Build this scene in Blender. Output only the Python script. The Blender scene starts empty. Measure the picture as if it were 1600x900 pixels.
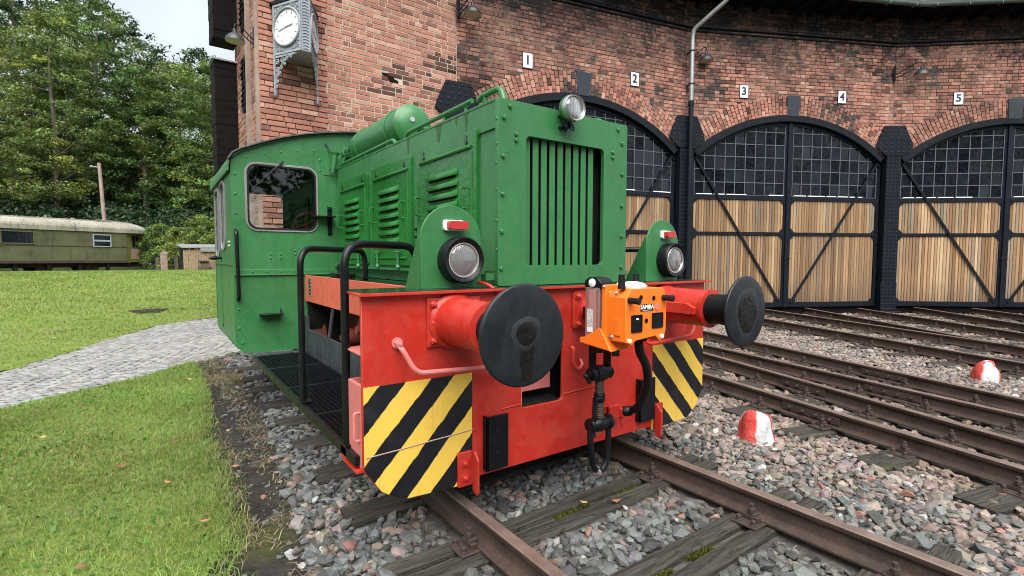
import bpy, bmesh, math, random
import numpy as np
from mathutils import Vector, Matrix
from mathutils.geometry import tessellate_polygon
random.seed(7); rng = np.random.default_rng(7)
R = math.radians
sc = bpy.context.scene
COL = sc.collection

# ------------------------------------------------------------------ camera
CAM = Vector((-2.17, 0.0, 1.395))
_y, _p, _r = R(35.3), R(-3.3), R(0.1)
_fw = Vector((math.sin(_y)*math.cos(_p), math.cos(_y)*math.cos(_p), math.sin(_p)))
_rt = Vector((math.cos(_y), -math.sin(_y), 0)); _up = _rt.cross(_fw)
_rt, _up = math.cos(_r)*_rt + math.sin(_r)*_up, -math.sin(_r)*_rt + math.cos(_r)*_up
cd = bpy.data.cameras.new('camera'); cd.sensor_fit = 'HORIZONTAL'; cd.sensor_width = 36
cd.lens = 788/1600*36; cd.clip_start = 0.05; cd.clip_end = 1500
cam = bpy.data.objects.new('camera', cd); COL.objects.link(cam)
cam.matrix_world = Matrix(((_rt.x, _up.x, -_fw.x, CAM.x), (_rt.y, _up.y, -_fw.y, CAM.y), (_rt.z, _up.z, -_fw.z, CAM.z), (0, 0, 0, 1)))
sc.camera = cam
def screen(p):
    d = Vector(p) - CAM; w = d.dot(_fw)
    if w < .05: return None
    return 800 + 788*d.dot(_rt)/w, 450 - 788*d.dot(_up)/w, w

# ------------------------------------------------------------------ world, sun, exposure
SUN_EL, SUN_AZ = 55.0, 212.0          # azimuth clockwise from +Y: light comes from behind the camera's left shoulder
world = bpy.data.worlds.new('World'); sc.world = world; world.use_nodes = True
nt = world.node_tree; nt.nodes.clear()
wo = nt.nodes.new('ShaderNodeOutputWorld'); bg = nt.nodes.new('ShaderNodeBackground')
sky = nt.nodes.new('ShaderNodeTexSky'); sky.sky_type = 'NISHITA'; sky.sun_disc = False
sky.sun_elevation = R(SUN_EL); sky.sun_rotation = R(SUN_AZ); sky.air_density = 1.0; sky.dust_density = 4.0; sky.ozone_density = 1.0
# thin overcast: the blue is mostly veiled by an even cloud layer with soft structure
hs = nt.nodes.new('ShaderNodeHueSaturation'); hs.inputs['Saturation'].default_value = 0.30; hs.inputs['Value'].default_value = 1.0
tc = nt.nodes.new('ShaderNodeTexCoord'); cn = nt.nodes.new('ShaderNodeTexNoise'); cn.inputs['Scale'].default_value = 3.0; cn.inputs['Detail'].default_value = 6
cr = nt.nodes.new('ShaderNodeMapRange'); cr.inputs[1].default_value = .35; cr.inputs[2].default_value = .7; cr.inputs[3].default_value = .55; cr.inputs[4].default_value = .95
mx = nt.nodes.new('ShaderNodeMix'); mx.data_type = 'RGBA'; mx.inputs['B'].default_value = (7.2, 8.0, 8.8, 1)
nt.links.new(tc.outputs['Generated'], cn.inputs['Vector']); nt.links.new(cn.outputs['Fac'], cr.inputs[0]); nt.links.new(cr.outputs[0], mx.inputs['Factor'])
nt.links.new(sky.outputs[0], hs.inputs['Color']); nt.links.new(hs.outputs[0], mx.inputs['A'])
nt.links.new(mx.outputs['Result'], bg.inputs['Color']); bg.inputs['Strength'].default_value = 0.064
nt.links.new(bg.outputs[0], wo.inputs['Surface'])
sl = bpy.data.lights.new('sun', 'SUN'); sl.energy = 3.4; sl.angle = R(65); sl.color = (1.0, .965, .91)
sun = bpy.data.objects.new('sun', sl); COL.objects.link(sun)
_sd = Vector((math.sin(R(SUN_AZ))*math.cos(R(SUN_EL)), math.cos(R(SUN_AZ))*math.cos(R(SUN_EL)), math.sin(R(SUN_EL))))
sun.rotation_euler = _sd.to_track_quat('Z', 'Y').to_euler(); sun.location = (0, 0, 30)
vs = sc.view_settings; vs.view_transform = 'Standard'; vs.look = 'None'; vs.gamma = 1; vs.use_curve_mapping = False; vs.exposure = 1.15
try:
    sc.cycles.max_bounces = 5; sc.cycles.diffuse_bounces = 2; sc.cycles.glossy_bounces = 2; sc.cycles.transparent_max_bounces = 10
    sc.cycles.use_denoising = True; sc.cycles.pixel_filter_type = 'BLACKMAN_HARRIS'; sc.cycles.filter_width = 1.0
except Exception: pass

# ------------------------------------------------------------------ mesh helpers
class MB:
    def __init__(s, m=None): s.v = []; s.f = []; s.m = m
    def add(s, vs, fs):
        o = len(s.v); m = s.m
        s.v += [tuple(m @ Vector(p)) for p in vs] if m is not None else [tuple(p) for p in vs]
        s.f += [tuple(i+o for i in f) for f in fs]; return s
    def box(s, x0, x1, y0, y1, z0, z1, c=0.0):
        if c <= 0:
            return s.add([(x0,y0,z0),(x1,y0,z0),(x1,y1,z0),(x0,y1,z0),(x0,y0,z1),(x1,y0,z1),(x1,y1,z1),(x0,y1,z1)],
                         [(0,3,2,1),(4,5,6,7),(0,1,5,4),(1,2,6,5),(2,3,7,6),(3,0,4,7)])
        # chamfered box
        vs = []; idx = {}
        X, Y, Z = (x0, x1), (y0, y1), (z0, z1)
        for i in (0,1):
            for j in (0,1):
                for k in (0,1):
                    sx, sy, sz = (c if i == 0 else -c), (c if j == 0 else -c), (c if k == 0 else -c)
                    idx[i,j,k,'x'] = len(vs); vs.append((X[i], Y[j]+sy, Z[k]+sz))
                    idx[i,j,k,'y'] = len(vs); vs.append((X[i]+sx, Y[j], Z[k]+sz))
                    idx[i,j,k,'z'] = len(vs); vs.append((X[i]+sx, Y[j]+sy, Z[k]))
        g = idx; fs = []
        for i in (0,1):
            q = [g[i,0,0,'x'], g[i,1,0,'x'], g[i,1,1,'x'], g[i,0,1,'x']]; fs.append(q if i else q[::-1])
            q = [g[0,i,0,'y'], g[1,i,0,'y'], g[1,i,1,'y'], g[0,i,1,'y']]; fs.append(q[::-1] if i else q)
            q = [g[0,0,i,'z'], g[1,0,i,'z'], g[1,1,i,'z'], g[0,1,i,'z']]; fs.append(q if i else q[::-1])
        for a in (0,1):
            for b in (0,1):
                fs.append([g[a,b,0,'x'], g[a,b,0,'y'], g[a,b,1,'y'], g[a,b,1,'x']])
                fs.append([g[a,0,b,'x'], g[a,0,b,'z'], g[a,1,b,'z'], g[a,1,b,'x']])
                fs.append([g[0,a,b,'y'], g[0,a,b,'z'], g[1,a,b,'z'], g[1,a,b,'y']])
                for k in (0,1): pass
        for i in (0,1):
            for j in (0,1):
                for k in (0,1): fs.append([g[i,j,k,'x'], g[i,j,k,'y'], g[i,j,k,'z']])
        return s.add(vs, fs)
    def lathe(s, prof, p0, axis, n=24):
        """prof: list of (radius, distance along axis)"""
        a = Vector(axis).normalized(); u = a.orthogonal().normalized(); w = a.cross(u); p0 = Vector(p0)
        vs = []; fs = []
        for r, h in prof:
            for k in range(n):
                t = 2*math.pi*k/n; vs.append(p0 + a*h + (u*math.cos(t) + w*math.sin(t))*max(r, 1e-5))
        for i in range(len(prof)-1):
            for k in range(n):
                fs.append((i*n+k, i*n+(k+1) % n, (i+1)*n+(k+1) % n, (i+1)*n+k))
        if prof[0][0] > 1e-4: fs.append(tuple(range(n))[::-1])
        if prof[-1][0] > 1e-4: fs.append(tuple((len(prof)-1)*n+k for k in range(n)))
        return s.add(vs, fs)
    def cyl(s, p0, p1, r0, r1=None, n=16):
        p0 = Vector(p0); p1 = Vector(p1); d = p1-p0
        return s.lathe([(r0, 0), (r0 if r1 is None else r1, d.length)], p0, d, n)
    def tube(s, path, r, n=10, closed=False):
        P = [Vector(p) for p in path]; m = len(P); rs = r if isinstance(r, (list, tuple)) else [r]*m
        vs = []; fs = []; ref = None
        for i in range(m):
            if closed: t = (P[(i+1) % m]-P[i-1]).normalized()
            else: t = (P[min(i+1, m-1)]-P[max(i-1, 0)]).normalized()
            if ref is None: ref = t.orthogonal().normalized()
            ref = (ref - t*ref.dot(t)); ref = ref.normalized() if ref.length > 1e-6 else t.orthogonal().normalized()
            w = t.cross(ref)
            for k in range(n):
                a = 2*math.pi*k/n; vs.append(P[i] + (ref*math.cos(a)+w*math.sin(a))*rs[i])
        for i in range(m if closed else m-1):
            j = (i+1) % m
            for k in range(n): fs.append((i*n+k, i*n+(k+1) % n, j*n+(k+1) % n, j*n+k))
        if not closed:
            fs.append(tuple(range(n))[::-1]); fs.append(tuple((m-1)*n+k for k in range(n)))
        return s.add(vs, fs)
    def prism(s, polys, ax, w0, w1):
        """polys: outer loop (+holes) of 2D points, extruded along axis ax ('x': (y,z), 'y': (x,z), 'z': (x,y))"""
        if not isinstance(polys[0][0], (list, tuple, Vector)): polys = [polys]
        def mp(p, w): return {'x': (w, p[0], p[1]), 'y': (p[0], w, p[1]), 'z': (p[0], p[1], w)}[ax]
        flat = [p for L in polys for p in L]; n = len(flat)
        tri = tessellate_polygon([[Vector((p[0], p[1], 0)) for p in L] for L in polys])
        vs = [mp(p, w0) for p in flat] + [mp(p, w1) for p in flat]
        fs = []
        for t in tri:
            a, b, c = t
            ar = (flat[b][0]-flat[a][0])*(flat[c][1]-flat[a][1])-(flat[b][1]-flat[a][1])*(flat[c][0]-flat[a][0])
            if abs(ar) < 1e-12: continue
            if ar < 0: a, c = c, a
            fs.append((a, c, b)); fs.append((a+n, b+n, c+n))
        o = 0
        for L in polys:
            m = len(L)
            for k in range(m): fs.append((o+k, o+(k+1) % m, o+(k+1) % m+n, o+k+n))
            o += m
        return s.add(vs, fs)
    def dome(s, p, ax, r, h=None, n=8):
        h = h or r*.7
        return s.lathe([(r, 0), (r*.82, h*.6), (r*.45, h*.92), (0, h)], p, ax, n)
    def bolt(s, p, ax, r=.018, h=.014, washer=True):
        a = Vector(ax).normalized(); p = Vector(p)
        if washer: s.lathe([(r*1.45, 0), (r*1.45, h*.25)], p, a, 12)
        s.lathe([(r, 0), (r, h), (r*.8, h*1.15)], p, a, 6)
        s.lathe([(r*.5, h), (r*.5, h*1.7), (r*.35, h*1.9)], p, a, 8); return s
    def build(s, name, mat, parent=None, smooth=True, bevel=0, angle=32, seg=2):
        me = bpy.data.meshes.new(name)
        off = parent.matrix_world.translation.copy() if parent is not None else Vector((0, 0, 0))
        if parent is not None and 'org' in ORG.get(parent.name, {}): off = ORG[parent.name]['org']
        me.from_pydata([(x-off.x, y-off.y, z-off.z) for x, y, z in s.v], [], s.f)
        bm = bmesh.new(); bm.from_mesh(me); bmesh.ops.recalc_face_normals(bm, faces=bm.faces); bm.to_mesh(me); bm.free()
        me.materials.append(M[mat] if isinstance(mat, str) else mat)
        if smooth:
            me.shade_smooth(); me.set_sharp_from_angle(angle=R(angle))
        o = bpy.data.objects.new(name, me); COL.objects.link(o)
        if parent is not None: o.parent = parent; ORG[o.name] = {'org': off}
        if bevel:
            b = o.modifiers.new('bevel', 'BEVEL'); b.width = bevel; b.segments = seg; b.limit_method = 'ANGLE'; b.angle_limit = R(40)
            b.harden_normals = False
        return o
ORG = {}
def tag(o, label=None, cat=None, group=None, kind=None):
    if label: o['label'] = label
    if cat: o['category'] = cat
    if group: o['group'] = group
    if kind: o['kind'] = kind
    return o
def thing(name, loc, label, cat, group=None):
    o = bpy.data.objects.new(name, None); o.empty_display_size = .2; COL.objects.link(o); o.location = loc
    o.matrix_world = Matrix.Translation(loc); ORG[o.name] = {'org': Vector(loc)}
    return tag(o, label, cat, group)
def place(name, me, mat_world, parent, color=None):
    """a small repeated part sharing mesh data, placed in world space under its parent"""
    o = bpy.data.objects.new(name, me); COL.objects.link(o); off = ORG[parent.name]['org']
    o.parent = parent; o.matrix_basis = Matrix.Translation(-off) @ mat_world; ORG[o.name] = {'org': off}
    if color is not None: o.color = (*color, 1)
    return o
def simple_mesh(mb, name, mat, smooth=False):
    me = bpy.data.meshes.new(name); me.from_pydata(mb.v, [], mb.f)
    bm = bmesh.new(); bm.from_mesh(me); bmesh.ops.recalc_face_normals(bm, faces=bm.faces); bm.to_mesh(me); bm.free()
    me.materials.append(M[mat])
    if smooth: me.shade_smooth(); me.set_sharp_from_angle(angle=R(32))
    return me
def np_mesh(name, verts, faces, mat, col=None, smooth=False, parent=None):
    """fast mesh from numpy arrays; faces (n,3) or (n,4); col: per-face rgb"""
    me = bpy.data.meshes.new(name); verts = np.asarray(verts, np.float32).copy(); faces = np.asarray(faces, np.int32)
    off = ORG[parent.name]['org'] if parent is not None else None
    if off is not None: verts -= np.array(off, np.float32)
    nf, k = faces.shape
    me.vertices.add(len(verts)); me.vertices.foreach_set('co', verts.ravel())
    me.loops.add(nf*k); me.loops.foreach_set('vertex_index', faces.ravel())
    me.polygons.add(nf); me.polygons.foreach_set('loop_start', np.arange(0, nf*k, k, dtype=np.int32))
    me.update(calc_edges=True); 
    if col is not None:
        a = me.attributes.new('Col', 'FLOAT_COLOR', 'FACE'); c = np.ones((nf, 4), np.float32); c[:, :np.shape(col)[1]] = col; a.data.foreach_set('color', c.ravel())
    me.materials.append(M[mat])
    if smooth: me.shade_smooth()
    else: me.shade_flat()
    o = bpy.data.objects.new(name, me); COL.objects.link(o)
    if parent is not None: o.parent = parent; ORG[o.name] = {'org': off}
    return o
def rrect(x0, x1, z0, z1, r, n=5, corners=(1,1,1,1)):
    P = []
    for (cx, cz, a0, on) in ((x1-r, z0+r, -90, corners[1]), (x1-r, z1-r, 0, corners[2]), (x0+r, z1-r, 90, corners[3]), (x0+r, z0+r, 180, corners[0])):
        if on:
            for k in range(n+1):
                a = R(a0+90*k/n); P.append((cx+r*math.cos(a), cz+r*math.sin(a)))
        else: P.append((x1 if a0 in (-90, 0) else x0, z0 if a0 in (-90, 180) else z1))
    return P
def fillet(path, rad, n=5):
    """round the corners of a polyline"""
    P = [Vector(p) for p in path]; out = [P[0]]
    for i in range(1, len(P)-1):
        a, b, c = P[i-1], P[i], P[i+1]; r = min(rad, (a-b).length*.48, (c-b).length*.48)
        p = b+(a-b).normalized()*r; q = b+(c-b).normalized()*r
        for k in range(n+1):
            t = k/n; out.append(p*(1-t)**2 + b*2*t*(1-t) + q*t*t)
    out.append(P[-1]); return out
def vnoise(x, y, seed=0):
    """cheap smooth value noise, vectorised"""
    x = np.asarray(x, float); y = np.asarray(y, float); xi = np.floor(x).astype(int); yi = np.floor(y).astype(int); fx = x-xi; fy = y-yi
    fx = fx*fx*(3-2*fx); fy = fy*fy*(3-2*fy)
    def h(a, b):
        n = (a*374761393 + b*668265263 + seed*1442695) & 0x7fffffff; n = ((n ^ (n >> 13))*1274126177) & 0x7fffffff; return ((n ^ (n >> 16)) & 0xffff)/65535.0
    return (h(xi, yi)*(1-fx)+h(xi+1, yi)*fx)*(1-fy) + (h(xi, yi+1)*(1-fx)+h(xi+1, yi+1)*fx)*fy
def fbm(x, y, seed=0, o=3):
    r = 0; a = 1; t = 0
    for k in range(o): r = r+a*vnoise(np.asarray(x)*2**k, np.asarray(y)*2**k, seed+k*17); t += a; a *= .5
    return r/t
def sst(a, b, x): t = np.clip((np.asarray(x, float)-a)/(b-a), 0, 1); return t*t*(3-2*t)
# ------------------------------------------------------------------ materials
M = {}
class NT:
    def __init__(s, name):
        s.m = bpy.data.materials.new(name); s.m.use_nodes = True; s.t = s.m.node_tree; s.t.nodes.clear()
        s.out = s.t.nodes.new('ShaderNodeOutputMaterial'); s.b = s.t.nodes.new('ShaderNodeBsdfPrincipled'); s.t.links.new(s.b.outputs[0], s.out.inputs['Surface']); M[name] = s.m
        s._obj = None
    def n(s, ty, **kw):
        nd = s.t.nodes.new('ShaderNode'+ty)
        for k, v in kw.items():
            if hasattr(nd, k): setattr(nd, k, v)
            else: nd.inputs[k.replace('_', ' ')].default_value = v
        return nd
    def l(s, a, b): s.t.links.new(a, b)
    def coord(s, scale=(1, 1, 1), kind='Object'):
        tc = s.n('TexCoord'); mp = s.n('Mapping'); mp.inputs['Scale'].default_value = scale; s.l(tc.outputs[kind], mp.inputs['Vector']); return mp.outputs[0]
    def pos(s, scale=(1, 1, 1)):
        g = s.n('NewGeometry'); mp = s.n('Mapping'); mp.inputs['Scale'].default_value = scale; s.l(g.outputs['Position'], mp.inputs['Vector']); return mp.outputs[0]
    def noise(s, vec, scale, detail=4, rough=.55, dist=0):
        nd = s.n('TexNoise'); nd.inputs['Scale'].default_value = scale; nd.inputs['Detail'].default_value = detail; nd.inputs['Roughness'].default_value = rough; nd.inputs['Distortion'].default_value = dist
        s.l(vec, nd.inputs['Vector']); return nd.outputs['Fac']
    def mr(s, v, a, b, c, d):
        nd = s.n('MapRange'); 
        for i, x in zip((1, 2, 3, 4), (a, b, c, d)): nd.inputs[i].default_value = x
        s.l(v, nd.inputs[0]); return nd.outputs[0]
    def mix(s, f, a, b, mode='MIX'):
        nd = s.n('Mix'); nd.data_type = 'RGBA'; nd.blend_type = mode
        for sock, v in ((nd.inputs['Factor'], f), (nd.inputs['A'], a), (nd.inputs['B'], b)):
            if isinstance(v, (int, float)): sock.default_value = v
            elif isinstance(v, tuple): sock.default_value = (*v[:3], 1)
            else: s.l(v, sock)
        return nd.outputs['Result']
    def math(s, op, a, b=0.0, c=None):
        nd = s.n('Math'); nd.operation = op
        for i, v in enumerate((a, b) if c is None else (a, b, c)):
            if isinstance(v, (int, float)): nd.inputs[i].default_value = v
            else: s.l(v, nd.inputs[i])
        return nd.outputs[0]
    def bump(s, h, strength=.3, dist=.01, prev=None):
        nd = s.n('Bump'); nd.inputs['Strength'].default_value = strength; nd.inputs['Distance'].default_value = dist; s.l(h, nd.inputs['Height'])
        if prev is not None: s.l(prev, nd.inputs['Normal'])
        return nd.outputs[0]
    def set(s, **kw):
        names = dict(color='Base Color', rough='Roughness', metal='Metallic', normal='Normal', spec='Specular IOR Level', coat='Coat Weight', coatr='Coat Roughness', trans='Transmission Weight', alpha='Alpha', sheen='Sheen Weight', ior='IOR')
        for k, v in kw.items():
            sock = s.b.inputs[names[k]]
            if isinstance(v, (int, float)): sock.default_value = v
            elif isinstance(v, tuple): sock.default_value = (*v[:3], 1)
            else: s.l(v, sock)
        return s

def paint(name, c, rough=.4, var=.25, dirt=(.05, .045, .04), dirt_amt=.35, bump=.12, scale=1.0, chips=None, chip_t=.72, fade=None, streak=0.0, spec=.5):
    """old brushed paint: tone drift, grime, small runs and dents"""
    s = NT(name); v = s.coord()
    big = s.noise(v, 2.2*scale, 5, .6); fine = s.noise(v, 38*scale, 4, .6); mid = s.noise(v, 9*scale, 5, .65, .6)
    col = s.mix(s.mr(big, .3, .72, 0, 1), tuple(x*(1-var) for x in c), tuple(min(1, x*(1+var)) for x in c))
    if fade: col = s.mix(s.mr(mid, .42, .75, 0, .55), col, fade)
    if streak:
        vs_ = s.coord((14, 14, .7)); st = s.noise(vs_, 1.6*scale, 3, .6)
        col = s.mix(s.math('MULTIPLY', s.mr(st, .56, .74, 0, 1), streak), col, dirt)
    d = s.math('MULTIPLY', s.mr(mid, .55, .82, 0, 1), dirt_amt)
    col = s.mix(d, col, dirt)
    if chips:
        ch = s.noise(v, 24*scale, 6, .7, .4); col = s.mix(s.mr(ch, chip_t, chip_t+.02, 0, 1), col, chips)
    rg = s.math('ADD', s.mr(mid, .3, .8, rough*.75, min(1, rough*1.55)), s.mr(fine, .3, .7, -.04, .04))
    nb = s.bump(fine, bump, .004); nb = s.bump(big, bump*1.2, .03, nb)
    s.set(color=col, rough=rg, normal=nb, spec=spec); return s

paint('green', (.029, .148, .047), .37, .13, (.018, .060, .022), .28, .16, fade=(.046, .172, .066), streak=.34, chips=(.10, .27, .13), chip_t=.765)
paint('green_gloss', (.013, .125, .020), .22, .22, (.014, .048, .011), .28, .40, fade=(.026, .175, .038), chips=(.11, .27, .12), chip_t=.735)
paint('red', (.40, .021, .013), .36, .18, (.14, .016, .012), .38, .16, fade=(.49, .060, .038), chips=(.55, .30, .25), chip_t=.752, streak=.22)
paint('salmon', (.55, .095, .058), .55, .10, (.28, .07, .05), .30, .12, fade=(.70, .16, .11))
paint('pink', (.55, .15, .14), .6, .15, (.20, .05, .05), .4, .15, fade=(.62, .22, .20))
paint('black', (.0040, .0050, .0070), .33, .3, (.014, .015, .017), .5, .22, chips=(.08, .08, .08), chip_t=.75, spec=.28)
paint('black_matte', (.005, .0055, .007), .55, .3, (.018, .017, .016), .6, .35, streak=.2, spec=.16)
paint('iron_blue', (.0055, .0082, .0135), .40, .25, (.013, .014, .017), .4, .25, chips=(.25, .25, .25), chip_t=.785, streak=.25, spec=.22)
paint('yellow', (.72, .44, .03), .42, .1, (.25, .16, .05), .3, .15)
paint('orange', (.85, .17, .012), .40, .05, (.35, .08, .02), .12, .05)
paint('white_paint', (.72, .73, .74), .4, .06, (.3, .29, .27), .15, .05)
paint('clock_grey', (.27, .30, .34), .5, .12, (.09, .10, .11), .6, .25)
paint('grey_metal', (.30, .31, .32), .38, .12, (.10, .09, .08), .4, .1).set(metal=.7)
paint('silver', (.62, .60, .58), .30, .08, (.3, .28, .26), .2, .05).set(metal=.85)
paint('board_grey', (.028, .034, .042), .55, .3, (.09, .10, .11), .7, .4, streak=.4)
paint('wheel_red', (.16, .028, .02), .6, .3, (.03, .025, .02), .7, .2)
paint('under_dark', (.009, .0085, .008), .75, .3, (.02, .017, .014), .5, .2, spec=.2)
paint('red_lens', (.42, .03, .03), .22, .08, (.2, .03, .03), .15, .05)
paint('copper_green', (.10, .15, .12), .6, .2, (.05, .06, .05), .5, .15)
paint('zinc', (.36, .37, .38), .42, .15, (.16, .15, .14), .5, .12, streak=.3).set(metal=.55)
paint('lamp_grey', (.024, .030, .034), .4, .15, (.03, .03, .03), .3, .1)
paint('enamel_in', (.42, .41, .30), .5, .08, (.2, .19, .14), .3, .05)
paint('green_dark_tray', (.012, .035, .018), .14, .3, (.008, .010, .008), .7, .25)
paint('carriage_green', (.072, .074, .034), .62, .35, (.022, .019, .012), .9, .2, fade=(.15, .15, .095), streak=.9, scale=.25)
paint('carriage_end', (.16, .155, .045), .6, .2, (.05, .045, .02), .6, .15, streak=.5, scale=.25)
paint('carriage_roof', (.27, .25, .195), .75, .4, (.06, .055, .038), 1.0, .2, streak=.9, scale=.3, fade=(.42, .41, .38))
paint('rust', (.046, .028, .023), .72, .35, (.022, .015, .012), .6, .4)
paint('wood_old', (.10, .085, .07), .85, .3, (.03, .026, .02), .6, .5, streak=.5)
paint('post_wood', (.30, .22, .185), .85, .25, (.10, .06, .05), .6, .5, streak=.6)
paint('soffit', (.007, .006, .006), .9, .3, (.016, .012, .010), .5, .4, spec=.12)
paint('roofing', (.05, .05, .052), .8, .2, (.02, .02, .02), .4, .3)
paint('rubber', (.006, .006, .007), .55, .2, (.02, .02, .02), .4, .2, spec=.28)
paint('gasket', (.20, .20, .20), .55, .25, (.05, .05, .05), .6, .2)

def striped():
    s = NT('hazard_stripes'); g = s.n('NewGeometry'); sp = s.n('SeparateXYZ'); s.l(g.outputs['Position'], sp.inputs[0])
    v = s.coord(); w = s.mr(s.noise(v, 14, 4, .6), .3, .7, -.006, .006)
    ax = s.math('ABSOLUTE', sp.outputs[0]); c = s.math('ADD', s.math('MULTIPLY_ADD', ax, 1.07, sp.outputs[2]), w)
    t = s.math('FRACT', s.math('DIVIDE', s.math('SUBTRACT', c, 1.25), .30))
    m = s.mr(t, .49, .51, 0, 1); m2 = s.mr(t, .985, 1.0, 0, 1); f = s.math('SUBTRACT', m, m2)
    mid = s.noise(v, 9, 5, .65, .5); fine = s.noise(v, 60, 4, .6)
    yel = s.mix(s.mr(mid, .5, .85, 0, .5), (.72, .475, .075), (.36, .23, .06)); blk = s.mix(s.mr(mid, .55, .8, 0, .6), (.0055, .007, .010), (.020, .023, .029))
    sv = s.coord((16, 16, 1.2)); st = s.noise(sv, 2.2, 3, .6); yel = s.mix(s.mr(st, .6, .78, 0, .35), yel, (.30, .17, .04))
    ch = s.noise(v, 30, 6, .7, .4); col = s.mix(f, yel, blk); col = s.mix(s.mr(ch, .72, .74, 0, 1), col, (.02, .02, .02))
    s.set(color=col, rough=s.mr(mid, .3, .8, .3, .55), normal=s.bump(fine, .2, .004))
striped()

def brick_mat(name, objcol):
    s = NT(name)
    if objcol: c = s.n('ObjectInfo').outputs['Color']; am = .16
    else: a = s.n('Attribute'); a.attribute_name = 'Col'; c = a.outputs['Color']; am = a.outputs['Alpha']
    v = s.pos(); f = s.noise(v, 30, 5, .7); g = s.noise(v, 9, 4, .6); h = s.noise(v, 90, 3, .6)
    col = s.mix(s.mr(f, .3, .75, 0, .6), c, s.mix(1.0, c, (.55, .5, .5), 'MULTIPLY'))
    col = s.mix(s.mr(g, .6, .8, 0, .35), col, (.40, .27, .21))
    so = s.noise(v, 2.6, 7, .72, .6); so2 = s.noise(v, 13, 4, .7); so = s.math('MULTIPLY', s.mr(s.math('ADD', so, s.math('MULTIPLY', s.math('SUBTRACT', so2, .5), .45)), .455, .585, 0, 1), am); col = s.mix(so, col, (.022, .021, .022))
    s.set(color=col, rough=.86, normal=s.bump(h, .45, .006, s.bump(f, .5, .015)), spec=.25)
brick_mat('brick', False); brick_mat('brick_single', True)
def mortar(name, a0, a1, soot):
    s = NT(name); v = s.pos(); a = s.noise(v, 3, 5, .65); b = s.noise(v, 70, 3, .6); c = s.noise(v, .8, 4, .6)
    col = s.mix(s.mr(a, .35, .65, 0, 1), a0, a1); col = s.mix(s.mr(c, .36, .60, 0, soot), col, (.035, .028, .026))
    s.set(color=col, rough=.95, normal=s.bump(b, .5, .01), spec=.1)
mortar('mortar', (.030, .025, .022), (.36, .31, .25), .97); mortar('mortar_pale', (.34, .28, .22), (.62, .55, .45), .15)

def plank_mat():
    s = NT('plank'); oi = s.n('ObjectInfo'); tc = s.n('TexCoord'); mp = s.n('Mapping'); s.l(tc.outputs['Object'], mp.inputs['Vector'])
    mp.inputs['Scale'].default_value = (9, 9, 1.1)
    ad = s.n('VectorMath'); ad.operation = 'ADD'; s.l(mp.outputs[0], ad.inputs[0]); cm = s.n('CombineXYZ'); s.l(s.math('MULTIPLY', oi.outputs['Random'], 37.0), cm.inputs[0]); s.l(s.math('MULTIPLY', oi.outputs['Random'], 91.0), cm.inputs[2]); s.l(cm.outputs[0], ad.inputs[1])
    g = s.noise(ad.outputs[0], 2.0, 6, .65, 1.2); k = s.n('TexVoronoi'); k.feature = 'F1'; k.inputs['Scale'].default_value = .55; s.l(ad.outputs[0], k.inputs['Vector'])
    fine = s.noise(ad.outputs[0], 9, 4, .6, 1.0)
    c = oi.outputs['Color']; col = s.mix(s.mr(g, .38, .68, 0, .7), c, s.mix(1.0, c, (.46, .34, .23), 'MULTIPLY'))
    col = s.mix(s.mr(k.outputs['Distance'], .05, .20, .75, 0), col, (.10, .045, .018)); col = s.mix(s.mr(fine, .55, .75, 0, .4), col, s.mix(1.0, c, (.4, .32, .25), 'MULTIPLY'))
    sg = s.noise(s.pos((1, 1, .35)), 1.6, 4, .6); col = s.mix(s.mr(sg, .48, .75, 0, .55), col, (.13, .10, .075)); gz_ = s.n('NewGeometry'); sp_ = s.n('SeparateXYZ'); s.l(gz_.outputs['Position'], sp_.inputs[0]); col = s.mix(s.math('MULTIPLY', s.mr(sp_.outputs[2], .1, .8, .7, 0), s.mr(fine, .3, .6, .3, 1)), col, (.09, .07, .055))
    s.set(color=col, rough=.75, normal=s.bump(fine, .35, .006), spec=.2)
plank_mat()

def old_wood(name, a, b, moss=0.0):
    s = NT(name); v = s.coord((1.6, 22, 22)); oi = s.n('ObjectInfo'); ad = s.n('VectorMath'); ad.operation = 'ADD'; s.l(v, ad.inputs[0])
    cm = s.n('CombineXYZ'); 
    for i in range(3): s.l(s.math('MULTIPLY', oi.outputs['Random'], 50.0+i*13), cm.inputs[i])
    s.l(cm.outputs[0], ad.inputs[1]); V = ad.outputs[0]
    g = s.noise(V, 1.2, 6, .7, .8); f = s.noise(V, 4, 5, .7, .5); cr = s.noise(V, .7, 4, .6, 1.5); p = s.noise(s.pos(), 5, 5, .65)
    col = s.mix(s.mr(g, .3, .7, 0, 1), a, b); col = s.mix(s.mr(cr, .50, .53, .85, 0) if False else s.mr(s.math('ABSOLUTE', s.math('SUBTRACT', cr, .5)), 0, .03, .9, 0), col, (.012, .010, .009))
    if moss: col = s.mix(s.mr(p, .62, .72, 0, moss), col, (.075, .085, .018))
    s.set(color=col, rough=.85, normal=s.bump(s.math('ABSOLUTE', s.math('SUBTRACT', cr, .5)), .8, .02, s.bump(f, .6, .012)), spec=.2)
old_wood('sleeper_wood', (.020, .018, .015), (.078, .072, .060), .6)
old_wood('timber_pale', (.16, .12, .10), (.40, .30, .25))
old_wood('shed_wood', (.22, .15, .09), (.48, .36, .24))

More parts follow.
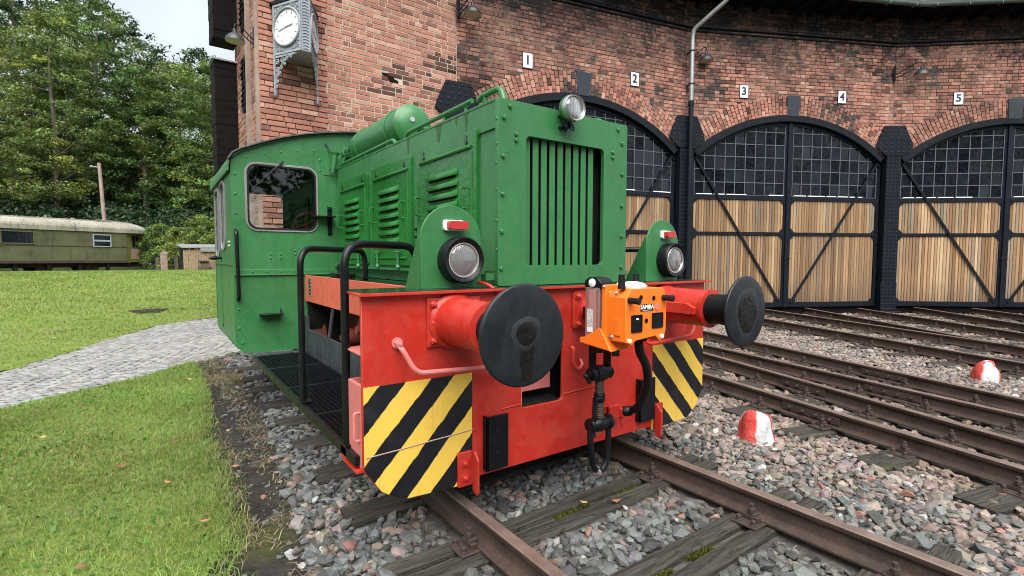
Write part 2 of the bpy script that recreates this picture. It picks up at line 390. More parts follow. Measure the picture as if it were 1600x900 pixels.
def rail_mats():
    s = NT('rail_rust'); v = s.pos(); a = s.noise(v, 4, 6, .7); b = s.noise(v, 60, 4, .7)
    col = s.mix(s.mr(a, .3, .7, 0, 1), (.024, .017, .014), (.074, .047, .036)); col = s.mix(s.mr(b, .5, .75, 0, .5), col, (.125, .085, .068))
    s.set(color=col, rough=.55, normal=s.bump(b, .35, .004), spec=.4)
    s = NT('rail_head'); v = s.pos(); a = s.noise(v, 6, 6, .7); b = s.noise(v, 50, 4, .7)
    col = s.mix(s.mr(a, .3, .7, 0, 1), (.12, .082, .066), (.22, .165, .14)); s.set(color=col, rough=s.mr(b, .3, .7, .32, .55), metal=.25, normal=s.bump(b, .15, .003))
rail_mats()

def attr_mat(name, rough=.8, var=.35, scale=40, bump=.4, spec=.25, trans=0.0, dark=(.45, .45, .45)):
    s = NT(name); a = s.n('Attribute'); a.attribute_name = 'Col'; c = a.outputs['Color']; v = s.pos(); f = s.noise(v, scale, 4, .65)
    col = s.mix(s.mr(f, .3, .7, 0, var), c, s.mix(1.0, c, dark, 'MULTIPLY')); s.set(color=col, rough=rough, spec=spec)
    if bump: s.set(normal=s.bump(f, bump, .01))
    if trans:
        tl = s.n('BsdfTranslucent'); s.l(s.mix(1.0, col, (1.15, 1.25, .6), 'MULTIPLY'), tl.inputs['Color']); ms = s.n('MixShader'); ms.inputs[0].default_value = trans
        s.l(s.b.outputs[0], ms.inputs[1]); s.l(tl.outputs[0], ms.inputs[2]); s.l(ms.outputs[0], s.out.inputs['Surface'])
    return s
attr_mat('ballast', .62, .55, 55, .5, .35); attr_mat('sett', .68, .5, 60, .5, .3)
attr_mat('grass', .55, .2, 20, 0, .25, .35); attr_mat('leaf', .5, .25, 3, 0, .3, .3); attr_mat('litter', .8, .3, 30, .2)
def sett_single():
    s = NT('sett_single'); c = s.n('ObjectInfo').outputs['Color']; v = s.pos(); f = s.noise(v, 60, 4, .65)
    s.set(color=s.mix(s.mr(f, .3, .7, 0, .5), c, s.mix(1.0, c, (.45, .45, .45), 'MULTIPLY')), rough=.68, normal=s.bump(f, .5, .01), spec=.3)
sett_single()

def ground_mats():
    s = NT('soil'); v = s.pos(); a = s.noise(v, 1.1, 5, .6); b = s.noise(v, 7, 6, .7); c = s.noise(v, 45, 4, .7); d = s.noise(v, 2.7, 5, .65)
    col = s.mix(s.mr(b, .3, .7, 0, 1), (.014, .012, .011), (.048, .042, .037)); col = s.mix(s.mr(d, .56, .72, 0, .75), col, (.20, .165, .12))
    col = s.mix(s.mr(a, .58, .70, 0, .55), col, (.085, .098, .02)); col = s.mix(s.mr(c, .60, .72, 0, .6), col, (.15, .125, .10))
    s.set(color=col, rough=.95, normal=s.bump(c, .7, .02, s.bump(b, .8, .05)), spec=.15)
    s = NT('ballast_bed'); v = s.pos(); b = s.noise(v, 12, 6, .7); c = s.noise(v, 50, 4, .7)
    col = s.mix(s.mr(b, .3, .7, 0, 1), (.030, .028, .026), (.10, .092, .082)); s.set(color=col, rough=.95, normal=s.bump(c, .7, .02))
    s = NT('lawn'); v = s.pos(); a = s.noise(v, .45, 5, .6); b = s.noise(v, 3.2, 6, .7); c = s.noise(v, 40, 4, .75); vs_ = s.pos((1, 1, 1))
    col = s.mix(s.mr(b, .3, .7, 0, 1), (.125, .185, .036), (.235, .295, .075)); col = s.mix(s.mr(a, .45, .68, 0, .6), col, (.26, .265, .10)); col = s.mix(s.mr(c, .32, .6, .5, 0), col, (.075, .11, .02))
    s.set(color=col, rough=.9, normal=s.bump(c, .8, .04), spec=.15)
    s = NT('hill_soil'); v = s.pos(); b = s.noise(v, .8, 6, .7); c = s.noise(v, 6, 4, .7)
    col = s.mix(s.mr(b, .3, .7, 0, 1), (.018, .024, .010), (.05, .06, .022)); s.set(color=col, rough=1, normal=s.bump(c, .8, .3), spec=.1)
    s = NT('joint_sand'); v = s.pos(); b = s.noise(v, 14, 5, .7); s.set(color=s.mix(s.mr(b, .35, .65, 0, 1), (.030, .038, .015), (.080, .072, .055)), rough=.95, normal=s.bump(b, .5, .01))
ground_mats()

def glass_mats():
    s = NT('pane_glass'); oi = s.n('ObjectInfo'); v = s.pos(); f = s.noise(v, 6, 3, .5); g = s.noise(v, 14, 4, .7)
    col = s.mix(s.mr(g, .52, .8, 0, .5), (.003, .0045, .0070), (.022, .029, .038)); pale = s.mr(oi.outputs['Random'], .5, 1.0, 0, .30); col = s.mix(pale, col, (.030, .040, .052)); s.set(color=col, rough=s.mr(g, .5, .85, .03, .2), spec=.36, normal=s.bump(f, .08, .05))
    s = NT('clear_glass'); tr = s.n('BsdfTransparent'); tr.inputs[0].default_value = (.95, .97, .96, 1); gl = s.n('BsdfGlossy'); gl.inputs['Roughness'].default_value = .02
    fr = s.n('Fresnel'); fr.inputs[0].default_value = 1.45; ms = s.n('MixShader'); s.l(s.math('MULTIPLY', fr.outputs[0], 1.3), ms.inputs[0]); s.l(tr.outputs[0], ms.inputs[1]); s.l(gl.outputs[0], ms.inputs[2]); s.l(ms.outputs[0], s.out.inputs['Surface'])
    s = NT('chrome'); v = s.pos(); f = s.noise(v, 25, 3, .5); s.set(color=(.75, .75, .75), metal=1.0, rough=.06, normal=s.bump(f, .06, .01))
    s = NT('lens'); tr = s.n('BsdfTransparent'); tr.inputs[0].default_value = (.93, .94, .94, 1); gl = s.n('BsdfGlossy'); gl.inputs['Roughness'].default_value = .06
    v = s.coord((60, 60, 4)); w = s.noise(v, 1.0, 2, .5); df = s.n('BsdfDiffuse'); df.inputs[0].default_value = (.7, .7, .7, 1)
    s.l(s.bump(w, .25, .02), gl.inputs['Normal'])
    m1 = s.n('MixShader'); m1.inputs[0].default_value = .16; s.l(tr.outputs[0], m1.inputs[1]); s.l(df.outputs[0], m1.inputs[2])
    fr = s.n('Fresnel'); fr.inputs[0].default_value = 1.5; ms = s.n('MixShader'); s.l(s.math('ADD', fr.outputs[0], .06), ms.inputs[0]); s.l(m1.outputs[0], ms.inputs[1]); s.l(gl.outputs[0], ms.inputs[2]); s.l(ms.outputs[0], s.out.inputs['Surface'])
    s = NT('screen_black'); s.set(color=(.008, .008, .009), rough=.15)
    s = NT('ink_blue'); s.set(color=(.012, .016, .05), rough=.5)
    s = NT('plate_white'); s.set(color=(.80, .80, .80), rough=.35)
    s = NT('label_paper'); v = s.coord(); f = s.noise(v, 160, 2, .5); s.set(color=s.mix(s.mr(f, .48, .52, 0, .6), (.66, .66, .64), (.16, .16, .16)), rough=.5)
    s = NT('plastic_pale'); s.set(color=(.78, .80, .82), rough=.35)
    s = NT('clock_face'); v = s.pos(); f = s.noise(v, 6, 4, .6); s.set(color=s.mix(s.mr(f, .5, .8, 0, .3), (.74, .76, .80), (.5, .53, .58)), rough=.25, coat=.5)
    s = NT('bark'); v = s.pos((5, 5, .9)); f = s.noise(v, 2, 5, .7); s.set(color=s.mix(f, (.035, .028, .022), (.16, .135, .105)), rough=.95, normal=s.bump(f, .8, .05))
glass_mats()
def painted_stone():
    s = NT('stone_red_white'); tc = s.n('TexCoord'); sp = s.n('SeparateXYZ'); s.l(tc.outputs['Object'], sp.inputs[0]); v = s.coord(); f = s.noise(v, 12, 4, .7); g = s.noise(v, 40, 4, .7)
    at = s.math('ARCTAN2', sp.outputs[1], sp.outputs[0]); w = s.math('ADD', at, s.mr(f, .3, .7, -.12, .12))
    t = s.math('FRACT', s.math('DIVIDE', w, 3.14159)); st = s.mr(t, .54, .59, 0, 1); st2 = s.mr(t, .985, 1.0, 0, 1)
    red = s.mix(s.mr(f, .4, .75, 0, .6), (.50, .035, .028), (.62, .14, .11)); wh = s.mix(s.mr(f, .45, .75, 0, .5), (.52, .53, .54), (.36, .35, .33))
    col = s.mix(s.math('SUBTRACT', st, st2), red, wh); top = s.mr(sp.outputs[2], -.02, .03, 1, 0); col = s.mix(s.math('MULTIPLY', top, s.mr(g, .35, .6, 0, .9)), col, (.10, .085, .065))
    s.set(color=col, rough=.6, normal=s.bump(g, .5, .015, s.bump(f, .6, .04)))
painted_stone()
paint('rust_dark', (.05, .032, .022), .6, .3, (.015, .012, .01), .6, .3)
paint('grease', (.0055, .0052, .005), .30, .4, (.02, .018, .016), .8, .5, scale=2.5, chips=(.14, .13, .12), chip_t=.71, spec=.35)
paint('oil_run', (.030, .085, .024), .40, .2, (.018, .045, .012), .6, .1, spec=.25)
paint('bar_grey', (.075, .088, .105), .45, .2, (.04, .04, .04), .4, .1)
paint('worn_ring', (.021, .024, .028), .5, .4, (.008, .009, .010), .8, .3, scale=2.0, spec=.3)
paint('battery_pink', (.42, .20, .19), .35, .08, (.2, .1, .1), .2, .05)
paint('pink_worn', (.34, .22, .17), .7, .2, (.12, .08, .05), .6, .2)
paint('buffer_pale', (.55, .58, .62), .4, .1, (.3, .3, .3), .3, .1)
paint('slate_iron', (.030, .038, .046), .4, .2, (.015, .016, .018), .4, .15, spec=.3)
paint('iron_rivet', (.016, .020, .027), .35, .25, (.05, .05, .05), .4, .2)
paint('buffer_slate', (.0085, .0110, .0150), .40, .25, (.004, .005, .007), .7, .15, fade=(.020, .025, .032), chips=(.16, .17, .18), chip_t=.755, streak=.45, spec=.35)
# ------------------------------------------------------------------ ground, lawn, path
G0 = -.215
def gz(x, y):
    x = np.asarray(x, float); y = np.asarray(y, float)
    return G0 + (.86*sst(13, 33, y) - .22*sst(36, 43, y))*(1-sst(4, 9, x))
def inpoly(x, y, poly):
    x = np.asarray(x, float); y = np.asarray(y, float); c = np.zeros(x.shape, bool); n = len(poly); j = n-1
    for i in range(n):
        xi, yi = poly[i]; xj, yj = poly[j]
        if yi != yj: c ^= ((yi > y) != (yj > y)) & (x < (xj-xi)*(y-yi)/(yj-yi)+xi)
        j = i
    return c
def proj_np(P):
    d = np.asarray(P, float)-np.array(CAM); w = d@np.array(_fw); w = np.where(w < .05, 1e-3, w)
    return 800+788*(d@np.array(_rt))/w, 450-788*(d@np.array(_up))/w, w
def in_view(P, m=160):
    u, v, w = proj_np(P); return (w > .3) & (u > -m) & (u < 1600+m) & (v > -m) & (v < 900+m*1.5)

PATH_LOW = [(-14, -1.2), (-9, 2.9), (-6, 5.3), (-3.54, 7.34), (-2.5, 8.17), (-1.757, 8.94), (-1.0, 9.8), (-.75, 10.2)]
PATH_UP = [(-.75, 15.4), (-1.3, 15.1), (-2.235, 14.3), (-2.8, 12.9), (-3.315, 11.4), (-3.965, 9.73), (-6.3, 7.3), (-9.5, 4.9), (-14.5, 1.0)]
PATH = PATH_LOW + PATH_UP
GE = [(-2.2, -3), (-2.05, 1.5), (-1.96, 2.78), (-1.87, 3.31), (-1.85, 4.17), (-1.89, 5.17), (-1.80, 6.2), (-1.71, 7.285), (-1.80, 8.8)]   # right edge of the near lawn
LAWN_NEAR = GE + PATH_LOW[::-1][2:] + [(-14, -3)]
LAWN_FAR = PATH_UP + [(-60, 1), (-60, 44), (3.5, 44), (3.0, 16)]
def in_lawn(x, y): return inpoly(x, y, LAWN_NEAR) | inpoly(x, y, LAWN_FAR)

def grid_sheet(name, xs, ys, zf, mat, keep=None):
    X, Y = np.meshgrid(xs, ys); nx, ny = len(xs), len(ys); V = np.stack([X.ravel(), Y.ravel(), zf(X, Y).ravel()], 1)
    i = np.arange(nx-1); j = np.arange(ny-1); I, J = np.meshgrid(i, j); a = (J*nx+I).ravel(); F = np.stack([a, a+1, a+1+nx, a+nx], 1)
    if keep is not None:
        cx = V[F][:, :, 0].mean(1); cy = V[F][:, :, 1].mean(1); F = F[keep(cx, cy)]
        u, inv = np.unique(F, return_inverse=True); V = V[u]; F = inv.reshape(F.shape)
    return np_mesh(name, V, F, mat, smooth=True)
xs = np.concatenate([np.linspace(-400, -30, 14), np.linspace(-28, 24, 90), np.linspace(28, 400, 14)]); ys = np.concatenate([np.linspace(-400, -22, 12), np.linspace(-20, 50, 110), np.linspace(55, 400, 12)])
tag(grid_sheet('ground', xs, ys, lambda x, y: gz(x, y), 'soil'), kind='structure')
lawn_z = lambda x, y: gz(x, y)+.026+.02*(fbm(x*1.3, y*1.3, 3)-.5)
xs = np.concatenate([np.linspace(-60, -12, 50), np.arange(-11.9, 3.6, .11)]); ys = np.concatenate([np.arange(-3, 19, .11), np.linspace(19.2, 44, 60)])
tag(grid_sheet('lawn', xs, ys, lawn_z, 'lawn', lambda x, y: in_lawn(x+.10*(fbm(x*3, y*3, 9)-.5), y+.10*(fbm(x*3, y*3, 19)-.5))), kind='structure')
xs = np.arange(-14, -.6, .15); ys = np.arange(-2, 15.7, .15)
path = tag(grid_sheet('path', xs, ys, lambda x, y: gz(x, y)+.012, 'joint_sand', lambda x, y: inpoly(x, y, PATH) | inpoly(x, y-.15, PATH) | inpoly(x, y+.15, PATH) | inpoly(x+.15, y, PATH)), kind='structure'); ORG['path'] = {'org': Vector((0, 0, 0))}

# setts laid in shallow fans; the largest in the picture are single parts
def setts():
    a = Vector((.79, .61, 0)); b = Vector((-.61, .79, 0)); out = []
    for j in range(-80, 170):
        for i in range(-55, 125):
            bb = i*.132 + (.066 if j % 2 else 0) + random.uniform(-.014, .014); ph = (bb/1.25) % 1.0
            aa = j*.116 + .15*(1-(2*ph-1)**2) + random.uniform(-.008, .008)
            x = -6+a.x*aa+b.x*bb; y = 5.5+a.y*aa+b.y*bb
            if x < -7.5 or x > -.8 or y < 3 or y > 15.3: continue
            out.append((x, y, math.atan2(a.y, a.x)+math.atan(-.15*4*(2*ph-1)/1.25)*.8+random.uniform(-.09, .09)))
    out = np.array(out); ok = inpoly(out[:, 0], out[:, 1], PATH); out = out[ok]
    P = np.stack([out[:, 0], out[:, 1], gz(out[:, 0], out[:, 1])], 1); ok = in_view(P, 260); out = out[ok]; P = P[ok]
    dist = np.linalg.norm(P-np.array(CAM), axis=1); order = np.argsort(dist)
    n = len(out); sx = rng.uniform(.043, .052, n); sy = rng.uniform(.049, .059, n); h = rng.uniform(.035, .05, n)
    g = rng.uniform(.20, .33, n)[:, None]*np.array([1, .99, .96])+rng.normal(0, .004, (n, 3)); g = np.clip(g, .06, .5)
    mb = MB(); c = .22
    mb.add([(-1,-1,-1),(1,-1,-1),(1,1,-1),(-1,1,-1),(-1,-1,.55),(1,-1,.55),(1,1,.55),(-1,1,.55),(-1+c,-1+c,1),(1-c,-1+c,1),(1-c,1-c,1),(-1+c,1-c,1)],
           [(0,1,5,4),(1,2,6,5),(2,3,7,6),(3,0,4,7),(4,5,9,8),(5,6,10,9),(6,7,11,10),(7,4,8,11),(8,9,10,11)])
    me = simple_mesh(mb, 'sett', 'sett_single'); B = np.array(mb.v); Fq = np.array([f for f in mb.f])
    vis = proj_np(P); seen = [k for k in order if 0 < vis[0][k] < 400 and vis[1][k] < 660][:300]; single = set(seen)
    for k in seen:
        mw = Matrix.Translation(P[k]+np.array([0, 0, .012])) @ Matrix.Rotation(out[k, 2], 4, 'Z') @ Matrix.Rotation(random.gauss(0, .015), 4, 'X') @ Matrix.Diagonal((sx[k], sy[k], h[k]*.40, 1))
        place('sett', me, mw, path, tuple(g[k]))
    rest = [k for k in range(n) if k not in single]; V = []; F = []; C = []
    for q, k in enumerate(rest):
        ca, sa = math.cos(out[k, 2]), math.sin(out[k, 2]); L = B*np.array([sx[k], sy[k], h[k]*.40])
        V.append(np.stack([L[:, 0]*ca-L[:, 1]*sa, L[:, 0]*sa+L[:, 1]*ca, L[:, 2]+.012], 1)+P[k]); F.append(Fq+q*len(B)); C.append(np.repeat(g[k][None], len(Fq), 0))
    o = np_mesh('paving', np.concatenate(V), np.concatenate(F), 'sett', np.concatenate(C), parent=path); o['kind'] = 'stuff'
setts()

# ------------------------------------------------------------------ tracks
RAILP = [(-.0625, -.15), (.0625, -.15), (.0625, -.138), (.02, -.125), (.009, -.11), (.009, -.042), (.030, -.033), (.0335, -.026), (.0335, -.006), (.027, 0), (-.027, 0), (-.0335, -.006), (-.0335, -.026), (-.030, -.033), (-.009, -.042), (-.009, -.11), (-.02, -.125), (-.0625, -.138)]
def sleeper_mesh(seed, split=False):
    r = random.Random(seed); mb = MB(); 
    parts = [(-.125, .125)] if not split else [(-.14, -.022), (.03, .135)]
    for y0, y1 in parts:
        n = 12; vs = []; fs = []
        for i in range(n+1):
            x = -1.28+2.56*i/n
            for (yy, zz) in ((y0, -.16), (y1, -.16), (y1, -.012), (y1-.012, 0), (y0+.012, 0), (y0, -.012)):
                vs.append((x+r.uniform(-.01, .01)*(i in (0, n)), yy+r.uniform(-.006, .006), zz+(r.uniform(-.006, .004) if zz > -.1 else 0)))
        for i in range(n):
            for k in range(6): fs.append((i*6+k, i*6+(k+1) % 6, (i+1)*6+(k+1) % 6, (i+1)*6+k))
        fs.append(tuple(range(6))[::-1]); fs.append(tuple(n*6+k for k in range(6))); mb.add(vs, fs)
    if split: mb.box(-1.2, 1.2, -.03, .035, -.15, -.05)
    return simple_mesh(mb, 'sleeper', 'sleeper_wood', smooth=True)
SLP = [sleeper_mesh(k) for k in range(4)]; SLS = [sleeper_mesh(20+k, True) for k in range(2)]
def clip_mesh():
    mb = MB(); mb.box(-.075, .075, -.17, .17, -.012, .004, .004)
    for s in (-1, 1):
        mb.box(-.05, .05, min(s*.062, s*.10), max(s*.062, s*.10), .004, .034, .005); mb.box(-.03, .03, min(s*.045, s*.098), max(s*.045, s*.098), .03, .048, .006)
        mb.lathe([(.013, 0), (.013, .07)], (0, s*.082, .03), (0, 0, 1), 8); mb.lathe([(.023, 0), (.023, .024), (.018, .028)], (0, s*.082, .05), (0, 0, 1), 6)
        for q in (-.045, .045): mb.lathe([(.022, 0), (.022, .006), (.015, .008), (.015, .028), (.011, .032)], (q, s*.142, .004), (0, 0, 1), 6)
    return simple_mesh(mb, 'rail_clip', 'rust', smooth=True)
CLIP = clip_mesh()
def fish_mesh():
    mb = MB()
    for s in (-1, 1):
        mb.box(-.3, .3, min(s*.010, s*.028), max(s*.010, s*.028), -.118, -.042, .004)
        for q in (-.21, -.07, .07, .21): mb.lathe([(.02, 0), (.02, .02), (.012, .02), (.012, .032)], (q, s*.028, -.08), (0, s, 0), 6)
    return simple_mesh(mb, 'joint_bar', 'rust', smooth=True)
FISH = fish_mesh()
RAILS = []; SLEEPERS = []
def track(label, cx, cy, slope, y0, y1, sl_ys, dz=0, joints=(), split=(), clips=True):
    L = math.sqrt(1+slope*slope); d = Vector((slope/L, 1/L, 0)); nrm = Vector((d.y, -d.x, 0)); o0 = Vector((cx, cy, 0))
    root = thing('railway_track', (cx, cy, G0), label, 'track', 'tracks fanning out from the roundhouse')
    def at(y): return o0+d*((y-cy)*L)
    for s in (-1, 1):
        mb = MB(); a = at(y0)+nrm*s*.7515; b = at(y1)+nrm*s*.7515; n = len(RAILP); vs = []; fs = []
        m = 8
        for i in range(m+1):
            p = a.lerp(b, i/m)
            for (w, z) in RAILP: vs.append((p.x+nrm.x*w, p.y+nrm.y*w, z+dz))
        for i in range(m):
            for k in range(n): fs.append((i*n+k, i*n+(k+1) % n, (i+1)*n+(k+1) % n, (i+1)*n+k))
        fs.append(tuple(range(n))[::-1]); fs.append(tuple(m*n+k for k in range(n))); mb.add(vs, fs)
        r = mb.build('rail', 'rail_rust', root, angle=40); r.data.materials.append(M['rail_head'])
        for p in r.data.polygons:
            if p.center.z + G0 > dz-.006 and p.normal.z > .5: p.material_index = 1
        RAILS.append((a.x, a.y, b.x, b.y))
        for jy in joints:
            p = at(jy+s*.1)+nrm*s*.7515; place('joint_bar', FISH, Matrix.Translation((p.x, p.y, dz)) @ Matrix.Rotation(math.atan2(d.y, d.x), 4, 'Z'), root)
    for k, y in enumerate(sl_ys):
        p = at(y); a = math.atan2(nrm.y, nrm.x)+random.gauss(0, .012); me = SLS[k % 2] if k in split else SLP[(k*7+int(cx*3)) % 4]
        place('sleeper', me, Matrix.Translation((p.x, p.y, -.156+dz+random.uniform(-.003, 0))) @ Matrix.Rotation(a+(math.pi if k % 3 == 0 else 0), 4, 'Z'), root)
        SLEEPERS.append((p.x, p.y, a, .15 if k in split else .125))
        if clips:
            for s in (-1, 1):
                q = p+nrm*s*.7515; place('rail_clip', CLIP, Matrix.Translation((q.x, q.y, -.148+dz)) @ Matrix.Rotation(math.atan2(d.y, d.x), 4, 'Z'), root)
    return root
track('rusty straight track under the green locomotive', 0, 4, 0, -14, 8.7, [-.65, .10, .84, 1.55, 2.28, 3.02, 3.72, 4.43, 5.15, 5.85, 6.6, 7.3, 8.0], split=(2, 3, 4))
track('rusty track leading to gate number 1, next to the locomotive and the taller marker stone', 3.58, 1.66, .256, -9, 9.1, [-2.2+.68*k for k in range(17)], joints=(2.15,))
track('rusty track leading to gate number 2, interlaced with the track to gate 1', 4.62, 2.45, .35, -9, 9.0, [-2.5+.70*k for k in range(17)], dz=-.003, joints=(2.6,))
track('rusty track leading to gate number 3, third beyond the locomotive', 9.18, 3.5, .46, -9, 7.8, [-1.5+.68*k for k in range(14)])
track('rusty track leading to gate number 4, right of the riveted pillar', 13.6, 6.3, .774, -9, 6.5, [-1.2+.6*k for k in range(13)])
track('rusty track leading to gate number 5, farthest from the locomotive', 16.5, 4.6, 1.02, -9, 4.7, [-1.6+.52*k for k in range(12)], clips=False)

# ------------------------------------------------------------------ ballast
BE = [(-1.75, -6), (-1.66, 1), (-1.60, 2.54), (-1.55, 2.85), (-1.49, 3.44), (-1.40, 4.47), (-1.25, 5.66), (-1.22, 7), (-1.3, 9), (-.9, 9.6)]
RH_LINE = [(3.3, 9.95), (9.6, 8.65), (15.3, 5.8), (20.2, 1.6), (24, -4)]
BALLAST = BE + RH_LINE + [(24, -6)]
bx = np.array([p for p in BALLAST])
mb = MB(); mb.prism([tuple(p) for p in BALLAST], 'z', -.23, -.198); tag(mb.build('ballast_bed', 'ballast_bed', smooth=False), kind='structure')
ICO = bmesh.new(); bmesh.ops.create_icosphere(ICO, subdivisions=1, radius=1); ICV = np.array([v.co[:] for v in ICO.verts]); ICF = np.array([[v.index for v in f.verts] for f in ICO.faces]); ICO.free()
def stone_cloud(name, P, size, col, mat, kind='stuff', flat=.62, label=None, cat=None):
    n = len(P); nv = len(ICV)
    rad = rng.uniform(.72, 1.22, (n, nv, 1)); L = ICV[None]*rad
    # a chipped plane or two per stone for a broken look
    for _ in range(2):
        d = rng.normal(size=(n, 1, 3)); d /= np.linalg.norm(d, axis=2, keepdims=True); h = rng.uniform(.45, .8, (n, 1, 1)); t = (L*d).sum(2, keepdims=True); L = np.where(t > h, L-d*(t-h), L)
    sc3 = np.stack([rng.uniform(.85, 1.35, n), rng.uniform(.7, 1.05, n), rng.uniform(flat*.75, flat*1.25, n)], 1)*size[:, None]
    L = L*sc3[:, None]
    def rot(L, ax, ang):
        c, s_ = np.cos(ang)[:, None], np.sin(ang)[:, None]; i, j = [(1, 2), (0, 2), (0, 1)][ax]; a, b = L[:, :, i].copy(), L[:, :, j].copy(); L[:, :, i] = a*c-b*s_; L[:, :, j] = a*s_+b*c; return L
    L = rot(L, 0, rng.normal(0, .35, n)); L = rot(L, 1, rng.normal(0, .35, n)); L = rot(L, 2, rng.uniform(0, 6.28, n))
    V = (L+P[:, None]).reshape(-1, 3); F = (ICF[None]+(np.arange(n)*nv)[:, None, None]).reshape(-1, 3)
    o = np_mesh(name, V, F, mat, np.repeat(col, len(ICF), 0)); return tag(o, label, cat, kind=kind)
def stone_col(x, y, n):
    t = np.clip(sst(.2, 2.6, x)*.88+.08+.5*(fbm(x*.7, y*.7, 5)-.5), 0, .92); pick = rng.random(n) < t
    cool = rng.uniform(.05, .19, n)[:, None]*(np.array([.94, 1.0, .98])+rng.normal(0, .025, (n, 3))); warm = rng.uniform(.11, .27, n)[:, None]*(np.array([1.17, .95, .82])+rng.normal(0, .05, (n, 3)))
    c = np.where(pick[:, None], warm, cool); w = rng.random(n) < .018; c[w] = rng.uniform(.32, .46, (w.sum(), 1))*np.array([1, .99, .95]); rr = rng.random(n) < .015; c[rr] = rng.uniform(.14, .24, (rr.sum(), 1))*np.array([1.5, .75, .6])
    return np.clip(c, .015, .7)
def ballast():
    pts = []
    for layer, (sp, zz) in enumerate(((.049, -.200), (.054, -.181))):
        X, Y = np.meshgrid(np.arange(-2, 21, sp), np.arange(-3, 10, sp)); X = X.ravel()+rng.uniform(-.5, .5, X.size)*sp; Y = Y.ravel()+rng.uniform(-.5, .5, Y.size)*sp
        pts.append(np.stack([X, Y, np.full(X.size, zz)+rng.normal(0, .006, X.size)], 1))
    P = np.concatenate(pts); P = P[in_view(P, 280)]; ex = .12*(fbm(P[:, 0]*4, P[:, 1]*4, 31)-.5)+rng.normal(0, .03, len(P))
    P = P[inpoly(P[:, 0]+ex, P[:, 1], BALLAST)]
    d = np.linalg.norm(P-np.array(CAM), axis=1); P = P[(d < 7) | (rng.random(len(P)) < np.clip(1.35-d*.05, .35, 1))]
    keep = np.ones(len(P), bool); sink = np.zeros(len(P))
    for ax, ay, bx_, by in RAILS:
        v = np.array([bx_-ax, by-ay]); L = np.hypot(*v); v /= L; w = np.abs((P[:, 0]-ax)*v[1]-(P[:, 1]-ay)*v[0]); al = (P[:, 0]-ax)*v[0]+(P[:, 1]-ay)*v[1]; keep &= ~((w < .085) & (al > 0) & (al < L))
    for k, (sx_, sy_, a, hw) in enumerate(SLEEPERS):
        ca, sa = math.cos(a), math.sin(a); lx = (P[:, 0]-sx_)*ca+(P[:, 1]-sy_)*sa; ly = -(P[:, 0]-sx_)*sa+(P[:, 1]-sy_)*ca
        ins = (np.abs(lx) < 1.27) & (np.abs(ly) < hw+.022)
        if k < 13: keep &= ~(ins & ((np.abs(lx) < 1.02) | (lx < 0) | (rng.random(len(P)) < .55)))
        else: keep &= ~(ins & (rng.random(len(P)) < np.where(np.abs(lx) > .55, .93, .55)))
    # shallow dip along the outer toe of the bed
    P = P[keep]; n = len(P); d = np.linalg.norm(P-np.array(CAM), axis=1)
    size = np.exp(rng.normal(0, .33, n))*.032*np.where(P[:, 0] > 1.2, .94, 1.0); size = np.clip(size, .015, .060)
    C = stone_col(P[:, 0], P[:, 1], n); near = np.full(n, 9.0)
    for ax, ay, bx_, by in RAILS:
        v = np.array([bx_-ax, by-ay]); L = np.hypot(*v); v /= L; near = np.minimum(near, np.abs((P[:, 0]-ax)*v[1]-(P[:, 1]-ay)*v[0]))
    st = (1-sst(.10, .42, near+rng.normal(0, .06, n)))[:, None]; C = C*(1-st*.55)+C*np.array([.95, .70, .55])*.75*st*.55   # brake dust and rust beside the rails
    stone_cloud('ballast_stones', P, size, C, 'ballast', label='loose grey and pinkish crushed ballast stones around the tracks', cat='ballast')
    # stray stones and crumbs over the soil strip
    m = 2600; X = rng.uniform(-2.0, -.9, m); Y = rng.uniform(2.2, 9.4, m); Q = np.stack([X, Y, gz(X, Y)+.004], 1); ok = ~in_lawn(X, Y) & (rng.random(m) < sst(-2.0, -1.2, X)*.8+.12); Q = Q[ok]; n = len(Q)
    c = stone_col(Q[:, 0], Q[:, 1], n)*.8; b = rng.random(n) < .05; c[b] = np.array([.20, .06, .04])
    stone_cloud('scattered_stones', Q, np.clip(np.exp(rng.normal(0, .5, n))*.012, .004, .04), c, 'ballast', label='scattered pebbles and brick crumbs on the bare soil strip', cat='pebbles')
ballast()

# ------------------------------------------------------------------ grass
def blades(P, h, w, lean, col, three=True):
    n = len(P); a = rng.uniform(0, 2*np.pi, n); la = rng.uniform(0, 2*np.pi, n); lx = np.cos(la)*lean; ly = np.sin(la)*lean
    dx = np.cos(a)*w*.5; dy = np.sin(a)*w*.5; z = np.zeros(n)
    b0 = P+np.stack([-dx, -dy, z], 1); b1 = P+np.stack([dx, dy, z], 1)
    m = P+np.stack([lx*.35, ly*.35, h*.62], 1); m0 = m+np.stack([-dx*.8, -dy*.8, z], 1); m1 = m+np.stack([dx*.8, dy*.8, z], 1); t = P+np.stack([lx, ly, h*np.clip(1-.35*(lean/h), .35, 1)], 1)
    V = np.stack([b0, b1, m0, m1, t], 1).reshape(-1, 3); o = (np.arange(n)*5)[:, None]
    F = np.concatenate([o+np.array([[0, 1, 3]]), o+np.array([[0, 3, 2]]), o+np.array([[2, 3, 4]])], 1).reshape(-1, 3)
    return V, F, np.repeat(col, 3, 0)
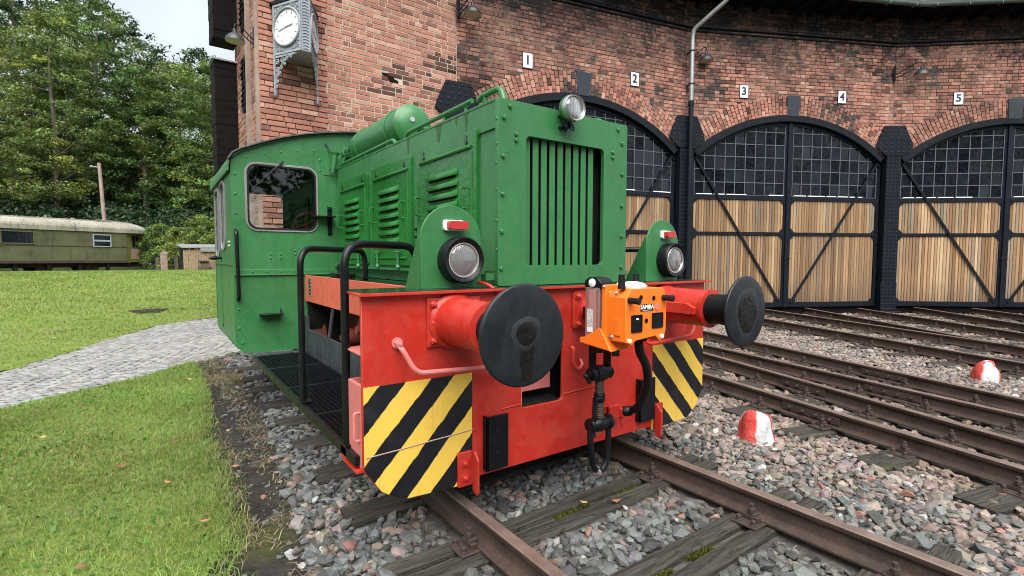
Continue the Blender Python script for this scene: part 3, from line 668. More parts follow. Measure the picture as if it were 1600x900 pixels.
def grass():
    def cols(x, y, n, dry=.17):
        t = rng.random(n)[:, None]; c = np.array([.098, .188, .030])*(1-t)+np.array([.295, .385, .108])*t
        pt = fbm(x*.9, y*.9, 41)[:, None]; p2 = fbm(x*3.1, y*3.1, 43)[:, None]; c = c*(.30+.85*pt+.60*p2)*np.concatenate([1.12-.25*p2, np.ones_like(pt), .9+.2*p2], 1); d = rng.random(n) < dry*(1.6*fbm(x*1.7, y*1.7, 77)); c[d] = rng.uniform(.26, .42, (d.sum(), 1))*np.array([1, .88, .48]); return c
    A = []
    X = rng.uniform(-9, -1.7, 420000); Y = rng.uniform(1.6, 9.0, 420000); ok = inpoly(X-np.abs(rng.normal(0, .07, X.size)), Y, LAWN_NEAR); P = np.stack([X, Y, lawn_z(X, Y)-.006], 1)[ok]; P = P[in_view(P, 260)]
    cl = fbm(P[:, 0]*2.2, P[:, 1]*2.2, 55); P = P[rng.random(len(P)) < .45+.7*cl]; n = min(len(P), 165000); P = P[rng.permutation(len(P))[:n]]
    dens = fbm(P[:, 0]*1.5, P[:, 1]*1.5, 12); d = np.linalg.norm(P-np.array(CAM), axis=1)
    h = rng.uniform(.020, .050, n)*(.65+.8*dens); ed = sst(-2.35, -1.9, P[:, 0]); h *= 1+.7*ed; w = rng.uniform(.0035, .0062, n)*np.clip(d/4.5, .9, 2)
    A.append(blades(P, h, w, h*rng.uniform(.3, 1.5, n), cols(P[:, 0], P[:, 1], n)))
    # broad-leaved weeds in the sward
    m = 9000; X = rng.uniform(-8, -1.8, m); Y = rng.uniform(2, 9, m); ok = inpoly(X, Y, LAWN_NEAR) & (rng.random(m) < 1.6*(fbm(X*1.1, Y*1.1, 91)-.25)); P = np.stack([X, Y, lawn_z(X, Y)+.012], 1)[ok]; n = len(P)
    c = np.array([.10, .21, .045])*rng.uniform(.7, 1.5, (n, 1)); A.append(blades(P, rng.uniform(.015, .04, n), rng.uniform(.014, .026, n), rng.uniform(.02, .05, n), c))
    # far lawn: shorter, coarser
    X = rng.uniform(-40, 3, 330000); Y = 9+29*rng.random(330000)**1.5; ok = inpoly(X, Y, LAWN_FAR); P = np.stack([X, Y, lawn_z(X, Y)-.004], 1)[ok]; P = P[in_view(P, 200)]; n = min(len(P), 120000); P = P[rng.permutation(len(P))[:n]]; d = np.linalg.norm(P-np.array(CAM), axis=1)
    h = rng.uniform(.02, .05, n)*np.clip(d/12, 1, 1.7); A.append(blades(P, h, rng.uniform(.006, .010, n)*np.clip(d/8, 1, 3), h*rng.uniform(.3, 1.3, n), cols(P[:, 0], P[:, 1], n, .12)))
    # long stalks and dry tufts along the soil edge and by the path
    X = rng.uniform(-2.0, -1.15, 15000); Y = rng.uniform(2.4, 9.6, 15000); q = fbm(X*2.1, Y*2.1, 64); ok = ~in_lawn(X, Y) & (rng.random(15000) < sst(.50, .66, q)+.55*sst(-1.62, -1.50, X)*sst(-1.28, -1.40, X)*fbm(X*3, Y*3, 8)+.9*sst(7.6, 8.8, Y)*sst(-1.0, -1.5, X)*.4); P = np.stack([X, Y, gz(X, Y)], 1)[ok]; n = len(P)
    c = rng.uniform(.20, .42, (n, 1))*np.array([1, .82, .52]); g = rng.random(n) < .22; c[g] = np.array([.10, .15, .03])*rng.uniform(.6, 1.3, (g.sum(), 1)); h = rng.uniform(.02, .06, n)
    A.append(blades(P, h, rng.uniform(.004, .007, n), h*rng.uniform(.8, 2.6, n), c))
    # moss and weeds rooted in the split sleepers
    for (y, x0, x1) in ((2.28, -.6, .7), (1.55, -.5, .62), (.84, .2, .7)):
        k = 2600; X = rng.uniform(x0, x1, k); Y = y+.004+rng.normal(0, .017, k); ok = fbm(X*5, Y*5, int(y*10)) > .52; P = np.stack([X, Y, np.full(k, -.20)], 1)[ok]; n = len(P)
        c = np.array([.10, .11, .018])*rng.uniform(.4, 1.5, (n, 1)); h = rng.uniform(.025, .042, n); A.append(blades(P, h, rng.uniform(.005, .010, n), h*rng.uniform(.1, .5, n), c))
    V = []; F = []; C = []; o = 0
    for v, f, c in A: V.append(v); F.append(f+o); C.append(c); o += len(v)
    tag(np_mesh('grass', np.concatenate(V), np.concatenate(F), 'grass', np.concatenate(C)), 'short green grass of the lawn with dry tufts at its edges', 'grass', kind='stuff')
    # fallen leaves
    n = 170; X = rng.uniform(-9, -1.3, n); Y = rng.uniform(2.6, 22, n); X[:60] = rng.uniform(-2.2, 1.2, 60); Y[:60] = rng.uniform(.8, 6, 60); ok = (X < -1.6) | (Y < 2.3); X = X[ok]; Y = Y[ok]; n = len(X)
    z = np.where(in_lawn(X, Y), lawn_z(X, Y)+.04, gz(X, Y)+.02); z = np.where((X > -1.3) & (Y < 6), -.135, z); P = np.stack([X, Y, z], 1); a = rng.uniform(0, 6.28, n); s = rng.uniform(.018, .042, n)
    V = []; 
    for du, dv, dz in ((-1, 0, .1), (-.2, -.55, -.05), (1, 0, .15), (-.1, .55, -.05)): V.append(P+np.stack([(du*np.cos(a)-dv*np.sin(a))*s, (du*np.sin(a)+dv*np.cos(a))*s, dz*s+rng.normal(0, .004, n)], 1))
    V = np.stack(V, 1).reshape(-1, 3); F = (np.arange(n)*4)[:, None]+np.array([[0, 1, 2, 3]]); c = rng.uniform(.15, .42, (n, 1))*np.array([1, .48, .26]); y = rng.random(n) < .35; c[y] = rng.uniform(.35, .55, (y.sum(), 1))*np.array([1, .80, .35])
    tag(np_mesh('fallen_leaves', V, F, 'litter', c), 'scattered brown and yellow fallen leaves on lawn and ballast', 'leaves', kind='stuff')
grass()
BP = [(-2.35+.42*(1+.18*math.sin(3*a)+.1*math.sin(7*a+1))*math.cos(a), 17.3+.42*(1+.2*math.sin(2*a+1)+.1*math.sin(5*a))*math.sin(a)) for a in [2*math.pi*k/28 for k in range(28)]]
tag(grid_sheet('bare_soil', np.arange(-3.6, -1.1, .08), np.arange(15.9, 18.6, .08), lambda x, y: lawn_z(x, y)+.03, 'soil', lambda x, y: inpoly(x, y, BP)), kind='structure')
def marker_stone(x, y, s, rz, label):
    bm = bmesh.new(); bmesh.ops.create_icosphere(bm, subdivisions=4, radius=1); me = bpy.data.meshes.new('marker_stone'); r = random.Random(int(x*100))
    ph = [r.uniform(0, 6.28) for _ in range(6)]
    for v in bm.verts:
        c = v.co; n = 1+.10*math.sin(3.1*c.x+ph[0])*math.cos(2.7*c.y+ph[1])+.07*math.sin(5*c.z+4*c.x+ph[2])+.03*math.sin(9*c.y+ph[3]+7*c.z)
        h_ = math.hypot(c.x, c.y)+1e-9; z = max(c.z, 0.0); rr = max(0, 1-z*z)**.30*(1.0-.16*z) if c.z > 0 else 1.0+.28*min(1, -c.z*2.2)
        if h_ < .02: rr *= h_/.02
        if c.z < -.75: rr *= max(0, (1+c.z)/.25)
        v.co = (c.x/h_*rr*n*.124*(1+.05*math.sin(2*z+ph[4])), c.y/h_*rr*n*.112, (z*.215 if c.z > 0 else c.z*.07)*n)
    bm.to_mesh(me); bm.free(); me.materials.append(M['stone_red_white']); me.shade_smooth(); o = bpy.data.objects.new('marker_stone', me); COL.objects.link(o); o.location = (x, y, -.175); o.rotation_euler = (0, 0, rz); o.scale = (s, s, s)
    tag(o, label, 'marker stone', 'red and white painted marker stones between the tracks')
marker_stone(2.08, 2.31, 1.2, R(112), 'taller red and white painted stone standing beside the locomotive track')
marker_stone(6.64, 1.73, 1.18, R(70), 'squat red and white painted stone between the farther tracks')
# ------------------------------------------------------------------ roundhouse
TH, DL, HW = -26.399, 14.554, 3.201
def _d(a): return Vector((math.cos(R(a)), math.sin(R(a)), 0))
P23 = Vector((9.613, 8.582, 0)); P45 = P23+_d(TH)*HW*2; P01 = P23-_d(TH+DL)*HW*2; P67 = P45+_d(TH-DL)*HW*2
def frame(p, a): d = _d(a); n = Vector((-d.y, d.x, 0)); return Matrix(((d.x, n.x, 0, p.x), (d.y, n.y, 0, p.y), (0, 0, 1, 0), (0, 0, 0, 1)))
F01 = frame(P01, TH+2*DL); F12 = frame(P01, TH+DL); F34 = frame(P23, TH); F56 = frame(P45, TH-DL); W = 2*HW
rh = thing('roundhouse', (P23.x, P23.y, G0), 'long curved red brick roundhouse with arched gates behind the locomotive', 'roundhouse')
AR, AC, AE = 4.67, 5.39-4.67, 5.19     # arch radius, centre height, outer radius
GROUND = G0
ZT = 8.25
def arch_pts(r, du, n=28): a = math.asin(du/r); return [(HW+r*math.sin(-a+2*a*k/n), AC+r*math.cos(-a+2*a*k/n)) for k in range(n+1)]
FAC = [('F12', F12), ('F34', F34), ('F56', F56)]
walls = {}
for nm, F in FAC:
    mb = MB(F); poly = [(-.02, 4.3), (.3, 4.3)] + arch_pts(AR, HW-.3) + [(W-.3, 4.3), (W+.02, 4.3), (W+.02, ZT), (-.02, ZT)]
    mb.prism(poly, 'y', .008, .45); walls[nm] = mb.build('wall', 'mortar', rh, smooth=False)
    for k in ('a',):
        mb = MB(F)
CL = -3.96   # left end of the clock wall
mb = MB(F01); mb.box(CL+.012, .06, .007, .45, G0-.1, ZT+1.2); walls['F01'] = mb.build('wall', 'mortar_pale', rh, smooth=False)
# left end wall (goes back), with weathered corner posts
S0 = F01 @ Vector((CL, 0, 0)); sdir = math.degrees(math.atan2(1, -.05)); FS = frame(S0, sdir-180) # local x runs towards the camera, outside at -y? handled below
FSd = Vector((-.05, 1, 0)).normalized(); FSn = Vector((-FSd.y, FSd.x, 0))    # FSn points away from the building (to the left)
FSM = Matrix(((FSd.x, -FSn.x, 0, S0.x), (FSd.y, -FSn.y, 0, S0.y), (0, 0, 1, 0), (0, 0, 0, 1)))   # x: back along wall, y: into the building
mb = MB(FSM); mb.box(0.02, 2.1, .007, .5, G0-.1, ZT+1.2); walls['FS'] = mb.build('wall', 'mortar_pale', rh, smooth=False)

SR, RH_, JT = .302, .0945, .0155    # stretcher length, course height, joint
bricks = []   # (frame, u0, u1, z0, z1, y0, colour, region)
def bcol(u, z, reg):
    t = random.random()
    if t < .50: c = (.46, .212, .157)
    elif t < .70: c = (.52, .262, .195)
    elif t < .84: c = (.38, .168, .128)
    elif t < .93: c = (.55, .33, .25)
    else: c = (.27, .12, .095)
    k = random.uniform(.88, 1.12); c = tuple(x*k for x in c)
    if reg:
        pt = float(sst(.42, .72, fbm(u*.5+reg*7.1, z*.55, 23)))*.55+float(sst(6.3, 7.6, z))*.5; pt = min(1, max(0, pt+random.uniform(-.15, .15))); c = tuple(x*(1-.68*pt)+.03*.68*pt for x in c)
    # soot-burnt bricks come in patches
    s = float(fbm(u*.8+reg*13.7, z*1.2, 3))+random.uniform(-.20, .20)
    thr = {0: .90, 1: .70, 2: .675, 3: .69, 4: .74, 5: .48}[reg]
    hi = float(sst(6.9, 7.6, z)) if reg else 0
    thr -= .24*hi if reg != 5 else 0
    if reg and z < 5.2: thr += .04
    if s > thr: m = min(1, (s-thr)/.16); q = random.uniform(.02, .075); c = tuple(x*(1-m*.92)+q*m*.92 for x in c)
    elif random.random() < .025: c = tuple(x*.35 for x in c)
    if reg == 0 and abs(u+1.45) < .45 and abs(z-5.0) < .35 and random.random() < .35: c = tuple(x*.25 for x in c)
    if reg in (1, 0) and abs(u) < .75 and 4.9 < z < 5.9 and random.random() < .42: c = tuple(x*.22 for x in c)
    return c
def courses(F, u0, u1, z0, z1, reg, inside, style=0, y0=0.0):
    r = 0; z = z0
    while z < z1:
        u = u0; first = True
        while u < u1-.02:
            if style == 0: ln = SR if (r % 2 == 0) else SR/2      # cross bond
            else: ln = SR if random.random() < .55 else SR/2
            if first: ln *= (1.0, .5, .75, .5)[r % 4]; first = False
            e = min(u+ln, u1); um, zm = (u+e)/2, z+RH_/2
            if e-u > .05 and inside(um, zm, (e-u)/2): bricks.append((F, u+JT/2, e-JT/2, z+JT/2, z+RH_-JT/2, y0+random.uniform(-.004, .003), bcol(um, zm, reg), reg))
            u = e
        z += RH_; r += 1
def above_arch(u, z, h):
    if math.hypot(u-HW, z-AC) < AE-.01 and abs(u-HW) < 3.3: return False
    if z < 4.42: return False
    w = .30 if z > 4.75 else .5
    gw = .46-.48*max(0, z-4.78)
    if z < 5.20 and (u < gw-.06 or u > W-gw+.06): return False
    return True
for (nm, F), reg in zip(FAC, (1, 2, 3)): courses(F, 0, W, 4.45, 7.46, reg, above_arch)
hole = lambda u, z: (abs(u+1.60) < .11 and abs(z-5.03) < .05) or (abs(u+1.47) < .11 and abs(z-4.94) < .05)
def clock_in(u, z, h):
    if hole(u, z): return False
    if 4.4 < z < 5.20 and u > -.40+.48*max(0, z-4.78): return False
    return True
courses(F01, CL+1.16, 0, 2.0, 8.3, 0, clock_in, 1); courses(F01, CL, CL+1.16, 2.0, 8.3, 0, clock_in, 1, -.028)
courses(FSM, .30, 2.1, 2.0, 8.3, 4, lambda u, z, h: True, 1)
# lower courses of the clock wall, seen under and beside the locomotive
courses(F01, CL, 0, -.2, 2.0, 0, lambda u, z, h: True, 1)
for (nm, F) in FAC: courses(F, 0, W, 7.46, ZT, 5, lambda u, z, h: True)
vous = []
for (nm, F), reg in zip(FAC, (1, 2, 3)):
    n = 60; a0 = math.asin((HW-.30)/AR)
    for k in range(n):
        a = -a0+2*a0*(k+.5)/n
        if abs(HW+AE*math.sin(a)-HW) < .16: continue
        cuts = (AR+.005, AR+.175, AR+.348, AE) if k % 2 else (AR+.005, AR+.09, AR+.262, AR+.435, AE)
        for r0, r1 in zip(cuts[:-1], cuts[1:]): vous.append((F, a, a0/n*2, r0+JT*.4, r1-JT*.4, bcol(HW+4.9*math.sin(a), AC+4.9*math.cos(a), reg), reg))
# split: the 300 bricks that show largest are single parts
BR = MB(); ch = .006
def unit_brick():
    mb = MB(); cx, cz = .022, .07
    mb.add([(-.5, 1, -.5), (.5, 1, -.5), (.5, 1, .5), (-.5, 1, .5), (-.5, .12, -.5), (.5, .12, -.5), (.5, .12, .5), (-.5, .12, .5), (-.5+cx, 0, -.5+cz), (.5-cx, 0, -.5+cz), (.5-cx, 0, .5-cz), (-.5+cx, 0, .5-cz)],
           [(0, 1, 5, 4), (1, 2, 6, 5), (2, 3, 7, 6), (3, 0, 4, 7), (4, 5, 9, 8), (5, 6, 10, 9), (6, 7, 11, 10), (7, 4, 8, 11), (8, 9, 10, 11)]); return mb
UB = unit_brick(); UBV = np.array(UB.v); UBF = np.array(UB.f)
UBM = simple_mesh(UB, 'brick', 'brick_single')
cand = []
for k, b in enumerate(bricks):
    if b[7] != 0: continue
    p = b[0] @ Vector(((b[1]+b[2])/2, 0, (b[3]+b[4])/2)); s = screen(p)
    if s and 405 < s[0] < 760 and 2 < s[1] < 250-(s[0]-400)*.12 and not (425 < s[0] < 490 and s[1] < 150): cand.append(((b[2]-b[1])/s[2], k))
cand.sort(reverse=True); single = {k for _, k in cand[:300]}
def SOOT(z, reg): return {0: .16, 4: .4, 5: .9}.get(reg, .48+.45*float(sst(6.0, 7.4, z)))
V = []; Fq = []; C = []; o = 0
for k, (F, u0, u1, z0, z1, y0, c, reg) in enumerate(bricks):
    S = Matrix.Translation(((u0+u1)/2+random.uniform(-.002, .002), y0, (z0+z1)/2)) @ Matrix.Rotation(random.gauss(0, .006), 4, 'Y') @ Matrix.Diagonal((u1-u0, .05, z1-z0, 1)); T_ = F @ S
    if k in single: place('brick', UBM, T_, walls['F01'], c)
    else:
        m = np.array(T_); V.append(UBV@m[:3, :3].T+m[:3, 3]); Fq.append(UBF+o); C.append(np.repeat(np.array((*c, SOOT(z0, reg)))[None], len(UBF), 0)); o += len(UBV)
for F, a, da, r0, r1, c, reg in vous:
    T_ = F @ Matrix.Translation((HW, random.uniform(-.014, -.009), AC)) @ Matrix.Rotation(a, 4, 'Y') @ Matrix.Translation((0, 0, (r0+r1)/2)) @ Matrix.Diagonal((AR*da-JT*.8, .05, r1-r0, 1))
    m = np.array(T_); V.append(UBV@m[:3, :3].T+m[:3, 3]); Fq.append(UBF+o); C.append(np.repeat(np.array((*c, .35))[None], len(UBF), 0)); o += len(UBV)
bw = np_mesh('brickwork', np.concatenate(V), np.concatenate(Fq), 'brick', np.concatenate(C), parent=rh); bw['kind'] = 'stuff'
# pale repaired crack line on the clock wall
mb = MB(F01); z = 3.3; u = -2.45
while z < 6.7:
    du = random.uniform(-.06, .06)
    (mb.box(u-.006, u+.006, -.003, .01, z, z+RH_*.9) if random.random() < .72 else None); nu = -2.45+random.choice((-.09, -.05, 0, .05, .09)); (mb.box(min(u, nu)-.006, max(u, nu)+.006, -.0028, .01, z+RH_*.96-.005, z+RH_*.96+.006) if random.random() < .5 else None); u = nu; z += RH_
mb.build('crack_filling', 'mortar_pale', rh, smooth=False)['kind'] = 'stuff'
mb = MB(F01); mb.prism([(-1.74, 5.075), (-1.69, 4.985), (-1.60, 4.97), (-1.55, 4.90), (-1.44, 4.885), (-1.38, 4.93), (-1.38, 4.98), (-1.47, 5.0), (-1.50, 5.07), (-1.60, 5.085)], 'y', .003, .3); mb.build('hole', 'soffit', rh, smooth=False)

# iron pillars with riveted gusset plates
def pillar(F, a, nm):
    # F: frame centred at the joint, x along the bisector of the two facets
    p = MB(F); z0 = G0+.02
    p.box(-.205, .205, -.10, .1, z0, 4.5); p.box(-.235, .235, -.118, -.10, z0+.1, .72, .003)
    o = p.build('iron_pillar', 'iron_blue', rh, bevel=.006)
    g = MB(F); poly = [(-.25, 4.38), (.25, 4.38), (.55, 4.62), (.5, 4.78), (.29, 5.22), (-.29, 5.22), (-.5, 4.78), (-.55, 4.62)]; g.prism(poly, 'y', -.118, -.04); g.build('gusset_plate', 'iron_blue', o, smooth=False)
    b = MB(F); b.box(-.32, .32, -.22, .1, z0-.02, z0+.09, .01); b.box(-.24, .24, -.16, .1, z0+.09, z0+.16, .01)
    for q in (-.24, -.1, .1, .24): b.bolt((q, -.19, z0+.09), (0, 0, 1), .02, .02)
    b.build('pillar_foot', 'iron_blue', o, smooth=True)
    r = MB(F); z = .1
    while z < 4.35:
        for q in (-.17, -.06, .06, .17): r.dome((q, -.10 if z > .74 else -.118, z), (0, -1, 0), .021, .02, 6)
        z += .105
    for row, zz in enumerate((4.48, 4.6, 4.72, 4.84, 4.96, 5.08, 5.17)):
        hw = .5 if zz < 4.8 else .5-.21*(zz-4.78)/.44
        k = 6 if hw > .42 else 5 if hw > .33 else 4
        for i in range(k): r.dome((-hw*.88+2*hw*.88*i/(k-1), -.118, zz), (0, -1, 0), .022, .02, 6)
    r.build('rivets', 'iron_rivet', o)['kind'] = 'stuff'
def bis(p, a1, a2): return frame(p, (a1+a2)/2)
pillar(bis(P01, TH+2*DL, TH+DL), 0, 'P01'); pillar(bis(P23, TH+DL, TH), 0, 'P23'); pillar(bis(P45, TH, TH-DL), 0, 'P45'); pillar(bis(P67, TH-DL, TH-2*DL), 0, 'P67')

# gate leaves
PLK = simple_mesh(MB().box(-.5, .5, 0, 1, -.5, .5, .0), 'plank', 'plank')
def plank_mesh():
    mb = MB(); c = .09
    mb.add([(-.5, 1, -.5), (.5, 1, -.5), (.5, 1, .5), (-.5, 1, .5), (-.5, .3, -.5), (.5, .3, -.5), (.5, .3, .5), (-.5, .3, .5), (-.5+c, 0, -.5), (.5-c, 0, -.5), (.5-c, 0, .5), (-.5+c, 0, .5)],
           [(0, 1, 5, 4), (1, 2, 6, 5), (2, 3, 7, 6), (3, 0, 4, 7), (4, 5, 9, 8), (5, 6, 10, 9), (6, 7, 11, 10), (7, 4, 8, 11), (8, 9, 10, 11)]); return simple_mesh(mb, 'plank', 'plank')
PLK = plank_mesh()
PANE = simple_mesh(MB().box(-.5, .5, -.5, .5, -.5, .5), 'pane', 'pane_glass')
ZG, ZM, ZB = 3.18, 2.117, .03
def arch_z(u): return AC+math.sqrt(max(.01, (AR-.16)**2-(u-HW)**2))
def leaf(F, ua, ub, hinge, tone):
    """one gate leaf between ua and ub; hinge: 'l' or 'r'"""
    Y0, Y1 = .10, .16; fr = MB(F); wS = .105
    zl, zr = arch_z(ua)-.02, arch_z(ub)-.02
    fr.box(ua, ua+wS, Y0, Y1, ZB, zl-.06); fr.box(ub-wS, ub, Y0, Y1, ZB, zr-.06)
    for z0, z1 in ((ZB, ZB+.14), (ZM-.045, ZM+.045), (ZG-.12, ZG-.005)): fr.box(ua+wS, ub-wS, Y0-.004, Y1, z0, z1)
    n = 16; top = [(ua+(ub-ua)*k/n, arch_z(ua+(ub-ua)*k/n)) for k in range(n+1)]
    fr.prism(top+[(u, z-.10) for u, z in top[::-1]], 'y', Y0-.002, Y1)
    # corner gussets
    for (cu, su) in ((ua+wS, 1), (ub-wS, -1)):
        for (cz, sz) in ((ZB+.14, 1), (ZM-.045, -1), (ZM+.045, 1), (ZG-.12, -1)): fr.prism([(cu, cz), (cu+su*.13, cz), (cu, cz+sz*.13)] if su*sz > 0 else [(cu, cz), (cu, cz+sz*.13), (cu+su*.13, cz)], 'y', Y0+.004, Y0+.02)
    o = fr.build('gate_leaf', 'iron_blue', rh, smooth=False)
    # diagonal brace
    b = MB(F); hu = ua+.06 if hinge == 'l' else ub-.06; fu = ub-.16 if hinge == 'l' else ua+.16; pa = Vector((hu, Y0-.02, 4.28)); pb = Vector((fu, Y0-.02, ZB+.12)); d = (pb-pa).normalized(); s_ = Vector((-d.z, 0, d.x))*.032; y_ = Vector((0, .012, 0))
    b.add([pa+s_-y_, pa-s_-y_, pb-s_-y_, pb+s_-y_, pa+s_+y_, pa-s_+y_, pb-s_+y_, pb+s_+y_], [(0, 1, 2, 3), (4, 7, 6, 5), (0, 4, 5, 1), (1, 5, 6, 2), (2, 6, 7, 3), (3, 7, 4, 0)]); b.box(fu-.16, fu+.16, Y0-.012, Y0+.002, ZB+.02, ZB+.24)
    b.build('brace', 'iron_blue', o, smooth=False)
    # boards, one by one
    for z0, z1 in ((ZB+.14, ZM-.045), (ZM+.045, ZG-.12)):
        u = ua+wS
        while u < ub-wS-.01:
            w = min(random.choice((.075, .082, .09, .095)), ub-wS-u); t = random.random(); k = random.uniform(.7, 1.15)
            c = tuple(x*k*tone for x in ((.42, .275, .155) if t < .42 else (.30, .185, .105) if t < .68 else (.50, .36, .22) if t < .86 else (.29, .235, .175)))
            T_ = F @ Matrix.Translation((u+w/2, Y0+.022+random.uniform(0, .006), (z0+z1)/2+random.uniform(-.004, .004))) @ Matrix.Diagonal((w-.010, .035, z1-z0+.03, 1)); place('plank', PLK, T_, o, c); u += w
    # glazing bars and panes
    g = MB(F); ia, ib = ua+wS, ub-wS; nc = 9; cw = (ib-ia)/nc; ch_ = .352
    for k in range(nc+1):
        u = ia+cw*k; u = min(max(u, ia+.012), ib-.012); g.box(u-.011, u+.011, Y0+.012, Y0+.04, ZG-.005, arch_z(u)-.09)
    z = ZG
    while z < 5.25:
        us = [ia+(ib-ia)*k/60 for k in range(61)]; ok = [u for u in us if arch_z(u)-.10 > z]
        if len(ok) > 1: g.box(ok[0], ok[-1], Y0+.014, Y0+.038, z-.011, z+.011)
        for k in range(nc):
            u0, u1 = ia+cw*k+.011, ia+cw*(k+1)-.011; um = (u0+u1)/2; zt = min(z+ch_-.011, max(arch_z(u0), arch_z(u1))-.07)
            if zt-z > .05:
                T_ = F @ Matrix.Translation((um, Y0+.03, (z+zt)/2)) @ Matrix.Rotation(random.gauss(0, .03), 4, 'X') @ Matrix.Rotation(random.gauss(0, .03), 4, 'Z') @ Matrix.Diagonal((u1-u0, .006, zt-z, 1)); place('pane', PANE, T_, o)
        z += ch_
    g.build('glazing_bars', 'bar_grey', o, smooth=False)
    if random.random() < .9:
        p = MB(F); u = ia+.08
        while u < ib-.3:
            w = random.uniform(.25, .7)
            if random.random() < .75: p = MB(F); p.box(u, min(u+w, ib-.02), Y0+.006, Y0+.03, ZG+.008, ZG+.030); p.build('putty_strip', 'plate_white', o, smooth=False)
            u += w+.06
    l = MB(F); hu = ub-.05 if hinge == 'l' else ua+.05; l.box(hu-.02, hu+.02, Y0-.03, Y0, 1.18, 1.5, .006); l.cyl((hu, Y0-.03, 1.42), (hu, Y0-.075, 1.42), .014); l.cyl((hu-.05, Y0-.07, 1.42), (hu+.02, Y0-.07, 1.42), .012); l.build('gate_latch', 'black', o)
    return o
for nm, F in FAC:
    leaf(F, .24, HW-.012, 'l', random.uniform(.88, 1.08)); leaf(F, HW+.012, W-.24, 'r', random.uniform(.88, 1.08))
    a = MB(F); pts = arch_pts(AR+.004, HW-.26, 30); inn = [(HW+(u-HW)*.965, z-.16) for u, z in pts]; a.prism(pts+inn[::-1], 'y', -.02, .12); a.build('arch_beam', 'iron_blue', rh, smooth=False)
    k = MB(F); k.prism([(HW-.17, 5.36), (HW+.17, 5.36), (HW+.20, 5.93), (HW-.20, 5.93)], 'y', -.035, .03); k.build('keystone', 'slate_iron', rh, smooth=False, bevel=.008)
    c = MB(F); c.box(HW-.06, HW+.06, .06, .10, ZB, 5.3); c.build('meeting_post', 'iron_blue', rh, smooth=False)
    s = MB(F); s.box(0, W, .2, .6, G0, .2); s.build('gap_shade_board', 'soffit', rh, smooth=False)  # added dark board, paints the shaded gap below the gate leaves
# cornice, eaves, gutter, roof
for i, (nm, F) in enumerate(FAC + [('F01', F01)]):
    u0, u1 = (0, W) if nm != 'F01' else (CL-.02, 0.0); e0 = 0.0 if nm == 'F01' else .127; e1 = .127
    zc = 7.46
    c = MB(F)
    for (z0, z1, y) in ((zc, zc+.028, -.030), (zc+.10, zc+.130, -.050)): c.prism([(u0+e0*abs(y), y), (u1-e1*abs(y), y), (u1, .02), (u0, .02)], 'z', z0, z1)
    c.build('cornice', 'black_matte', rh, smooth=False)
    b = MB(F); b.box(u0, u1, .008, .2, zc-.02, ZT+.02); b.build('frieze_backing', 'mortar', rh, smooth=False)
    so = MB(F); so.prism([(u0+e0*.8, -.8), (u1-e1*.8, -.8), (u1, .3), (u0, .3)], 'z', ZT-.02, ZT+.03)
    k = u0+.25
    while k < u1-.15: so.box(k-.04, k+.04, -.74, -.01, ZT-.16, ZT-.02); k += .55
    so.build('eaves', 'soffit', rh, smooth=False)
    if nm != 'F01':
        gt = MB(F); n = 10; pr = [(.075*math.cos(math.pi+math.pi*q/n), .075*math.sin(math.pi+math.pi*q/n)) for q in range(n+1)]; a = u0+.127*.88; bq = u1-.127*.88; vs = []; fs = []
        for uu in (a, bq):
            for (yy, zz) in pr: vs.append((uu, -.88+yy, ZT-.02+zz))
            for (yy, zz) in pr[::-1]: vs.append((uu, -.88+yy*.93, ZT-.018+zz*.93))
        m = 2*(n+1)
        for q in range(m): fs.append((q, (q+1) % m, m+(q+1) % m, m+q))
        gt.add(vs, fs)
        k = a+.3
        while k < bq: gt.box(k-.012, k+.012, -.962, -.80, ZT-.105, ZT-.02); k += .8
        gt.build('gutter', 'copper_green', rh)
    rf = MB(F); x0, x1 = u0, u1; rf.add([(x0+e0*.9, -.85, ZT+.032), (x1-e1*.9, -.85, ZT+.032), (x1+1.5, 12, ZT+1.3), (x0-1.5, 12, ZT+1.3), (x0+e0*.9, -.85, ZT+.09), (x1-e1*.9, -.85, ZT+.09), (x1+1.5, 12, ZT+1.36), (x0-1.5, 12, ZT+1.36)] if nm != 'F01' else
                        [(x0-.7, -.85, ZT+1.032), (x1, -.85, ZT+1.032), (x1+1.5, 3, ZT+1.4), (x0, 3, ZT+1.4), (x0-.7, -.85, ZT+1.1), (x1, -.85, ZT+1.1), (x1+1.5, 3, ZT+1.5), (x0, 3, ZT+1.5)], [(0, 3, 2, 1), (4, 5, 6, 7), (0, 1, 5, 4), (1, 2, 6, 5), (2, 3, 7, 6), (3, 0, 4, 7)]); rf.build('roof', 'roofing', rh, smooth=False)
# rear walls closing the building
mb = MB(); back = [F01 @ Vector((CL+.5, 2.2, 0)), F01 @ Vector((-.5, 12, 0)), F34 @ Vector((HW, 12.5, 0)), F56 @ Vector((W+1, 12, 0)), F56 @ Vector((W+.1, .3, 0))]
for a, b in zip(back[:-1], back[1:]):
    mb.add([(a.x, a.y, G0), (b.x, b.y, G0), (b.x, b.y, ZT), (a.x, a.y, ZT), (a.x+.2, a.y+.3, G0), (b.x+.2, b.y+.3, G0), (b.x+.2, b.y+.3, ZT), (a.x+.2, a.y+.3, ZT)], [(0, 1, 2, 3), (4, 7, 6, 5), (0, 4, 5, 1), (1, 5, 6, 2), (2, 6, 7, 3), (3, 7, 4, 0)])
mb.build('rear_wall', 'mortar', rh, smooth=False)
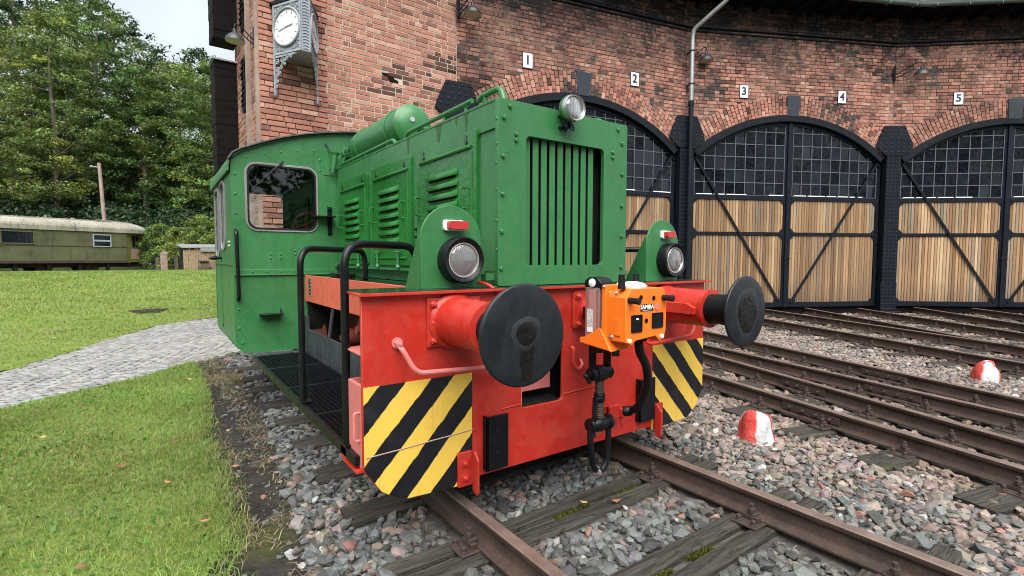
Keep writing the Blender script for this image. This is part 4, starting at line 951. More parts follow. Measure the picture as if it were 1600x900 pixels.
# corner posts on the left end and the boarded projecting roof edges
for (a, b, y) in ((0.02, .13, -.05), (.62, .74, -.07)):
    mb = MB(FSM); n = 16; vs = []; fs = []
    for i in range(n+1):
        z = G0+(ZT+1.2-G0)*i/n; j = random.uniform(-.012, .012)
        vs += [(a+j, y+random.uniform(-.008, .008), z), (b+j, y+random.uniform(-.008, .008), z), (b+j, .05, z), (a+j, .05, z)]
    for i in range(n):
        for q in range(4): fs.append((i*4+q, i*4+(q+1) % 4, i*4+4+(q+1) % 4, i*4+4+q))
    mb.add(vs, fs); mb.build('corner_post', 'post_wood', rh, smooth=False)
for (z0, z1, w, t0, t1) in ((5.66, ZT+1.3, .42, 1.75, 2.3), (2.2, 5.28, .40, 1.9, 2.4)):
    mb = MB(FSM); z = z0
    while z < z1: e = min(z+.155, z1); mb.box(t0+random.uniform(0, .015), t1, -w+random.uniform(0, .012), .02, z, e-.006); z += .155
    mb.build('boarded_projection', 'soffit', rh, smooth=False)
mb = MB(FSM); mb.box(1.86, 2.44, -.44, .02, 5.28, 5.31); mb.build('flashing', 'zinc', rh, smooth=False)
mb = MB(FSM)
for k, (zz, h) in enumerate(((5.7, .9), (4.2, .9))):
    for q in range(9): mb.tube([(1.1+.15*math.sin(q*1.3), -.03, zz+h*q/9), (1.25, -.05, zz+h*q/9+.08), (1.12, -.03, zz+h*q/9+.12)], .016, 6)
    mb.box(1.05, 1.3, -.03, .0, zz-.03, zz+h+.05)
mb.build('iron_anchor', 'black_matte', rh)
# downpipe on the pillar between gates 2 and 3
FP = bis(P23, TH+DL, TH); mb = MB(FP)
mb.tube(fillet([(.66, -.86, 8.18), (.62, -.80, 8.0), (.02, -.24, 7.40), (.02, -.21, 7.2), (.02, -.21, 5.55)], .16, 6), .058, 14); dp = mb.build('downpipe', 'zinc', rh)
mb = MB(FP); mb.tube([(.02, -.21, 5.55), (.02, -.21, G0+.05)], .062, 14); mb.lathe([(.075, 0), (.075, .12)], (.02, -.21, 5.46), (0, 0, 1), 14); mb.lathe([(.075, 0), (.075, .1)], (.02, -.21, 2.6), (0, 0, 1), 14); mb.build('downpipe_lower', 'iron_blue', rh)
mb = MB(FP)
for z in (6.85, 6.0): mb.lathe([(.066, 0), (.066, .035)], (.02, -.21, z), (0, 0, 1), 14); mb.box(.0, .04, -.16, .05, z+.005, z+.03)
mb.build('pipe_bracket', 'iron_blue', dp)

# ------------------------------------------------------------------ lettering
def text_mesh(txt, size, ext=.001, off=0.0):
    c = bpy.data.curves.new('lettering', 'FONT'); c.body = txt; c.size = size; c.align_x = 'CENTER'; c.align_y = 'CENTER'; c.extrude = ext; c.offset = off
    o = bpy.data.objects.new('lettering', c); COL.objects.link(o); bpy.context.view_layer.update()
    me = bpy.data.meshes.new_from_object(o.evaluated_get(bpy.context.evaluated_depsgraph_get())); bpy.data.objects.remove(o); bpy.data.curves.remove(c); return me
TXT = Matrix(((1, 0, 0, 0), (0, 0, -1, 0), (0, 1, 0, 0), (0, 0, 0, 1)))   # stand a text upright, facing -y
for F, u, t in ((F12, 1.703, '1'), (F12, 4.712, '2'), (F34, 1.687, '3'), (F34, 4.705, '4'), (F56, 1.707, '5'), (F56, 4.71, '6')):
    mb = MB(F); mb.prism(rrect(u-.125, u+.125, 5.97-.17, 5.97+.17, .012, 2), 'y', -.022, .0); o = mb.build('number_plate', 'plate_white', rh, smooth=False)
    mb2 = MB(F); pts = rrect(u-.132, u+.132, 5.97-.177, 5.97+.177, .012, 2); mb2.prism([pts, rrect(u-.122, u+.122, 5.97-.167, 5.97+.167, .012, 2)], 'y', -.025, -.004); mb2.build('plate_rim', 'lamp_grey', o, smooth=False)
    me = text_mesh(t, .285, .0012, .008); me.materials.clear(); me.materials.append(M['ink_blue'])
    place('numeral', me, F @ Matrix.Translation((u, -.0245, 5.97)) @ Matrix.Diagonal((1.05, 1, 1, 1)) @ TXT, o)

# ------------------------------------------------------------------ wall lamps
def wall_lamp(base, arm_dir, plate_ax, reach, label, long_plate=.36, drop=.0):
    """base: point on the wall; arm_dir: horizontal unit direction of the arm"""
    b = Vector(base); d = Vector(arm_dir).normalized(); up = Vector((0, 0, 1)); side = d.cross(up)
    t = thing('wall_lamp', b, label, 'wall lamp', 'gooseneck wall lamps on the roundhouse')
    rot = Matrix(((d.x, side.x, 0, b.x), (d.y, side.y, 0, b.y), (0, 0, 1, b.z), (0, 0, 0, 1)))
    p = MB(rot); p.box(0, .05, -.05, .05, -long_plate*.6, long_plate*.55, .005); p.build('back_plate', 'black', t)
    a = MB(rot); a.tube(fillet([(.04, 0, -.06), (reach*.78, 0, .17), (reach, 0, .17), (reach, 0, -.02)], .1, 6), .013, 8); a.tube([(.04, 0, -.16), (reach*.72, 0, .02)], .012, 8); a.tube([(reach*.36, 0, .0), (reach*.4, 0, -.06)], .010, 6); a.tube([(reach*.7, 0, .15), (reach*.72, 0, .02)], .010, 6); a.build('arm', 'black', t)
    s = MB(rot); s.lathe([(.018, .10), (.035, .09), (.04, .02), (.07, 0), (.13, -.04), (.175, -.10), (.188, -.16), (.182, -.16), (.168, -.10), (.12, -.05), (.03, -.02)], (reach, 0, -.03), (0, 0, 1), 28); sh = s.build('lamp_shade', 'lamp_grey', t)
    i = MB(rot); i.lathe([(.0, -.045), (.12, -.065), (.165, -.108), (.180, -.158)], (reach, 0, -.032), (0, 0, 1), 28); i.build('shade_lining', 'enamel_in', sh)
    g = MB(rot); g.lathe([(.0, -.15), (.03, -.14), (.042, -.11), (.03, -.06), (.02, -.03)], (reach, 0, -.03), (0, 0, 1), 14); g.build('bulb', 'plastic_pale', t)
    return t
e = F01 @ Vector((0, -.02, 6.85))
wall_lamp(e+Vector((-.03, -.06, -.06)), (.62, -.78, 0), None, .36, 'grey gooseneck lamp on the brick wall above the locomotive tank')
e = F34 @ Vector((.14, -.02, 6.84)); wall_lamp(e, (.66, -.75, 0), None, .36, 'grey gooseneck lamp beside the zinc downpipe, between numbers 2 and 3')
e = F56 @ Vector((-.06, -.05, 6.72)); wall_lamp(e, (.30, -.95, 0), None, .62, 'grey gooseneck lamp above the riveted pillar between numbers 4 and 5')
wall_lamp(FSM @ Vector((.10, -.02, 5.18)), (-1, -.12, 0), None, .40, 'grey gooseneck lamp on the end wall of the roundhouse beside the clock').scale = (.8, .8, .8)
# mortar dab and hanging wire below the first lamp
# ------------------------------------------------------------------ wedge-shaped wall clock
CK = F01 @ Matrix.Translation((-3.37, -.03, 0)); ck = thing('wall_clock', CK @ Vector((0, 0, 4.25)), 'grey ornate wedge-shaped clock with white dial projecting from the brick wall', 'clock')
ZB_, ZTp = 4.86, 5.72; plan = [(-.36, .02), (-.36, -.06), (-.065, -.64), (.065, -.64), (.36, -.06), (.36, .02)]
mb = MB(CK); mb.prism(plan, 'z', ZB_, ZTp); mb.build('housing', 'clock_grey', ck, smooth=False, bevel=.008)
mb = MB(CK); mb.prism([(x*1.14, (y-.03)*1.06+.06 if y < 0 else y+.01) for x, y in plan], 'z', ZTp+.002, ZTp+.05); mb.prism([(x*.9, y*.9) for x, y in plan], 'z', ZTp+.05, ZTp+.12); mb.build('clock_roof', 'black', ck, smooth=False)
for s in (-1, 1):
    A = Vector((s*.36, -.06, 0)); B = Vector((s*.065, -.64, 0)); d = (B-A).normalized(); n = Vector((d.y*s*-1, -d.x*s*-1, 0)); n = Vector((s*abs(d.y), -abs(d.x), 0)).normalized(); Lf = (B-A).length
    Fd = CK @ Matrix(((d.x, -n.x, 0, A.x), (d.y, -n.y, 0, A.y), (0, 0, 1, 0), (0, 0, 0, 1)))     # x along the face, -y outwards
    c0 = (Lf/2, 5.30)
    mb = MB(Fd); mb.lathe([(.0, .012), (.290, .012), (.290, 0)], (c0[0], 0, c0[1]), (0, -1, 0), 48); dial = mb.build('dial', 'clock_face', ck)
    mb = MB(Fd); ring = [(c0[0]+.308*math.cos(2*math.pi*k/48), -.02, c0[1]+.308*math.sin(2*math.pi*k/48)) for k in range(48)]; mb.tube(ring, .02, 8, True); mb.build('dial_rim', 'clock_grey', dial)
    mb = MB(Fd)
    for k in range(60):
        a = 2*math.pi*k/60; big = k % 5 == 0; r0, r1, w = (.215, .26, .007) if big else (.268, .282, .003); u = Vector((math.sin(a), 0, math.cos(a))); v = Vector((math.cos(a), 0, -math.sin(a))); c = Vector((c0[0], -.0135, c0[1]))
        mb.add([c+u*r0-v*w, c+u*r0+v*w, c+u*r1+v*w, c+u*r1-v*w], [(0, 1, 2, 3)])
    mb.build('hour_marks', 'lamp_grey', dial, smooth=False)['kind'] = 'stuff'
    mb = MB(Fd)
    for ang, L1, w in ((R(82), .155, .011), (R(258), .22, .008)):
        u = Vector((math.sin(ang), 0, math.cos(ang))); v = Vector((math.cos(ang), 0, -math.sin(ang))); c = Vector((c0[0], -.018, c0[1])); mb.add([c-u*.05-v*w*.7, c-u*.05+v*w*.7, c+u*L1*.7+v*w*1.6, c+u*L1, c+u*L1*.7-v*w*1.6], [(0, 1, 2, 3, 4)])
    mb.build('clock_hands', 'grey_metal', dial, smooth=False)
    # raised border, corner scrolls
    mb = MB(Fd); w = .035
    mb.prism([[(0.0, ZB_+.01), (Lf, ZB_+.01), (Lf, ZTp-.01), (0.0, ZTp-.01)], [(w, ZB_+.01+w), (w, ZTp-.01-w), (Lf-w, ZTp-.01-w), (Lf-w, ZB_+.01+w)]], 'y', -.016, .002); mb.build('panel_border', 'clock_grey', ck, smooth=False)
    def spiral(c, r, t0, turns, sg, rad): return [Vector((c[0]+sg*r*(1-q/26)*math.cos(t0+turns*2*math.pi*q/24), -.012, c[1]+r*(1-q/26)*math.sin(t0+turns*2*math.pi*q/24))) for q in range(25)], rad
    mb = MB(Fd)
    for (cx_, sg) in ((.10, 1), (Lf-.10, -1)):
        for (cz_, vz) in ((ZB_+.11, 1), (ZTp-.11, -1)):
            for (ox, oz, rr) in ((0, 0, .05), (.07*sg, -.03*vz, .032), (-.02*sg, .085*vz, .032), (.12*sg, -.045*vz, .022), (-.03*sg, .14*vz, .02)):
                p, rd = spiral((cx_+ox, cz_+oz), rr, 0 if vz > 0 else math.pi, 1.6, sg, .006); mb.tube(p, rd, 5)
    for k in range(14): mb.dome((.018, -.016, ZB_+.05+k*.055), (0, -1, 0), .011, .008, 6); mb.dome((Lf-.018, -.016, ZB_+.05+k*.055), (0, -1, 0), .011, .008, 6)
    mb.build('scroll_ornament', 'clock_grey', ck)['kind'] = 'stuff'
    # pierced cast bracket hanging below the face
    mb = MB(Fd); mb.box(-.012, .022, -.012, .012, 4.24, ZB_); mb.box(0, Lf*.72, -.01, .01, ZB_-.03, ZB_)
    mb.tube([(.0+.52*(1-math.cos(t*math.pi/2/10)), 0, 4.28+.56*math.sin(t*math.pi/2/10)) for t in range(11)], .014, 6)
    for (cx_, cz_, rr) in ((.07, 4.76, .058), (.19, 4.77, .052), (.30, 4.79, .04), (.08, 4.64, .05), (.17, 4.66, .036), (.065, 4.53, .042), (.06, 4.44, .034), (.05, 4.36, .026), (.40, 4.81, .026), (.13, 4.58, .026), (.25, 4.71, .026)):
        p, rd = spiral((cx_, cz_), rr, random.uniform(0, 6), 1.7, random.choice((-1, 1)), .009); mb.tube([Vector((q.x, 0, q.z)) for q in p], rd, 6)
    mb.dome((.005, 0, 4.24), (0, 0, -1), .03, .05, 8); mb.build('bracket', 'clock_grey', ck)
mb = MB(CK)
for k in range(17): mb.prism([(-.05, ZB_+.03+k*.05), (.0, ZB_+.045+k*.05), (.05, ZB_+.03+k*.05), (.05, ZB_+.05+k*.05), (0, ZB_+.068+k*.05), (-.05, ZB_+.05+k*.05)], 'y', -.652, -.638)
mb.box(-.065, -.052, -.652, -.64, ZB_, ZTp); mb.box(.052, .065, -.652, -.64, ZB_, ZTp); mb.build('nose_ornament', 'clock_grey', ck, smooth=False)
mb = MB(CK); mb.tube([(-.2, -.30, 4.86), (-.12, -.28, 4.74), (.05, -.22, 4.67), (.2, -.12, 4.70), (.3, -.02, 4.76)], .006, 6); mb.build('cable', 'gasket', ck)
# ------------------------------------------------------------------ the small diesel locomotive
lo = thing('locomotive', (0, 4.9, 0), 'small green shunting locomotive with red buffer beam and hazard stripes', 'locomotive')
YB = 2.373
BZ = 1.215
half = [(.74, .173), (.762, .145), (1.18, .165), (1.285, .235), (1.373, .36), (1.373, BZ)]
outline = half + [(-x, z) for x, z in half[::-1]]
mb = MB(); mb.prism([outline, rrect(-.42, -.098, .508, .865, .03, 4)[::-1]], 'y', YB, YB+.022); beam = mb.build('buffer_beam', 'red', lo, smooth=True, bevel=.003)
mb = MB(); mb.tube([(-1.36, YB-.005, .425), (-1.2, YB-.005, .430), (-1.0, YB-.005, .44), (-.9, YB-.005, .443), (-.76, YB-.005, .452)], .0035, 6); mb.build('weld_seam', 'pink_worn', beam); mb = MB(); mb.tube([(-.56, YB-.001, .53), (-.42, YB-.001, .536)], .004, 6); mb.tube([(-.09, YB-.001, .545), (.2, YB-.001, .56)], .004, 6)
mb.build('weld_seam', 'red', beam)
for s in (-1, 1):
    pts = [(s*.763, .148), (s*1.18, .168), (s*1.283, .238), (s*1.369, .362), (s*1.369, .771), (s*.763, .769)]
    mb = MB(); mb.prism(pts if s > 0 else pts[::-1], 'y', YB-.005, YB-.0005); mb.build('warning_panel', 'hazard_stripes', beam, smooth=False)
    # black step plate and red guard bracket
    x0, x1 = (-.69, -.545) if s < 0 else (.585, .745); mb = MB()
    mb.prism([[(x0, .205 if s < 0 else .243), (x1, .205 if s < 0 else .243), (x1, .515 if s < 0 else .548), (x0, .515 if s < 0 else .548)]], 'y', YB-.045, YB-.032); mb.box(x0, x0+.012, YB-.045, YB, .205 if s < 0 else .243, .515 if s < 0 else .548); bp = mb.build('black_plate', 'black', beam, smooth=False, bevel=.002)
    mb = MB(); 
    for zz in (.30, .43): mb = MB(); mb.lathe([(.009, 0), (.009, .003)], ((x0+x1)/2-.005, YB-.0455, zz), (0, -1, 0), 10); mb.build('bolt_hole', 'under_dark', bp)
    gx = s*.775; mb = MB(); mb.box(min(gx, gx+s*.085), max(gx, gx+s*.085), YB-.026, YB-.006, .15, .34); q = gx
    mb.prism([(YB-.026, .34), (YB-.026, .12), (YB-.07, .10), (YB-.085, .12), (YB-.085, .30), (YB-.05, .34)], 'x', min(q, q-s*.012), max(q, q-s*.012)); gb = mb.build('guard_bracket', 'red', beam, smooth=False, bevel=.003)
    mb = MB()
    for zz in (.20, .28): mb = MB(); mb.bolt((gx+s*.045, YB-.026, zz), (0, -1, 0), .017, .014); mb.build('bolt', 'red', gb)
    # bent shunter's handrail
    mb = MB(); mb.tube(fillet([(s*1.195, YB, .971), (s*1.192, YB-.055, .955), (s*1.125, YB-.075, .825), (s*.62, YB-.075, .80), (s*.57, YB, .93)], .05, 6), .0135, 10); mb.bolt((s*1.195, YB-.003, .975), (0, -1, 0), .02, .03); mb.build('grab_rail', 'pink' if s < 0 else 'red', beam)
# top flange and wet deck behind it
mb = MB(); mb.prism([(-1.398, 2.328), (1.398, 2.328), (1.398, 2.70), (-1.36, 2.72)], 'z', BZ+.0005, BZ+.0145); mb.build('top_plate', 'red', beam, smooth=False, bevel=.004)
mb = MB(); mb.box(-1.372, 1.372, 2.352, 2.69, BZ+.0150, BZ+.0175); mb.build('wet_deck', 'green_dark_tray', lo, smooth=False)
# slot backing
mb = MB(); mb.box(-.44, -.08, 2.52, 2.54, .56, .9); mb.box(-.425, -.40, 2.395, 2.53, .5, .9); mb.build('slot_box', 'pink', beam, smooth=False)
mb = MB(); mb.box(-.44, -.06, 2.40, 2.9, .47, .50); mb.build('slot_floor', 'under_dark', beam, smooth=False)

# buffers
for s in (-1, 1):
    x = s*.875; z = 1.064
    mb = MB(); mb.lathe([(.150, 0), (.150, .012), (.132, .03), (.127, .06), (.124, .355), (.130, .362), (.130, .38), (.108, .382)], (x, YB-.012, z), (0, -1, 0), 40); bf = mb.build('buffer', 'red', lo)
    mb = MB(); mb.box(x-.16, x+.16, YB-.018, YB-.002, z-.128, z+.128); mb.build('mounting_plate', 'red', bf, smooth=False, bevel=.004)
    mb = MB()
    for dx in (-.128, .128):
        for dz in (-.095, 0, .095): mb = MB(); mb.bolt((x+dx, YB-.018, z+dz), (0, -1, 0), .018, .016); mb.build('bolt', 'red', bf)
    mb = MB(); mb.lathe([(.098, 0), (.100, .10), (.104, .13), (.100, .16), (.104, .19), (.100, .205), (.118, .228)], (x, 1.995, z), (0, -1, 0), 40); mb.build('plunger', 'black_matte', bf)
    mb = MB(); mb.lathe([(.06, -.024), (.214, -.016), (.2245, -.008), (.2262, .000), (.2235, .006), (.214, .009), (.17, .0135), (.09, .016), (0, .017)], (x, 1.742, z), (0, -1, 0), 64); bh = mb.build('buffer_head', 'buffer_slate', bf, angle=50)
    # worn greasy centre, slightly proud and uneven
    mb = MB(); n = 40; vs = [(x, 1.742-.0195, z-.005)]; fs = []; cx_, cz_ = (x+.005, z+.01) if s < 0 else (x, z)
    rr = [(.058 if s < 0 else .112)*(1+.05*math.sin(2*a+1)+.04*math.sin(3*a)+random.uniform(-.025, .025)) for a in [2*math.pi*k/n for k in range(n)]]
    for q, yo in ((.55, .0), (.9, .0008), (1.0, .0035)):
        for k in range(n):
            a = 2*math.pi*k/n; r_ = rr[k]*q; rad = math.hypot(cx_+r_*math.cos(a)-x, cz_+r_*math.sin(a)-z); yy = 1.742-(.017-.0012*(rad/.09)**2)-.0025+yo*.7; vs.append((cx_+r_*math.cos(a), yy, cz_+r_*math.sin(a)*(1.0 if s < 0 else 1.25)))
    for k in range(n):
        fs.append((0, 1+k, 1+(k+1) % n))
        for q in (0, 1): fs.append((1+q*n+k, 1+(q+1)*n+k, 1+(q+1)*n+(k+1) % n, 1+q*n+(k+1) % n))
    mb.add(vs, fs); mb.build('grease_patch', 'grease', bf, angle=60)
    q_ = MB(); q_.add([(cx_+(p[0]-cx_)*(1.45 if s < 0 else 1.25)+random.uniform(-.003, .003), p[1]+.0010+.0012*((math.hypot(p[0]-x, p[2]-z)*1.3/.09)**2-(math.hypot(p[0]-x, p[2]-z)/.09)**2)+(.0012 if i > 2*n else .0), cz_+(p[2]-cz_)*(1.45 if s < 0 else 1.25)+random.uniform(-.003, .003)) for i, p in enumerate(vs)], fs); q_.build('worn_ring', 'worn_ring', bf, angle=60)
    if s < 0:   # wet grease run below the hub
        mb = MB(); vs = []; fs = []; m = 9
        for i in range(m):
            zz = z-.045-.150*i/(m-1); w_ = .036-.004*math.sin(i*1.3)-.010*i/(m-1)
            for xx in (x-w_+.004, x+.004, x+w_+.010): rad = math.hypot(xx-x, zz-z); vs.append((xx, 1.742-(.017-.0012*(rad/.09)**2)-.0012, zz))
        for i in range(m-1):
            for j in (0, 1): fs.append((i*3+j, i*3+j+1, i*3+j+4, i*3+j+3))
        mb.add(vs, fs); mb.build('grease_run', 'grease', bf)
    if s > 0:
        mb = MB(); mb.prism([(YB-.04, 1.03), (YB-.36, 1.03), (YB-.36, 1.075), (YB-.30, 1.10), (YB-.04, 1.10)], 'x', x-.15, x-.10); mb.build('foot_step', 'red', bf, smooth=False, bevel=.004)
    else:
        mb = MB(); mb.prism([(YB-.04, 1.03), (YB-.30, 1.03), (YB-.30, 1.10), (YB-.04, 1.10)], 'x', x+.10, x+.15); mb.build('foot_step', 'red', bf, smooth=False, bevel=.004)

# drawgear
mb = MB(); mb.prism(rrect(-.03, .22, .95, 1.195, .03, 4), 'y', YB-.018, YB-.002); dg = mb.build('drawgear', 'red', lo, smooth=True, bevel=.003)
mb = MB()
for bx_ in (.008, .182):
    for bz in (.985, 1.16): mb = MB(); mb.bolt((bx_, YB-.018, bz), (0, -1, 0), .02, .018); mb.build('bolt', 'red', dg)
mb = MB(); mb.lathe([(.072, 0), (.062, .03), (.060, .11), (.048, .11)], (.095, YB-.016, 1.07), (0, -1, 0), 28); mb.build('drawbar_tube', 'red', dg)
mb = MB(); mb.lathe([(.046, 0), (.044, .07)], (.095, YB-.12, 1.07), (0, -1, 0), 20); mb.prism([(2.30, 1.10), (2.18, 1.10), (2.05, 1.04), (2.02, .95), (2.06, .88), (2.14, .86), (2.15, .90), (2.10, .93), (2.11, .98), (2.16, 1.02), (2.30, 1.03)][::-1], 'x', -.005, .045); mb.build('coupling_hook', 'black', dg, smooth=False, bevel=.006)
mb = MB(); mb.tube(fillet([(-.035, YB-.01, .84), (-.035, YB-.03, .83), (-.035, YB-.03, .73), (.0, YB-.035, .69), (.045, YB-.03, .72), (.045, YB-.005, .75)], .03, 5), .012, 8); mb.build('chain_hook', 'red', dg)

# screw coupling hanging in front of the beam
cp = None; cx_, cy_ = .012, 2.16
mb = MB()
for dx in (-.062, .062): mb.prism([(x_+0, z_) for x_, z_ in rrect(cy_-.022, cy_+.022, .70, .93, .02, 4)], 'x', cx_+dx-.011, cx_+dx+.011)
for dx in (-.062, .062): mb.lathe([(.04, -.018), (.04, .018)], (cx_+dx, cy_, .705), (1, 0, 0), 20)
mb.cyl((cx_-.10, cy_, .705), (cx_+.10, cy_, .705), .026, n=18); mb.lathe([(.045, -.04), (.05, -.015), (.05, .015), (.045, .04)], (cx_, cy_, .705), (1, 0, 0), 20)
cp = mb.build('screw_coupling', 'black', lo, bevel=.004)
mb = MB(); prof = []; z = 0
while z < .25: prof += [(.025, z), (.0285, z+.004), (.0285, z+.007), (.025, z+.011)]; z += .011
mb.lathe(prof, (cx_, cy_, .685), (0, 0, -1), 16); mb.build('screw_spindle', 'rust_dark', cp)
mb = MB(); mb.tube([(cx_-.115, cy_-.01, .70), (cx_-.10, cy_-.02, .66)], .013, 8); mb.dome((cx_-.12, cy_-.01, .705), (-1, 0, .2), .018, .02); mb.tube(fillet([(cx_-.055, cy_-.02, .56), (cx_-.062, cy_-.02, .50), (cx_-.066, cy_-.02, .36), (cx_-.066, cy_-.02, .33)], .03), [.017]*1+[.013]*(len(fillet([(0,0,0),(0,0,1),(0,1,1),(1,1,1)], .03))-2)+[.02], 8); mb.lathe([(.03, 0), (.034, .012), (.034, .045), (.03, .055)], (cx_, cy_, .53), (0, 0, 1), 18); mb.tube([(cx_, cy_-.02, .557), (cx_-.06, cy_-.02, .557)], .016, 8); mb.build('coupling_lever', 'black', cp)
mb = MB(); mb.lathe([(.04, -.085), (.044, -.07), (.03, -.06), (.044, -.04), (.05, 0), (.044, .04), (.03, .06), (.05, .07), (.046, .09)], (cx_, cy_, .395), (1, 0, 0), 22); mb.cyl((cx_+.08, cy_, .395), (cx_+.105, cy_, .395), .03, n=18); mb.build('trunnion_nut', 'black', cp)
mb = MB(); mb.tube(fillet([(cx_+.075, cy_, .40), (cx_+.078, cy_-.005, .30), (cx_+.06, cy_-.012, .14), (cx_, cy_-.012, .085), (cx_-.06, cy_-.012, .14), (cx_-.078, cy_-.005, .30), (cx_-.075, cy_, .40)], .06, 6), .019, 10); mb.build('shackle', 'black', cp)
mb = MB(); mb.tube([(cx_-.035, cy_-.0125, .113), (cx_-.005, cy_-.0125, .092)], .0205, 10); mb.build('worn_spot', 'silver', cp)
# brake hose with red cock
mb = MB(); mb.tube(fillet([(.055, 1.90, .93), (.10, 1.93, .86), (.25, 2.0, .75), (.33, 2.05, .60), (.36, 2.16, .43), (.40, 2.25, .385), (.345, 2.285, .378)], .12, 6), .026, 14); bh = mb.build('brake_hose', 'rubber', lo)
mb = MB(); mb.lathe([(.03, 0), (.034, .01), (.034, .05), (.028, .06)], (.40, 2.245, .386), (-.85, .53, -.12), 14); mb.build('hose_ferrule', 'black', bh)
mb = MB(); mb.box(.22, .33, YB-.09, YB-.07, .34, .43, .004); mb.box(.22, .235, YB-.09, YB, .34, .43, .004); mb.lathe([(.03, 0), (.03, .05), (.02, .055)], (.35, YB-.085, .35), (0, 0, 1), 6); mb.tube([(.35, YB-.085, .34), (.36, YB-.09, .28)], .014, 8); mb.build('brake_cock', 'red', bh)
# small air pipe from the platform
mb = MB(); mb.tube(fillet([(-.66, 2.46, 1.26), (-.63, 2.40, 1.25), (-.60, 2.34, 1.2), (-.5, 2.335, 1.175), (-.38, 2.36, 1.17)], .04, 5), .010, 8); mb.build('air_pipe', 'red', lo)

